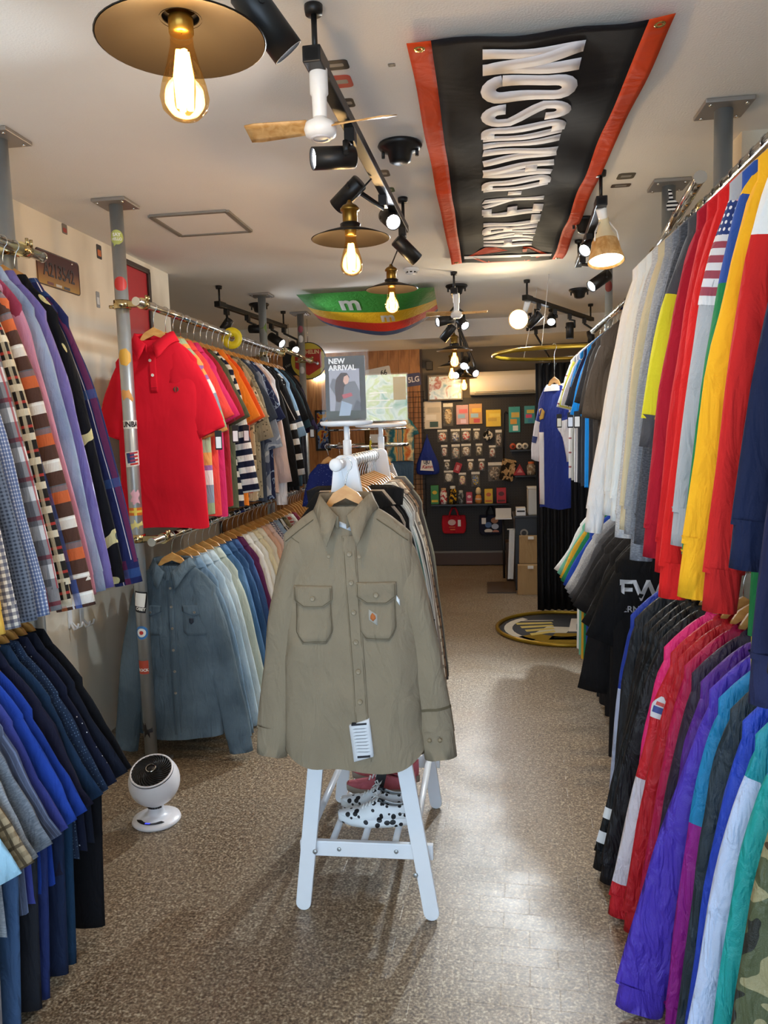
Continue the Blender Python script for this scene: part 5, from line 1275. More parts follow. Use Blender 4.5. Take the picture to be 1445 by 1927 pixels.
for ch_ in word:
    w_ = wid.get(ch_, .118)*kk_; yc -= w_/2; b = MB()
    for k, st_ in enumerate(LET[ch_]):
        ribbon(b, st_, LT_*(1.42 if ch_ != '-' else 1.8), lambda u, v, k=k: (.142-v, yc-u*kk_*1.0, sag(.142-v, yc-u*kk_)-.0026-.0004*k))
    o = b.build('letter', M_BWH, bn); yc -= w_/2
    o.modifiers.new('solid', 'SOLIDIFY').thickness = .0006
# shield emblem at the far end, mostly folded away from view
def bpoly(nm, poly, mat, dz): return MB().prism(poly, lambda u, v, w: (u, v, sag(u, v)-dz-w), 0, .0006).build(nm, mat, bn)
bpoly('emblem_shield', [(-.08, 4.60), (.02, 4.46), (.27, 4.46), (.37, 4.60), (.27, 4.77), (.02, 4.77)], M_BOR, .003)
bpoly('emblem_field', [(-.05, 4.60), (.03, 4.485), (.26, 4.485), (.34, 4.60), (.26, 4.745), (.03, 4.745)], M_BBLK, .0038)
bpoly('emblem_bar', [(-.10, 4.585), (.395, 4.585), (.395, 4.65), (-.10, 4.65)], M_BWH, .0046)
for x in (.05, .24): bpoly('emblem_stripe', [(x-.012, 4.48), (x+.012, 4.48), (x+.012, 4.75), (x-.012, 4.75)], M_BOR, .0052)
for x, y in ((BX0+.03, BY0+.035), (BX1-.03, BY0+.035), (BX0+.03, BY1-.035), (BX1-.03, BY1-.035)):
    MB().lathe([(.006, 0), (.013, -.002), (.015, .001)], 16, (x, y, sag(x, y)-.002)).build('grommet', pm('grommet_brass', '#c9b06a', .25, .9), bn)
# draped candy-coloured flag
fl = thing('ceiling_flag', 'sagging green, yellow and red flag pinned to the ceiling', 'flag', (0, 0, 0))
FX0, FX1, FY0, FY1 = -1.31, -.33, 5.48, 6.2
def fz(u, v):
    s = sin(pi*u)**.8
    return 2.47-.20*s*(v**1.2)*(1.15-.35*v)-.07*v-.012*sin(9*u+2*v)*v
def fp(u, v, dz=0): return Vector((FX0+(FX1-FX0)*u+.03*v*(.5-u), FY0+(FY1-FY0)*v*(.97-.1*sin(pi*u)), fz(u, v)-dz))
for nm, v0, v1, c in (('green_band', 0, .46, '#3c8a38'), ('yellow_band', .46, .70, '#e3b120'), ('red_band', .70, .90, '#d03a2a'), ('blue_band', .90, 1.0, '#46567c')):
    rows = [[fp(j/30, v0+(v1-v0)*i/8+(.03*sin(7*j/30+v0*9) if 0 < v0 and i == 0 else 0)*0) for j in range(31)] for i in range(9)]
    o = MB().gr(rows).build(nm, fab('flag_'+nm, c, rough=.6, wr=.3), fl)
bwp = lambda p: fp(p.x, p.y, .003)
M_FW = pm('flag_white', '#e2e0da', .6)
text('flag_letter', 'm', .42, M_FW, Matrix.Translation((.36, .26, 0)) @ Matrix.Scale(.55, 4, (1, 0, 0)) @ Matrix.Rotation(pi, 4, 'X'), fl, sx=.9, bold=.015, depth=.0002, warp=bwp, sub=.06)
text('flag_letter', 'm', .26, M_FW, Matrix.Translation((.62, .58, 0)) @ Matrix.Scale(.6, 4, (1, 0, 0)) @ Matrix.Rotation(pi, 4, 'X'), fl, sx=.9, bold=.012, depth=.0002, warp=bwp, sub=.06)
# ------------------------------------------------------------------ light fittings
M_TRACK = pm('track_black', '#1b1a1a', .4, .2); M_BRASS = pm('aged_brass', '#8d6f33', .3, .95, var=.15); M_SHADE = pm('shade_bronze', '#2b2622', .35, .6)
M_SHIN = pm('shade_inner', '#1f1a15', .5, .3)
def glass():
    n = NT('bulb_amber_glass'); n.n.remove(n.b); out = n.n['Material Output']
    tr_ = n.new('ShaderNodeBsdfTransparent'); tr_.inputs[0].default_value = (1, .80, .48, 1)
    gl = n.new('ShaderNodeBsdfGlossy'); gl.inputs['Roughness'].default_value = .04
    mx = n.new('ShaderNodeMixShader'); lw = n.new('ShaderNodeLayerWeight'); lw.inputs[0].default_value = .25
    sm = n.noise(9, 1, n.co())
    n.link(n.math('ADD', n.math('MULTIPLY', lw.outputs['Facing'], .35), n.math('MULTIPLY', sm, .03)), mx.inputs[0]); n.link(tr_.outputs[0], mx.inputs[1]); n.link(gl.outputs[0], mx.inputs[2]); n.link(mx.outputs[0], out.inputs[0])
    return n.m
M_GLASS = glass()
M_FIL = pm('filament_glow', '#ffd080', .5, emit='#ffc46a', es=14)
def lens_mat(name, c, s): return pm(name, '#ffffff', .4, emit=c, es=s)
M_LENS = lens_mat('led_lens', '#eef6ff', 60); M_LENSW = lens_mat('lamp_lens_warm', '#fff2d2', 26); M_LOFF = pm('lens_off', '#4a4d52', .2)
def lamp_data(kind, energy, color, parent, loc, direction=None, size=.03, angle=80, blend=.5):
    d = bpy.data.lights.new('lamp_light', kind); d.energy = energy; d.color = color
    d.shadow_soft_size = size
    if kind == 'SPOT': d.spot_size = radians(angle); d.spot_blend = blend
    o = bpy.data.objects.new('lamp_light', d); COL.objects.link(o); o.parent = parent; o.location = loc
    if direction is not None: o.rotation_euler = (-Vector(direction)).to_track_quat('Z', 'Y').to_euler()
    return o
def pendant(label, p, top, energy, s=1.0, group='brass pendant lamps'):
    t = thing('pendant_lamp', label, 'pendant lamp', p, 0, group)
    MB().lathe([(.135*s, 0), (.137*s, .001), (.10*s, .016*s), (.05*s, .033*s), (.03*s, .038*s)], 44).build('shade', M_SHADE, t)
    MB().lathe([(.134*s, -.0005), (.098*s, .0145*s), (.05*s, .031*s), (.03*s, .036*s)], 44).build('shade_lining', M_SHIN, t)
    MB().lathe([(.034*s, .034*s), (.036*s, .05*s), (.03*s, .054*s)], 24).build('shade_collar', M_SHADE, t)
    MB().lathe([(.026*s, .05*s), (.026*s, .092*s), (.033*s, .094*s), (.033*s, .102*s), (.024*s, .112*s), (.012*s, .118*s), (.006*s, .13*s)], 24).build('socket', M_BRASS, t)
    MB().lathe([(.02*s, .036*s), (.02*s, .012*s), (.001, .012*s)], 20).build('bulb_cap', M_BRASS, t)
    tp = Vector(top)-Vector(p)
    MB().tube([(0, 0, .12*s), Vector((0, 0, .12*s)).lerp(tp, .5)+Vector((.0, 0, 0)), tp], .0032, 8).build('cord', M_BLACKP, t)
    pr_ = [(.018, .012), (.019, -.01), (.026, -.045), (.036, -.085), (.040, -.11), (.036, -.132), (.022, -.149), (.006, -.156), (.001, -.157)]
    g = MB().lathe([(r*s, z*s) for r, z in [(r, z*.8) for r, z in pr_]], 28).build('bulb', M_GLASS, t)
    b = MB()
    for k in range(4):
        a = pi/4+pi/2*k; b.tube([(.006*s*cos(a), .006*s*sin(a), -.016*s), (.012*s*cos(a), .012*s*sin(a), -.055*s), (.009*s*cos(a), .009*s*sin(a), -.105*s)], .006*s, 6)
    b.build('filament', M_FIL, g)
    lamp_data('POINT', energy*LAMP_WARM, (1, .72, .40), t, (0, 0, -.075*s), size=.05)
    return t
def spot_head(label, p, d, up, lit=True, energy=0, size=1.0, group='black track spotlights', angle=62, warm=False):
    """cylindrical head whose body starts at p and points along d; up = where its stem meets the track"""
    d = Vector(d).normalized(); R = rot_to(d); t = thing('track_spotlight', label, 'spotlight', p, 0, group)
    r, L = .031*size, .125*size
    MB().lathe([(.001, -L*.5), (r*.9, -L*.5), (r, -L*.47), (r, L*.5), (r*.9, L*.5), (r*.86, L*.42)], 28, (0, 0, 0), R).build('housing', M_TRACK, t)
    MB().lathe([(.001, L*.43), (r*.87, L*.43)], 24, (0, 0, 0), R).build('lens', (M_LENS if lit else M_LOFF), t)
    u = Vector(up)-Vector(p)
    side = Vector((-d.y, d.x, 0)); side = side.normalized() if side.length > .01 else Vector((1, 0, 0))
    k = -d*L*.2+side*(r+.006)
    MB().tube([k, k+Vector((0, 0, min(.05, max(.01, u.z-.06)))), Vector((u.x, u.y, u.z-.045)), u], .009*size, 10, flat=.6).build('stem', M_TRACK, t)
    MB().box(u+Vector((0, 0, -.02)), (.03, .05, .04)).build('track_adapter', M_TRACK, t, bevel=.002)
    b = MB(); b.tube([-d*L*.2+side*(r+.012), -d*L*.2-side*(r+.004)], .007, 10); b.build('pivot', M_TRACK, t)
    if lit and energy: lamp_data('SPOT', energy*SPOT_COOL, (.78, .90, 1.0) if not warm else (1, .85, .65), t, d*L*.56, d, .03, angle, .6)
    return t
def track(label, a, b_):
    a, b_ = Vector(a), Vector(b_); d = (b_-a); L = d.length; d.normalize()
    t = thing('light_track', label, 'light track', a)
    R = d.to_track_quat('Y', 'Z').to_matrix()
    MB().box(d*L/2, (.036, L, .03), R).build('track_bar', M_TRACK, t, bevel=.002)
    for q in (.04, L-.04):
        o = d*q
        MB().tube([o+Vector((0, 0, .01)), o+Vector((0, 0, 2.478-a.z))], .007, 8).build('hanger_rod', M_TRACK, t)
        MB().lathe([(.001, -.012), (.02, -.012), (.022, 0), (.022, .008), (.001, .008)], 18, o+Vector((0, 0, 2.490-a.z))).build('rod_cap', M_TRACK, t)
    MB().box(d*.05+Vector((0, 0, -.0)), (.044, .10, .038), R).build('feed_end', M_TRACK, t, bevel=.003)
    return t
def canopy(label, x, y, z=2.5, r=.075):
    t = thing('ceiling_canopy', label, 'ceiling canopy', (x, y, z), 0, 'black ceiling canopies')
    MB().lathe([(.001, 0), (r, 0), (r+.004, -.008), (r-.004, -.018), (r*.6, -.03), (r*.5, -.06), (r*.3, -.068), (.001, -.068)], 32).build('dome', M_TRACK, t)
    for s_ in (-1, 1): MB().tube([(s_*r*.8, 0, -.01), (s_*r*.8, 0, -.045)], .006, 8).build('mount_screw', M_TRACK, t)
    return t
TZ = 2.375
tC = track('black light track holding the nearest ceiling fan', (-.385, 1.86, TZ), (-.335, 3.5, TZ))
tA = track('black light track behind the left steel posts', (-1.77, 5.12, TZ), (-1.632, 6.40, TZ))
tB = track('black light track on the right with the glowing round lamp', (.29, 5.52, TZ), (.92, 6.85, TZ))
tD = track('black light track in the far centre with a ceiling fan', (-.18, 5.1, TZ), (-.2, 6.9, TZ))
tE = track('short black light track holding the wooden cup lamp', (.475, 3.25, TZ), (.53, 4.5, TZ))
tG = track('black light track above the fitting room ring', (.62, 6.98, 2.36), (.40, 7.22, 2.36))
pendant('largest pendant lamp with a glowing bulb at the top left', ony(342, 78, 1.28), (-.44, 1.3, 2.495), 10)
pendant('pendant lamp under the centre light track', ony(660, 450, 2.72), (-.37, 2.72, TZ-.02), 9)
pendant('pendant lamp in front of the colourful flag', ony(737, 545, 3.62), (-.335, 3.485, TZ-.02), 9, .88)
pendant('pendant lamp left of the far track spots', ony(855, 660, 5.9), (-.19, 5.9, TZ-.02), 8)
pendant('smallest pendant lamp in front of the air conditioner', ony(873, 712, 7.9), (-.2, 7.9, 2.335), 7)
pendant('far pendant lamp beside the framed picture', ony(850, 690, 7.5), (-.24, 7.5, 2.335), 7)
# spots
def up_on(tr_, y):
    a = tr_.location; return Vector((a.x, y, TZ-.012))
spot_head('large black spotlight beside the nearest pendant at the top', ony(500, 40, 1.45), (.55, .35, -.75), (-.39, 1.55, 2.497), True, 10)
MB().box((0, 0, 0), (.05, .12, .03)).build('spot_mount', M_TRACK, None, loc=(-.39, 1.55, 2.485), label='short black ceiling mount above the largest spotlight', cat='light mount')
spot_head('lit spotlight pointing left below the ceiling fan', ony(628, 297, 2.25), (-.85, -.45, -.12), (-.37, 2.3, TZ-.012), True, 25)
spot_head('dark spotlight above the middle pendant lamp', ony(655, 366, 2.83), (-.62, .25, -.45), (-.36, 2.95, TZ-.012), True, 25)
spot_head('dazzling spotlight facing the camera on the centre track', ony(733, 412, 3.16), (.35, -.85, -.45), (-.347, 3.2, TZ-.012), True, 40)
spot_head('dark spotlight at the end of the centre track', ony(765, 470, 3.4), (.55, .3, -.55), (-.337, 3.42, TZ-.012), True, 25)
spot_head('first dark spotlight on the left rear track', ony(424, 615, 5.2), (-.45, -.15, -.65), (-1.76, 5.28, TZ-.012), True, 25)
spot_head('spotlight half hidden by the post, facing right', ony(484, 619, 5.65), (.95, -.1, -.05), (-1.71, 5.6, TZ-.012), True, 20)
spot_head('lit spotlight aimed down right on the left rear track', ony(520, 640, 6.1), (.7, -.35, -.45), (-1.67, 6.1, TZ-.012), True, 20, 1.15)
spot_head('bright spotlight beside the round yellow and red sign', ony(553, 653, 6.33), (.42, -.75, -.5), (-1.637, 6.36, TZ-.012), True, 25)
spot_head('small spotlight tilted left on the right rear track', ony(1005, 602, 5.75), (-.55, .2, -.5), (.4, 5.75, TZ-.012), True, 20)
spot_head('dazzling spotlight on the right rear track facing the camera', ony(1038, 600, 6.05), (-.14, -.88, -.52), (.54, 6.05, TZ-.012), True, 250, 1.0, angle=74)
spot_head('black spotlight pointing straight down on the right rear track', ony(1072, 622, 6.35), (0, 0, -1), (.68, 6.35, TZ-.012), True, 15)
spot_head('last black spotlight on the right rear track', ony(1112, 637, 6.65), (.1, -.1, -1), (.83, 6.65, TZ-.012), True, 12)
spot_head('small lit spotlight beside the far fan, facing left', ony(838, 603, 5.3), (-.8, -.45, -.2), (-.18, 5.35, TZ-.012), True, 20)
spot_head('dark spotlight below the far fan', ony(843, 626, 5.5), (-.5, .1, -.6), (-.18, 5.5, TZ-.012), True, 20)
spot_head('lit spotlight right of the far fan', ony(868, 606, 5.45), (.5, -.75, -.6), (-.18, 5.42, TZ-.012), True, 40)
spot_head('bright far spotlight above the air conditioner', ony(874, 683, 6.75), (-.05, -.9, -.5), (-.2, 6.7, TZ-.012), True, 50, 1.1)
spot_head('small far spotlight right of the pendants', ony(889, 699, 6.6), (.45, -.75, -.35), (-.19, 6.6, TZ-.012), True, 20)
spot_head('small far spotlight left of the pendants', ony(862, 703, 6.85), (-.3, -.85, -.3), (-.2, 6.85, TZ-.012), True, 20)
spot_head('lit spotlight above the fitting room ring', ony(1028, 693, 7.1), (-.45, -.6, -.4), (.47, 7.15, 2.345), True, 25)
spot_head('lit spotlight to the left of the wooden cup lamp', ony(1112, 460, 3.75), (-.6, -.65, -.6), (.49, 3.75, TZ-.012), True, 30)
spot_head('spotlight seen below the wooden cup lamp', ony(1128, 528, 4.2), (-.65, -.35, -.45), (.515, 4.2, TZ-.012), True, 25)
canopy('black ceiling canopy behind the centre track', -.28, 2.83); canopy('black ceiling canopy above the wooden cup lamp', .50, 4.02, r=.06); canopy('black ceiling canopy behind the left steel post', -1.72, 5.95); canopy('black ceiling canopy on the right rear track', .72, 6.05); canopy('black ceiling canopy above the far fan', -.18, 5.62)
# wooden cup lamp and its far twin
M_CUP = wood('cup_wood', '#d9b27a', '#b98a4c', 30, .45, (1, 1, .5))
def cup_lamp(label, p, d, up, energy, s=1.0):
    R = rot_to(d); t = thing('cup_lamp', label, 'ceiling lamp', p, 0, 'wooden cup lamps')
    MB().lathe([(.052*s, -.03*s), (.060*s, .01*s), (.073*s, .055*s), (.071*s, .056*s), (.05*s, -.028*s)], 36, (0, 0, 0), R).build('cup_shade', M_CUP, t)
    MB().lathe([(.001, .045*s), (.066*s, .045*s)], 32, (0, 0, 0), R).build('lamp_face', M_LENSW, t)
    MB().lathe([(.05*s, -.028*s), (.045*s, -.045*s), (.03*s, -.07*s), (.022*s, -.10*s), (.02*s, -.13*s)], 28, (0, 0, 0), R).build('lamp_neck', pm('neck_cream', '#efe3bd', .4), t)
    b = MB()
    for k in range(3):
        a = 2*pi*k/3+.5; b.tube([R @ Vector((.055*s*cos(a), .055*s*sin(a), -.02*s)), R @ Vector((.05*s*cos(a), .05*s*sin(a), -.06*s)), R @ Vector((.022*s*cos(a), .022*s*sin(a), -.11*s))], .003, 6)
    b.build('shade_bracket', M_WHITEP, t)
    u = Vector(up)-Vector(p); e = R @ Vector((0, 0, -.125*s))
    MB().tube([e, e.lerp(u, .5), u], [.018*s, .02*s, .022*s], 14).build('socket', M_WHITEP, t)
    lamp_data('SPOT', energy*LAMP_WARM, (1, .80, .52), t, R @ Vector((0, 0, .06*s)), d, .05, 130, .7)
    return t
cup_lamp('wooden cup lamp hanging beside the white sweatshirts', ony(1139, 468, 3.3), (.02, -.25, -.95), (.478, 3.3, TZ-.012), 22)
cup_lamp('glowing round lamp at the near end of the right rear track', ony(978, 600, 5.58), (-.25, -.93, -.2), (.315, 5.58, TZ-.012), 25, .95)
# ceiling fans, at rest
def ceiling_fan(label, hub, up, angs, s=1.0, Lb=.155):
    t = thing('ceiling_fan', label, 'ceiling fan', hub, 0, 'compact ceiling fans')
    MB().lathe([(.001, -.022*s), (.022*s, -.022*s), (.036*s, -.016*s), (.040*s, -.002*s), (.036*s, .012*s), (.018*s, .022*s), (.013*s, .04*s)], 32).build('motor', M_WHITEP, t)
    MB().lathe([(.018*s, -.0235*s), (.024*s, -.024*s), (.024*s, -.021*s)], 28).build('motor_ring', pm('fan_grey', '#c9c9d2', .4), t)
    u = Vector(up)-Vector(hub)
    MB().tube([(0, 0, .03*s), (0, 0, u.z-.10*s)], .0085*s, 14).build('downrod', M_WHITEP, t)
    MB().lathe([(.012*s, u.z-.115*s), (.017*s, u.z-.11*s), (.018*s, u.z-.06*s), (.022*s, u.z-.055*s), (.022*s, u.z)], 24).build('plug_housing', M_WHITEP, t)
    for a in angs:
        c, d_ = cos(a), sin(a); rows = []
        for i in range(7):
            q = i/6; r = .03*s+Lb*q; w_ = (.018+.016*q-.02*max(0, q-.85)/.15*.4)*s
            rows.append([(r*c-w_*d_*k, r*d_+w_*c*k, .004+.010*k*s+.002) for k in (-1, -.5, 0, .5, 1)])
        o = MB().gr(rows).build('blade', M_CUP, t); so = o.modifiers.new('solid', 'SOLIDIFY'); so.thickness = .003
    return t
ceiling_fan('white ceiling fan with wooden blades on the nearest track', ony(603, 243, 1.92), (-.383, 1.92, TZ-.012), (radians(176), radians(-8)))
ceiling_fan('small far ceiling fan with wooden blades', ony(859, 592, 5.15), (-.18, 5.15, TZ-.012), (radians(188), radians(-5)), 1.0, .17)
# smoke detector, ceiling stickers
t = thing('smoke_detector', 'white round smoke detector on the ceiling', 'smoke detector', onz(774, 505, 2.5))
MB().lathe([(.001, 0), (.05, 0), (.05, -.014), (.034, -.02), (.032, -.034), (.001, -.036)], 30).build('body', M_WHITEP, t)
b = MB()
for k in range(8): b.box((.033*cos(k*pi/4), .033*sin(k*pi/4), -.026), (.004, .014, .008), Matrix.Rotation(k*pi/4, 3, 'Z'))
b.build('vents', M_BLACKP, t)
for i, (x, y, w_, h_, c, lab) in enumerate(((632, 122, .07, .035, '#23262a', 'black lettered sticker on the ceiling beside the nearest fan'), (643, 153, .06, .05, '#c23a38', 'red, white and blue sticker on the ceiling beside the nearest fan'), (656, 193, .035, .04, '#202225', 'small black square sticker on the ceiling below the coloured one'),
    (721, 326, .05, .05, '#4a4038', 'round brown ceiling sticker beyond the centre track'), (731, 357, .05, .04, '#3f5a3a', 'green pointed ceiling sticker beyond the centre track'), (1178, 331, .07, .05, '#57503f', 'round grey ceiling sticker near the wooden cup lamp'), (1168, 349, .08, .03, '#4e3c2c', 'brown strip ceiling sticker near the wooden cup lamp'),
    (737, 122, .02, .012, '#2d2c2a', 'tiny dark mark sticker on the ceiling beside the banner'))):
    p = onz(x, y, 2.5); t = thing('ceiling_sticker', lab, 'sticker', p)
    MB().prism(rrect(w_, h_*1.6, min(w_, h_)*.3, 3), lambda u, v, q: (u, v, -q), .0004, .0014).build('backing', pm('cst%d' % i, c, .5), t)
    MB().prism(rrect(w_*.6, h_*.5, .004, 2), lambda u, v, q: (u, v, -q), .0014, .0018).build('print', pm('cstp', '#9a958c', .5), t)
# ------------------------------------------------------------------ right: zebra ornament
t = thing('wire_ornament', 'striped black and white paper ornament clipped to the slanted rail', 'ornament', (.70, 3.05, 2.24))
b = MB()
MB().prism([(-.02, -.02), (.02, -.03), (.024, .0), (.0, .02), (-.005, .05), (-.018, .055), (-.014, .02), (-.024, 0)], lambda u, v, w: (u, w, v+.05), 0, .002).build('paper_figure', F('zebra', '#e9e7e2', 'plaid', lines=[('v', .014, .007, 0, '#15151a', 1), ]), t)
MB().tube([(0, .001, .03), (0, .001, .0)], .0015, 6).build('clip_wire', M_WIRE, t)
# ------------------------------------------------------------------ fitting room: rings, curtain, rug
FCX, FCY, FRR = .54, 5.66, .47
M_GOLD = pm('gold_paint', '#9c7d1e', .3, .55, var=.1)
rg = thing('curtain_ring_rail', 'round gold curtain ring hung from the ceiling by thin wires', 'curtain rail', (FCX, FCY, 2.0))
MB().tube([(FRR*cos(2*pi*k/56), FRR*sin(2*pi*k/56), 0) for k in range(56)], .014, 10, closed=True).build('ring', M_GOLD, rg)
for a in (120, 0, 250):
    MB().tube([(FRR*cos(radians(a)), FRR*sin(radians(a)), 0), (FRR*cos(radians(a))*.6, FRR*sin(radians(a))*.6, .498)], .0018, 6).build('hanging_wire', M_WHITEP, rg)
rows = []
for i in range(10):
    q = i/9; row = []
    for j in range(70):
        a = radians(108-74*j/69); r = FRR-.0+.022*sin(j*1.05)*(.6+.4*q); row.append((r*cos(a), r*sin(a), 1.97*(1-q)+.035*q))
    rows.append(row)
cu_ = MB().gr(rows).build('curtain', F('curtain_black', '#141416', wr=.3, rough=.6), loc=(FCX, FCY, 0), label='black pleated fitting room curtain reaching the floor', cat='curtain')
so = cu_.modifiers.new('solid', 'SOLIDIFY'); so.thickness = .004
rug = thing('round_rug', 'round printed rug inside a gold floor ring at the fitting room', 'rug', (FCX, FCY, 0))
MB().lathe([(.001, .004), (FRR-.02, .004), (FRR-.02, .001)], 60).build('pile', F('rug_grey', '#4b5058', wr=.2), rug)
MB().tube([(FRR*cos(2*pi*k/60), FRR*sin(2*pi*k/60), .014) for k in range(60)], .014, 10, closed=True).build('gold_rim', M_GOLD, rug)
def rp(nm, poly, c, q): return MB().prism(poly, lambda u, v, w: (u, v, .004+q*.0006+w), 0, .0006).build(nm, F('rug_'+c[1:], c, wr=.2), rug)
def arc(r0, r1, a0, a1, n=10, sx=1): return [(r1*cos(radians(a0+(a1-a0)*i/n))*sx, r1*sin(radians(a0+(a1-a0)*i/n))) for i in range(n+1)]+[(r0*cos(radians(a1-(a1-a0)*i/n))*sx, r0*sin(radians(a1-(a1-a0)*i/n))) for i in range(n+1)]
rp('print_white', arc(.36, .42, 130, 235), '#dad7cb', 1)
rp('print_white', [(-.20, -.12), (.02, -.12), (.08, .04), (-.10, .06)], '#d4d3c6', 1)
rp('print_tan', arc(.22, .40, 215, 300), '#8f7622', 1)
rp('print_tan', [(-.12, -.30), (.30, -.30), (.30, -.12), (-.06, -.13)], '#8f7622', 1)
for k in range(4): rp('print_finger', [(-.33+.03*k, .16-.10*k), (-.06, .19-.08*k), (-.05, .145-.08*k), (-.32+.03*k, .105-.10*k)], '#d8c878', 2)
rp('print_line', [(-.31, .235), (-.04, .25), (-.04, .235), (-.30, .215)], '#e3e0d4', 2)
rp('print_card', [(.04, -.08), (.36, -.08), (.36, .30), (.10, .30)], '#e6e2d8', 2); rp('print_red', [(.14, .18), (.34, .18), (.34, .27), (.17, .27)], '#c8402e', 3); rp('print_grey', [(.10, -.04), (.27, -.02), (.31, .13), (.12, .13)], '#8b9491', 3); rp('print_red', [(.27, -.06), (.36, -.06), (.36, .02), (.30, .02)], '#c8402e', 3)
for k in range(5): rp('print_line', [(-.08+.07*k, -.26+.012*(k % 2)), (.0+.07*k, -.24), (.0+.07*k, -.232), (-.08+.07*k, -.25)], '#3a3426', 2)
# ------------------------------------------------------------------ back wall fittings
BYW = YB-.025
def bp(x, y, d=0.0): return ony(x, y, BYW-d)
ac = thing('air_conditioner', 'white wall-mounted air conditioner above the pegboard', 'air conditioner', (.215, BYW, 1.83))
rows = []
for yq, zq in ((0, 0), (-.13, .0), (-.165, .03), (-.18, .09), (-.18, .19), (-.15, .235), (0, .245)): rows.append([(x, yq, zq) for x in (-.36, .36)])
b = MB(); b.grid(rows)
for x in (-.36, .36): k = len(b.v); [b.v.append((x, r_[0][1], r_[0][2])) for r_ in rows]; b.face([k+i for i in range(7)], None, 0, False)
b.build('casing', pm('ac_white', '#dcd8cf', .3, var=.02), ac, bevel=.006)
MB().box((0, -.135, .012), (.62, .06, .012), Matrix.Rotation(-.35, 3, 'X')).build('louvre', pm('ac_louvre', '#b9b6ae', .35), ac); MB().box((0, -.14, .02), (.6, .05, .008), Matrix.Rotation(-.35, 3, 'X')).build('outlet', pm('ac_dark', '#33312e', .5), ac)
fp_ = thing('framed_picture', 'framed glossy picture beside the air conditioner', 'picture', bp(838, 752, .05))
n = NT('glossy_picture'); co = n.co(); q = n.noise(10, 3, co, dist=.6); n.col(n.ramp(q, [(.3, lin('#7aa8c8')), (.5, lin('#d6e6f0')), (.62, lin('#a05a48')), (.75, lin('#e8f0f4'))])); n.b.inputs['Roughness'].default_value = .1
w_, h_ = .35, .25
MB().box((0, 0, h_/2), (w_, .01, h_)).build('picture', n.m, fp_); b = MB()
for x, z, sx, sz in ((0, 0, w_+.02, .014), (0, h_, w_+.02, .014), (-w_/2, 0+h_/2, .014, h_), (w_/2, h_/2, .014, h_)): b.box((x, -.004, z), (sx, .02, sz))
b.build('frame', pm('frame_grey', '#6e675c', .4), fp_)
sp_ = thing('wall_speaker', 'small dark box speaker at the corner of the timber wall', 'speaker', bp(808, 692, .06)); MB().box((0, 0, .02), (.07, .08, .09)).build('cabinet', M_BLACKP, sp_, bevel=.005); MB().box((0, -.041, .02), (.056, .003, .074)).build('speaker_grille', pm('spk_grey', '#3c3c3c', .7), sp_)
# two number plates on the timber wall
for x, y, s_, c, ink, tilt, lab in ((712, 704, '66', '#d4d6d4', '#26282c', -.16, 'white licence plate ending 66 on the timber wall'), (768, 716, '5LG', '#3a3558', '#d8d6e0', -.1, 'purple licence plate ending 5LG on the timber wall')):
    t = thing('licence_plate', lab, 'licence plate', bp(x, y, .012)); t.rotation_euler = (0, tilt, 0)
    MB().prism(rrect(.27, .135, .015), lambda u, v, w: (u, -w, v), 0, .004).build('plate', pm('lp_'+c[1:], c, .35), t)
    text('plate_number', s_, .08, pm('lpi_'+ink[1:], ink, .4), frame((.06, -.0045, 0), (1, 0, 0), (0, 0, 1)), t, sx=.9, bold=.002, depth=.0008)
# wire grid panel
gp = thing('wire_grid_panel', 'black wire grid panel on the timber wall beside the pegboard', 'grid panel', (-.86, BYW-.03, .55))
for k in range(9): MB().tube([(-.22+.055*k, 0, 0), (-.22+.055*k, 0, 1.35)], .0028, 6).build('vertical_wire', M_BLACKP, gp)
for k in range(25): MB().tube([(-.23, -.005, .02+.055*k), (.23, -.005, .02+.055*k)], .0026, 6).build('cross_wire', M_BLACKP, gp)
# tie-dye tee and jeans hung on the grid
td = garment('tie_dye_tee', 'tie-dye tee in teal, orange and white on the wire grid', 'tee', (-.90, BYW-.10, 1.72), F('tie_dye', '#3f8a90', 'burst', stops=[(0, '#3f93a0'), (.25, '#e2c27a'), (.45, '#cf6a3c'), (.6, '#efe3b8'), (.8, '#2f6f86')], rough=.9), sh=.16, ch=.15, hem=.15, L=.46, drop=.10, slope=.06, th=.02, sl=.14, sw=.06, ew=.065, splay=.04, amp=.004)
trousers('jeans', 'dark blue jeans hanging under the tie-dye tee', (-.89, BYW-.10, 1.15), F('jeans_far', '#3d5a7a', 'denim', fade='#5a7a9a'), None, w=.135, L=.62, th=.018)
sg3 = thing('wall_poster', 'white and blue poster board beside the tie-dye tee', 'poster', bp(708, 905, .45)); MB().box((0, 0, .22), (.14, .008, .52)).build('board', pm('poster_wh', '#e6edf2', .5), sg3); MB().box((-.01, -.005, .20), (.09, .003, .36)).build('blue_print', pm('poster_bl', '#2f86c8', .5), sg3); MB().box((.068, -.006, .2), (.012, .004, .5)).build('blue_edge', pm('poster_bl2', '#2450b4', .5), sg3)
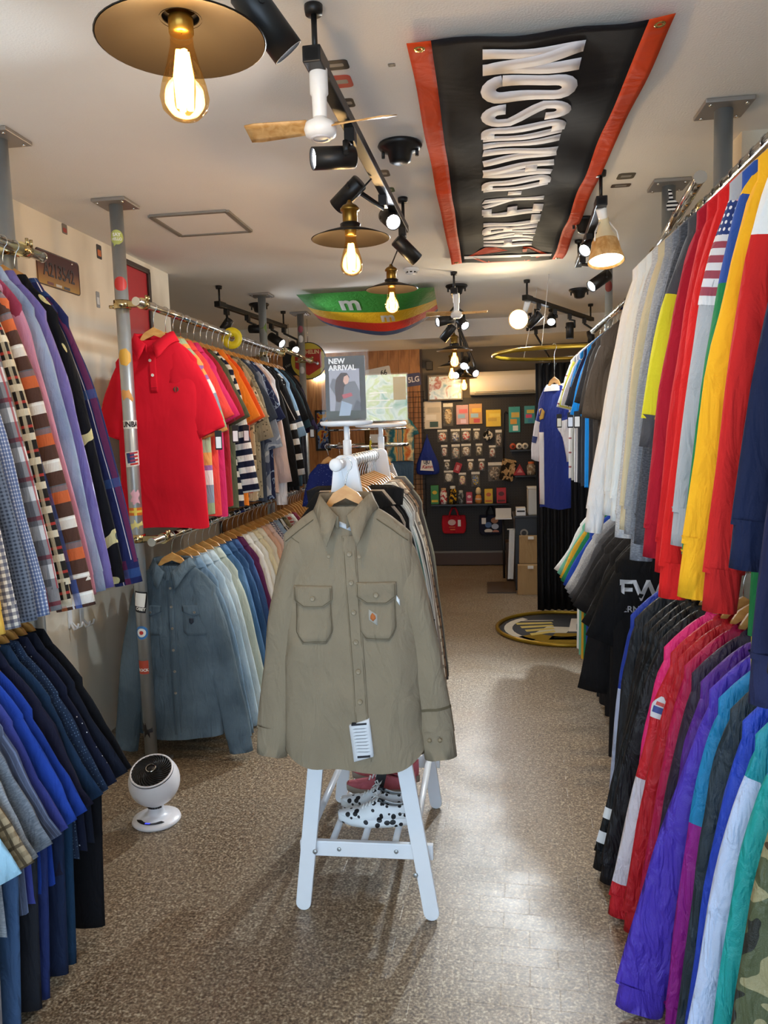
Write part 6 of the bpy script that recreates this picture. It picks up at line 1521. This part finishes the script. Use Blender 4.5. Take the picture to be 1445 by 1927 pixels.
# blue drawstring bag
bg_ = thing('tote_bag', 'blue knotted shopping bag with UJU and red script hanging at the pegboard edge', 'bag', bp(805, 893, .09))
prof = [(.001, .40), (.012, .39), (.03, .34), (.055, .27), (.085, .20), (.115, .12), (.125, .05), (.118, .015), (.09, .0)]
rows = [[(r*cos(2*pi*j/28)*(1+.05*sin(5*2*pi*j/28)), .38*r*sin(2*pi*j/28)*(1+.16*sin(7*2*pi*j/28+3*z)), z) for j in range(28)] for r, z in prof]
b = MB(); k = b.grid(rows, True); b.face([k+8*28+j for j in range(28)], None, 0, False); b.build('bag_body', F('bag_blue', '#22368c', wr=.6), bg_)
MB().prism([(-.075, .05), (.07, .04), (.045, .15), (-.06, .155)], lambda u, v, w: (u, -.061-w+.10*(v-.05), v), 0, .002).build('bag_panel', pm('bag_white', '#e4e7ea', .6), bg_)
bgp = [c for c in bg_.children if c.name.startswith('bag_panel')][0]
text('lettering', 'UJU', .05, pm('bag_ink', '#1c2450', .6), frame((-.005, -.0575, .133), (1, 0, 0), (0, .0, 1)), bgp, sx=.8, bold=.002)
text('lettering', 'Kamn', .05, pm('bag_redink', '#b02338', .6), frame((-.002, -.0625, .085), (1, 0, 0), (0, .0, 1)), bgp, sx=.95, shear=.35, bold=.001)
MB().tube([(0, 0, .39), (.0, .02, .42), (0, .05, .425)], .006, 8).build('bag_knot', F('bag_blue', '#22368c'), bg_)
# packets on the pegboard
M_BAG = NT('clear_packet'); _b = M_BAG; _b.b.inputs['Base Color'].default_value = (.9, .93, .95, 1); _b.b.inputs['Roughness'].default_value = .12; _b.b.inputs['Alpha'].default_value = .12; _b.bump(_b.noise(40, 3, _b.co()), .8, .01); M_BAG = M_BAG.m
Z7 = lambda X, Y: (780+X/6.02, 730+Y/6.02)
def packet(label, X0, Y0, X1, Y1, cont, head='#e2e2dd', kind='bag', name='novelty_packet', cat='packet'):
    x0, y0 = Z7(X0, Y0); x1, y1 = Z7(X1, Y1)
    a = bp(x0, y0, .02); c = bp(x1, y1, .02); w_ = abs(c.x-a.x); h_ = abs(a.z-c.z); ctr = Vector(((a.x+c.x)/2, BYW-.002, c.z))
    t = thing(name, label, cat, ctr, 0, 'packets on the pegboard')
    hh = h_*(.16 if kind == 'bag' else .0)
    if kind == 'bag':
        MB().box((0, -.006, h_-hh/2), (w_, .004, hh)).build('header_card', pm('head_'+head[1:], head, .6), t)
        rr = random.Random(len(label)); b = MB(); n_ = 5
        rows = []
        for i in range(7):
            q = i/6; z = (h_-hh)*(.88-.78*q); r = w_*.36*sin(pi*(.12+.8*q))**.6
            rows.append([(r*cos(2*pi*j/12)*(1+.15*rr.random()), -.014+.010*sin(2*pi*j/12), z) for j in range(12)])
        k = b.grid(rows, True); b.face([k+j for j in range(12)]); b.face([k+72+j for j in range(12)])
        b.build('contents', F('cont_'+cont[0][1:]+cont[1][1:], cont[0], 'camo', scale=38, stops=[(0, cont[0]), (.47, cont[1]), (.6, cont[2] if len(cont) > 2 else cont[0])]), t)
        rows = [[(w_/2*u, -.014-.013*(1-u*u)*sin(pi*min(1, max(0, v*1.0)))-.002, (h_-hh)*(1-v)) for u in (-1, -.6, -.2, .2, .6, 1)] for v in (0, .2, .45, .7, .9, 1)]
        MB().gr(rows).build('clear_bag', M_BAG, t)
    else:
        MB().box((0, -.007, h_/2), (w_, .01, h_)).build('card', pm('card_'+cont[0][1:], cont[0], .4), t, bevel=.002)
        for k, cc in enumerate(cont[1:]):
            MB().box((w_*(.08*(-1)**k), -.0128-.0006*k, h_*(.68-.26*k)), (w_*(.7-.12*k), .0014, h_*.2)).build('print', pm('card_'+cc[1:], cc, .4), t)
    MB().tube([(0, 0, h_-.004), (0, -.016, h_-.006), (0, -.018, h_+.006)], .002, 6).build('peg_hook', M_WIRE, t)
    return t
packet('clear-wrapped white card sheet with a green round mark', 95, 155, 308, 460, ['#cfc9bd', '#b9b5aa', '#e4e2dc', '#2f4f44'], kind='card')
packet('tall packet of tan figures left of the comic cards', 322, 175, 437, 430, ['#a98c62', '#d9c7a4', '#7c6a52'])
packet('left colourful comic card sheet', 470, 195, 612, 412, ['#c9a0a8', '#d86a72', '#8fb8d8', '#e3c9e0'], kind='card')
packet('right colourful comic card sheet with yellow top', 614, 182, 768, 405, ['#c99a5c', '#e2b93a', '#9fc6dc', '#c84a4a'], kind='card')
packet('bright yellow square pouch in a clear bag', 808, 250, 980, 435, ['#e2c41e', '#edd747', '#c9a818'], kind='card')
packet('teal packet of socks', 1065, 215, 1198, 500, ['#35a0a0', '#cdb54a', '#d8a52c', '#e6ebe6'], kind='card')
packet('pink and teal packet of socks half behind the jersey', 1243, 205, 1365, 400, ['#3f9aa8', '#d8c048', '#d84a7a', '#2c86b4'], kind='card')
for lab, bx, cont in (('packet with an orange-red key charm, top row', (258, 475, 370, 612), ['#d2542c', '#e9e6e0', '#a83a22']), ('packet with blue charms, top row', (408, 468, 515, 612), ['#3a4f86', '#e2e5ea', '#1f2b4c']), ('packet with red candy charms, top row', (528, 462, 638, 600), ['#d8344a', '#f0ecec', '#b01f36']), ('narrow packet with silver charms, top row', (665, 462, 742, 590), ['#b7b5ae', '#dedcd6', '#7f7c76']), ('narrow packet of black and red pens, right of the black charm', (915, 475, 990, 668), ['#3a2f32', '#b8b2b0', '#8a2d34']),
    ('packet with a pink charm, second row left', (300, 648, 374, 780), ['#c08a8c', '#ece8e4', '#8d4a52']), ('packet with an orange card and grey charm, second row', (418, 640, 515, 803), ['#8d8a86', '#d3d0ca', '#c8682c']), ('packet with brown rings, second row', (528, 635, 640, 778), ['#a5897a', '#ece9e4', '#5d4238']), ('packet with a dark ring charm, second row', (692, 632, 770, 768), ['#57594c', '#e2e0d8', '#8a8a72']), ('packet with a small red charm, second row right', (842, 652, 920, 790), ['#b06a66', '#e3e0db', '#d8d2cc']),
    ('packet with a dark charm, third row left', (332, 815, 402, 935), ['#4d4a48', '#d9d6d0', '#8a8682']), ('packet with a cream bear charm, third row', (598, 808, 670, 940), ['#d0b088', '#efe9dd', '#8d6a42']), ('packet with a red lolly charm, third row', (722, 805, 796, 940), ['#b8303c', '#d9d4d2', '#7d8a96']), ('packet of white trinkets, fourth row left', (332, 938, 440, 1070), ['#c9c7bf', '#e9e7e1', '#9a978e']), ('packet with pink and yellow charms, fourth row', (498, 962, 585, 1105), ['#d39aa2', '#efe3b8', '#b8606c']), ('packet with a yellow and blue card, fourth row', (642, 952, 740, 1115), ['#c9b13c', '#4a6a9a', '#e3dfc8']),
    ('large packet of dark patterned pieces', (832, 845, 990, 1055), ['#3d3a3a', '#8a7a68', '#c4b8a6'])):
    packet(lab, *bx, cont)
t = thing('key_charm', 'black and white panda-like ring charm on the pegboard', 'charm', bp(*Z7(832, 540), .03)); MB().lathe([(.012, -.01), (.046, -.012), (.052, 0), (.046, .012), (.012, .01)], 20, M=Matrix.Rotation(pi/2, 3, 'X')).build('charm_body', F('panda', '#ded9cf', 'camo', scale=26, stops=[(0, '#141416'), (.5, '#ded9cf')]), t); MB().tube([(0.018*cos(radians(a)), 0, .06+.018*sin(radians(a))) for a in range(0, 360, 30)], .002, 6, closed=True).build('split_ring', M_WIRE, t)
t = thing('red_tag', 'tilted red lettered tag on the pegboard', 'tag', bp(*Z7(488, 905), .015)); t.rotation_euler = (0, .35, 0); MB().prism(rrect(.07, .11, .008), lambda u, v, w: (u, -w, v), 0, .004).build('tag_card', pm('tag_red', '#a82430', .5), t); MB().prism(rrect(.03, .06, .004), lambda u, v, w: (u, -.004-w, v), 0, .001).build('print', pm('tag_pale', '#d88a90', .5), t)
t = thing('snake_pouch', 'tilted brown and black patterned pouch on the pegboard', 'pouch', bp(*Z7(1055, 930), .03)); t.rotation_euler = (0, .22, 0); MB().prism(rrect(.15, .23, .02), lambda u, v, w: (u, -w, v), -.005, .018).build('pouch_body', F('snake', '#b0946c', 'camo', scale=20, stops=[(0, '#241f1a'), (.47, '#b0946c'), (.62, '#d6c09a')]), t, bevel=.005); MB().tube([(.03, -.006, .11), (.035, -.006, .14)], .004, 8).build('loop', M_BLACKP, t)
t = thing('chain_strap', 'black beaded strap hanging from a peg', 'strap', bp(*Z7(1010, 830), .02)); MB().tube([(0, 0, 0), (.0, 0, .25), (.005, 0, .5), (.03, 0, .52), (.045, 0, .50)], .008, 8).build('strap', M_BLACKP, t)
# shelves with goods
def shelf(label, x0, x1, y, dep):
    a = bp(x0, y, dep/2); c = bp(x1, y, dep/2)
    t = thing('shelf', label, 'shelf', ((a.x+c.x)/2, BYW-dep/2, a.z-.012)); MB().box((0, 0, 0), (abs(c.x-a.x), dep, .018)).build('board', pm('shelf_black', '#1a1a1b', .35), t, bevel=.002)
    for s_ in (-1, 1): MB().box((s_*abs(c.x-a.x)*.42, dep*.3, -.02), (.012, dep*.4, .03)).build('bracket', M_BLACKP, t)
    return t, a.z-.003
s1, z1 = shelf('long black shelf of novelty goods above the two tote bags', 812, 958, 948, .16)
s2, z2 = shelf('short black shelf with white round badges', 960, 1006, 846, .10); s3, z3 = shelf('short black shelf with a red triangular box', 968, 1012, 894, .12)
Z8 = lambda X: 780+X/5.56
def goods(label, X0, X1, h, z, Yd, mk_, cat, name):
    xa = ony(Z8(X0), 930, Yd).x; xb = ony(Z8(X1), 930, Yd).x; t = thing(name, label, cat, ((xa+xb)/2, Yd, z), 0, None); mk_(t, abs(xb-xa), h); return t
def jar(c1, c2, c3):
    def f(t, w_, h):
        MB().lathe([(.001, 0), (w_*.40, 0), (w_*.44, h*.2), (w_*.44, h*.7), (w_*.3, h*.85), (w_*.3, h), (.001, h)], 20).build('container', F('g_'+c1[1:]+c2[1:], c1, 'camo', scale=30, stops=[(0, c1), (.5, c2)]), t)
        MB().lathe([(w_*.31, h*.86), (w_*.32, h), (.001, h+.003)], 18).build('lid', pm('gl_'+c3[1:], c3, .4), t)
    return f
def carton(c1, c2):
    def f(t, w_, h):
        MB().box((0, 0, h*.5), (w_*.86, .06, h)).build('carton', pm('gc_'+c1[1:], c1, .45), t, bevel=.003); MB().prism(circ(w_*.26, 16), lambda u, v, q: (u, -.031-q, h*.62+v*.8), 0, .001).build('print', pm('gp_'+c2[1:], c2, .5), t); MB().box((0, -.0312, h*.16), (w_*.7, .001, h*.12)).build('print', pm('gp_'+c2[1:], c2, .5), t)
    return f
def doll(c1, c2):
    def f(t, w_, h):
        MB().lathe([(.001, 0), (w_*.30, 0), (w_*.34, h*.2), (w_*.26, h*.45), (w_*.16, h*.52)], 18).build('bottle', pm('gd_'+c1[1:], c1, .4), t); MB().lathe([(.001, h*.48), (w_*.24, h*.56), (w_*.28, h*.72), (w_*.2, h*.9), (.001, h*.96)], 18).build('stopper', pm('gd_'+c2[1:], c2, .4), t); MB().lathe([(w_*.3, h*.22), (w_*.35, h*.24), (w_*.3, h*.3)], 18).build('band', pm('gd_w', '#e9e2d8', .5), t)
    return f
yS = BYW-.075
goods('green and yellow folded bag on the shelf corner', 165, 260, .20, z1, yS+.02, carton('#3a8a4c', '#d8b82c'), 'bag', 'folded_bag')
goods('red and white candy jar on the long shelf', 262, 345, .17, z1, yS-.02, jar('#c23a48', '#efe8e2', '#b89878'), 'jar', 'candy_jar')
goods('yellow and black candy jar on the long shelf', 355, 445, .19, z1, yS-.01, jar('#d8aa2e', '#2a2622', '#cfd6dc'), 'jar', 'candy_jar')
goods('dark cellophane packet on the long shelf', 450, 520, .14, z1, yS, jar('#3d444a', '#8a9298', '#aab2b8'), 'packet', 'candy_jar')
goods('small pink striped carton on the long shelf', 535, 610, .12, z1, yS, carton('#b8405c', '#e8c9d0'), 'carton', 'carton')
goods('orange and cream round bottle on the long shelf', 615, 720, .18, z1, yS, doll('#d8944c', '#e6d2a8'), 'bottle', 'novelty_bottle')
goods('yellow carton with an orange print on the long shelf', 725, 825, .15, z1, yS, carton('#e2bb22', '#c9682c'), 'carton', 'carton')
goods('red carton with a dark round print on the long shelf', 850, 965, .16, z1, yS, carton('#b81f2c', '#5c2024'), 'carton', 'carton')
for k, (px_, c) in enumerate(((965, '#b8503a'), (977, '#e2e0da'), (988, '#dcdad4'))):
    p = bp(px_, 838, .05); t = thing('round_badge', ('red-brown', 'left white', 'right white')[k]+' round badge on the short shelf', 'badge', (p.x, BYW-.05, z2+.036)); MB().lathe([(.001, -.006), (.032, -.006), (.034, 0), (.032, .006), (.001, .008)], 22, M=Matrix.Rotation(pi/2, 3, 'X')).build('disc', pm('bdg_'+c[1:], c, .4), t); MB().lathe([(.001, .0075), (.014, .009), (.015, .006)], 16, M=Matrix.Rotation(pi/2, 3, 'X')).build('emblem', M_BLACKP, t)
p = bp(978, 886, .06); t = thing('triangle_box', 'red triangular gift box on the short shelf', 'box', (p.x, BYW-.06, z3)); MB().prism([(-.07, 0), (.06, 0), (.0, .12)], lambda u, v, w: (u, w, v), -.03, .03).build('box_body', pm('box_red', '#a8222c', .45), t, bevel=.004); MB().prism([(-.03, .03), (.03, .03), (.0, .075)], lambda u, v, w: (u, -.0305-w, v), 0, .001).build('print', pm('box_pale', '#d88a86', .5), t)
p = bp(994, 880, .06); t = thing('novelty_jar', 'orange-lidded clear jar on the short shelf', 'jar', (p.x+.03, BYW-.055, z3)); jar('#b8b4ac', '#8a7a6c', '#c9683c')(t, .1, .14)
# tote bags
def tote(label, cx, y0, y1, wpx, c, panel, hc, d):
    a = bp(cx, y0, d); w_ = wpx/1450*(BYW); h = abs(bp(cx, y0, d).z-bp(cx, y1, d).z)
    t = thing('tote_bag', label, 'tote bag', (a.x, BYW-d, bp(cx, y1, d).z), 0, 'tote bags under the shelf'); poly = [(-w_*.42, .0), (w_*.42, 0), (w_*.5, h*.5), (w_*.48, h*.98), (-w_*.48, h*.98), (-w_*.5, h*.5)]
    MB().prism([(-w_*.40, 0), (w_*.40, 0), (w_*.47, h*.12), (w_*.5, h*.5), (w_*.47, h), (-w_*.47, h), (-w_*.5, h*.5), (-w_*.47, h*.12)], lambda u, v, q: (u, -q*(1.1-.4*v/h), v), -.0, .055).build('bag_body', F('tote_'+c[1:], c, wr=.5), t, bevel=.012)
    hh = h*.40
    for yy in (-.008, -.045): MB().tube([(-w_*.18, yy, h*.9), (-w_*.15, yy, h*1.15), (-w_*.06, yy*.6-.0, h+hh), (w_*.06, yy*.6, h+hh), (w_*.15, yy, h*1.15), (w_*.18, yy, h*.9)], .009, 8, flat=.5).build('handle', F('tote_h'+hc[1:], hc), t)
    for nm, poly, cc in panel: MB().prism([(u*w_, v*h) for u, v in poly], lambda u, v, q: (u, -.0565-q+.006*0-.0*v, v), -.012, .001).build(nm, pm('tp_'+cc[1:], cc, .5), t)
    MB().tube([(0, 0, h+hh-.012), (0, -.03, h+hh-.012), (0, -.032, h+hh)], .003, 6).build('peg_hook', M_WIRE, t)
    return t
ov = lambda cx, cy, a, b_: [(cx+a*cos(2*pi*i/16), cy+b_*sin(2*pi*i/16)) for i in range(16)]
tote('red tote bag with a pale oval print below the shelf', 854, 969, 1003, 46, '#b31a2a', [('oval_print', ov(-.08, .62, .16, .16), '#d8b8b2'), ('price_tag', [(.16, .4), (.28, .4), (.28, .75), (.16, .75)], '#e8e6e2'), ('line_print', [(-.2, .34), (.05, .34), (.05, .38), (-.2, .38)], '#d8742c'), ('line_print', [(-.15, .2), (.05, .2), (.05, .26), (-.15, .26)], '#d8742c')], '#b31a2a', .03)
tote('navy tote bag with a patchwork of food prints', 923, 968, 1005, 44, '#1c2236', [('price_tag', [(-.38, .55), (-.2, .55), (-.2, .85), (-.38, .85)], '#e8e6e2'), ('round_print', ov(.16, .72, .15, .14), '#9a6a4e'), ('round_print', ov(.18, .42, .15, .14), '#a9b4cc'), ('round_print', ov(-.1, .5, .14, .14), '#4a6a9e'), ('round_print', ov(-.1, .2, .17, .10), '#d8d4cc'), ('round_print', ov(.2, .16, .14, .08), '#b87a6a')], '#15171f', .05)
# counter, paper bags, boxes
ctr = thing('counter_cabinet', 'low dark counter cabinet beside the curtain', 'cabinet', (.50, 7.1, 0)); MB().box((0, .12, .335), (.48, .4, .67)).build('body', pm('cab_dark', '#22262c', .45), ctr, bevel=.004); MB().box((0, .12, .678), (.5, .42, .016)).build('top', pm('cab_top', '#2a2d33', .35), ctr, bevel=.003)
for k, (x, z) in enumerate(((-.16, .53), (-.045, .46))): MB().prism(circ(.036, 20), lambda u, v, w: (x+u, -.0805-w, z+v), 0, .001).build('round_sticker', pm('cabstk%d' % k, '#8d877c', .5), ctr); MB().prism(circ(.022, 16), lambda u, v, w: (x+u, -.0816-w, z+v), 0, .001).build('round_sticker', pm('cabstkd', '#2c2a28', .5), ctr)
def paperbag(label, x, y, z0, w_, h, d):
    t = thing('paper_bag', label, 'paper bag', (x, y, z0), 0, 'brown paper bags'); k = F('kraft', '#a98a60', wr=.35, rough=.7)
    MB().prism([(-w_/2, 0), (w_/2, 0), (w_/2*.97, h), (-w_/2*.97, h)], lambda u, v, q: (u, q*(1-.3*v/h), v), -d/2, d/2).build('bag_body', k, t, bevel=.003); MB().prism(rrect(.05, .025, .002, 2), lambda u, v, q: (u-.02, -d/2*(1-.25)-.0-q+v*0, h*.93+v), -.01, .012).build('white_label', pm('lab_wh', '#e6e3dc', .6), t); return t
paperbag('upper brown paper bag leaning on the counter cabinet', .415, 6.955, .265, .25, .25, .06); paperbag('lower brown paper bag standing by the counter cabinet', .405, 6.88, .0, .27, .265, .085)
t = thing('white_box', 'grey-white plastic box standing on the counter', 'box', (.49, 7.15, .686)); MB().box((0, 0, .12), (.22, .2, .24)).build('box_body', pm('box_wh', '#c6c9c8', .4), t, bevel=.01); MB().box((0, 0, .245), (.225, .205, .014)).build('lid', pm('box_lid', '#d4d6d4', .4), t, bevel=.005)
t = thing('card_box', 'small white carton of business cards on the counter', 'box', (.315, 7.1, .686)); MB().box((0, 0, .035), (.085, .12, .07)).build('carton', M_WHITEP, t, bevel=.002); MB().box((0, -.0605, .04), (.07, .001, .015)).build('slot', M_BLACKP, t)
t = thing('leaflet_shelf', 'white leaflet tray hanging left of the counter', 'tray', (.17, 7.6, .60)); MB().box((0, 0, 0), (.16, .12, .012)).build('tray_base', M_WHITEP, t); MB().box((0, -.02, .05), (.15, .006, .10), Matrix.Rotation(-.3, 3, 'X')).build('leaflet', pm('leaf', '#d6d6d2', .6), t); MB().tube([(0, 0, -.01), (0, 0, -.598)], .012, 10).build('tray_post', M_BLACKP, t)
t = thing('floor_mat', 'brown semi-clear plastic sheet lying beside the counter', 'mat', (.13, 7.15, 0)); MB().box((0, 0, .004), (.26, .5, .006)).build('sheet', pm('mat_brown', '#5a4a3c', .3), t); MB().box((0, -.248, .0055), (.26, .006, .009)).build('edge_strip', pm('mat_edge', '#463a30', .4), t)
t = thing('wood_box', 'narrow dark wooden box beside the counter', 'box', (.235, 7.55, 0)); MB().box((0, 0, .19), (.09, .2, .36)).build('carcass', wood('dark_wood', '#5a3c26', '#33210f'), t, bevel=.003); MB().box((0, 0, .372), (.1, .21, .012)).build('top', wood('dark_wood', '#5a3c26', '#33210f'), t)
t = thing('hanging_cloth', 'white cloth draped beside the counter', 'cloth', (.2097, 7.06, .10)); rows = [[(-.02+.05*u+.02*(1-v), .01*sin(9*u+4*v), .46*(1-v)) for u in (0, .25, .5, .75, 1)] for v in (0, .25, .5, .75, 1)]; MB().gr(rows).build('drape', F('cloth_wh', '#dcdedd'), t); MB().tube([(-.02, 0, .46), (.05, 0, .46)], .006, 8).build('top_hem', F('cloth_wh', '#dcdedd'), t)
# ------------------------------------------------------------------ behind the left racks
t = thing('round_sign', 'round yellow sign with a red shield panel reading MICHELIN', 'sign', ony(580, 679, 6.85)); r = .165
MB().prism(circ(r, 44), lambda u, v, w: (u, w, v), 0, .012).build('rim', M_BLACKP, t); MB().prism(circ(r*.95, 44), lambda u, v, w: (u, -w, v), 0, .002).build('disc', pm('sign_yel', '#c9b640', .35), t)
MB().prism([(-.12, .10), (.12, .10), (.12, -.06), (0, -.13), (-.12, -.06)], lambda u, v, w: (u, -.002-w, v), 0, .002).build('red_panel', pm('sign_red', '#b02a22', .35), t)
text('lettering', 'MICHELIN', .048, pm('sign_cream', '#e6d9a8', .4), frame((0, -.0045, .075), (1, 0, 0), (0, 0, 1)), t, bold=.001, sx=.95)
MB().tube([(0, .006, r), (0, .006, 2.5-t.location.z-.002)], .003, 6).build('hanging_wire', M_WIRE, t)
t = thing('black_board', 'small black board with a slanted word, left of the round sign', 'sign', ony(545, 680, 7.05)); MB().box((0, 0, 0), (.13, .012, .26)).build('board', M_BLACKP, t, bevel=.002); text('lettering', 'Home', .035, pm('chalk', '#b9b9b4', .7), frame((0, -.0075, -.03), (.85, 0, .5), (-.5, 0, .85)), t); MB().tube([(0, 0, .13), (0, 0, 2.49-t.location.z)], .003, 6).build('hanging_wire', M_WIRE, t)
# round rack with sparkling blue tops and a cap shelf above it
rk = thing('round_rack', 'round chrome clothes rack with a wooden top, behind the white stand', 'clothes rack', (-.76, 5.0, 0)); RR = .26
MB().tube([(0, 0, .02), (0, 0, 1.5)], .018, 14).build('centre_post', M_CHROME, rk); MB().tube([(RR*cos(2*pi*k/44), RR*sin(2*pi*k/44), 1.40) for k in range(44)], .012, 10, closed=True).build('hanging_ring', M_CHROME, rk)
for k in range(4): a = pi/4+pi/2*k; MB().tube([(0, 0, 1.40), (RR*cos(a), RR*sin(a), 1.40)], .008, 8).build('spoke', M_CHROME, rk); MB().tube([(0, 0, .05), (.28*cos(a), .28*sin(a), .015)], .012, 8).build('foot', M_CHROME, rk)
MB().lathe([(.001, 1.52), (.25, 1.52), (.26, 1.535), (.25, 1.55), (.001, 1.55)], 44).build('wooden_top', wood('rack_top', '#a8763e', '#7d5226'), rk); MB().tube([(.25*cos(2*pi*k/44), .25*sin(2*pi*k/44), 1.505) for k in range(44)], .008, 8, closed=True).build('top_rim', M_CHROME, rk)
MB().lathe([(.013, -.002), (.045, -.002), (.045, .002), (.013, .002), (.013, -.002)], 28, M=Matrix.Rotation(pi/2, 3, 'Y')).build('size_divider', pm('divider_yellow', '#e9dc2c', .35), loc=(-.70, 4.747, 1.392), label='small yellow size divider on the round rack', cat='divider')
SPK = F('sequin_navy', '#1f2f78', 'dots', dot='#8fa4e0', scale=70, r=.14, rand=1.0)
for k, (a, mt, lab) in enumerate(((-160, SPK, 'sparkly navy sequin top on the round rack'), (-105, F('rr_dk', '#15181f'), 'black top beside the sequin top on the round rack'), (-55, F('rr_wh', '#c9c6c4'), 'pale top at the front of the round rack'), (145, F('rr_nv', '#1d2a52', 'dots', dot='#7f92c8', scale=60, r=.12, rand=1), 'dotted navy top on the left of the round rack'))):
    ar = radians(a); garment('top', lab, 'top', (-.76+RR*cos(ar), 5.0+RR*sin(ar), 1.40), mt, sh=.15, ch=.14, L=.62, drop=.12, slope=.08, th=.022, sl=.2, sw=.06, splay=.03, rz=ar, group='tops on the round rack', amp=.006)
for k, (dx, dy, c, c2, lab) in enumerate(((-.12, -.12, '#1b1c20', '#1b1c20', 'black cap on the round rack'), (.06, -.16, '#5a6a7c', '#2c3440', 'grey-blue cap at the front of the round rack'), (.14, .02, '#24262c', '#d8d8d4', 'dark cap with white panel on the round rack'))):
    t = thing('baseball_cap', lab, 'cap', (-.76+dx, 5.0+dy, 1.5505), -.3+.4*k, 'caps on the round rack')
    MB().lathe([(.085, 0), (.09, .02), (.083, .06), (.055, .095), (.02, .108), (.001, .11)], 24).build('crown', F('cap_'+c[1:], c), t); MB().lathe([(.001, .116), (.007, .114), (.008, .108)], 10).build('button', F('cap_'+c[1:], c), t)
    rows = [[(.082*cos(a)*1.0+0, -(.082*sin(a))*(1) - q*.07*sin(a)**.6, .006+.012*sin(a)*(1-q)) for a in [radians(8+164*i/14) for i in range(15)]] for q in (0, .35, .7, 1)]
    o = MB().gr(rows).build('brim', F('cap_'+c2[1:], c2), t); so = o.modifiers.new('solid', 'SOLIDIFY'); so.thickness = .003
# picture and lamp behind the cap shelf
t = thing('framed_picture', 'colourful framed picture on the timber wall behind the caps', 'picture', ony(603, 810, 8.2)); t.location.y = BYW; MB().box((0, -.006, 0), (.14, .012, .42)).build('picture', F('pic_mix', '#3c4a7a', 'camo', scale=14, stops=[(0, '#2a3560'), (.42, '#6a86b8'), (.52, '#c8963c'), (.6, '#8a3a34')]), t)
b = MB(); [b.box((x, -.01, z), (sx, .02, sz)) for x, z, sx, sz in ((0, .21, .16, .02), (0, -.21, .16, .02), (-.07, 0, .02, .42), (.07, 0, .02, .42))]; b.build('frame', M_BLACKP, t)
t = thing('tube_light', 'short bright white light bar under the far left ceiling', 'light', ony(604, 712, BYW-.02)); MB().tube([(-.08, 0, 0), (.08, 0, .03)], .016, 12).build('tube', M_LENS, t); MB().box((0, .02, .02), (.19, .02, .02), Matrix.Rotation(-.18, 3, 'Y')).build('fitting', M_BLACKP, t)
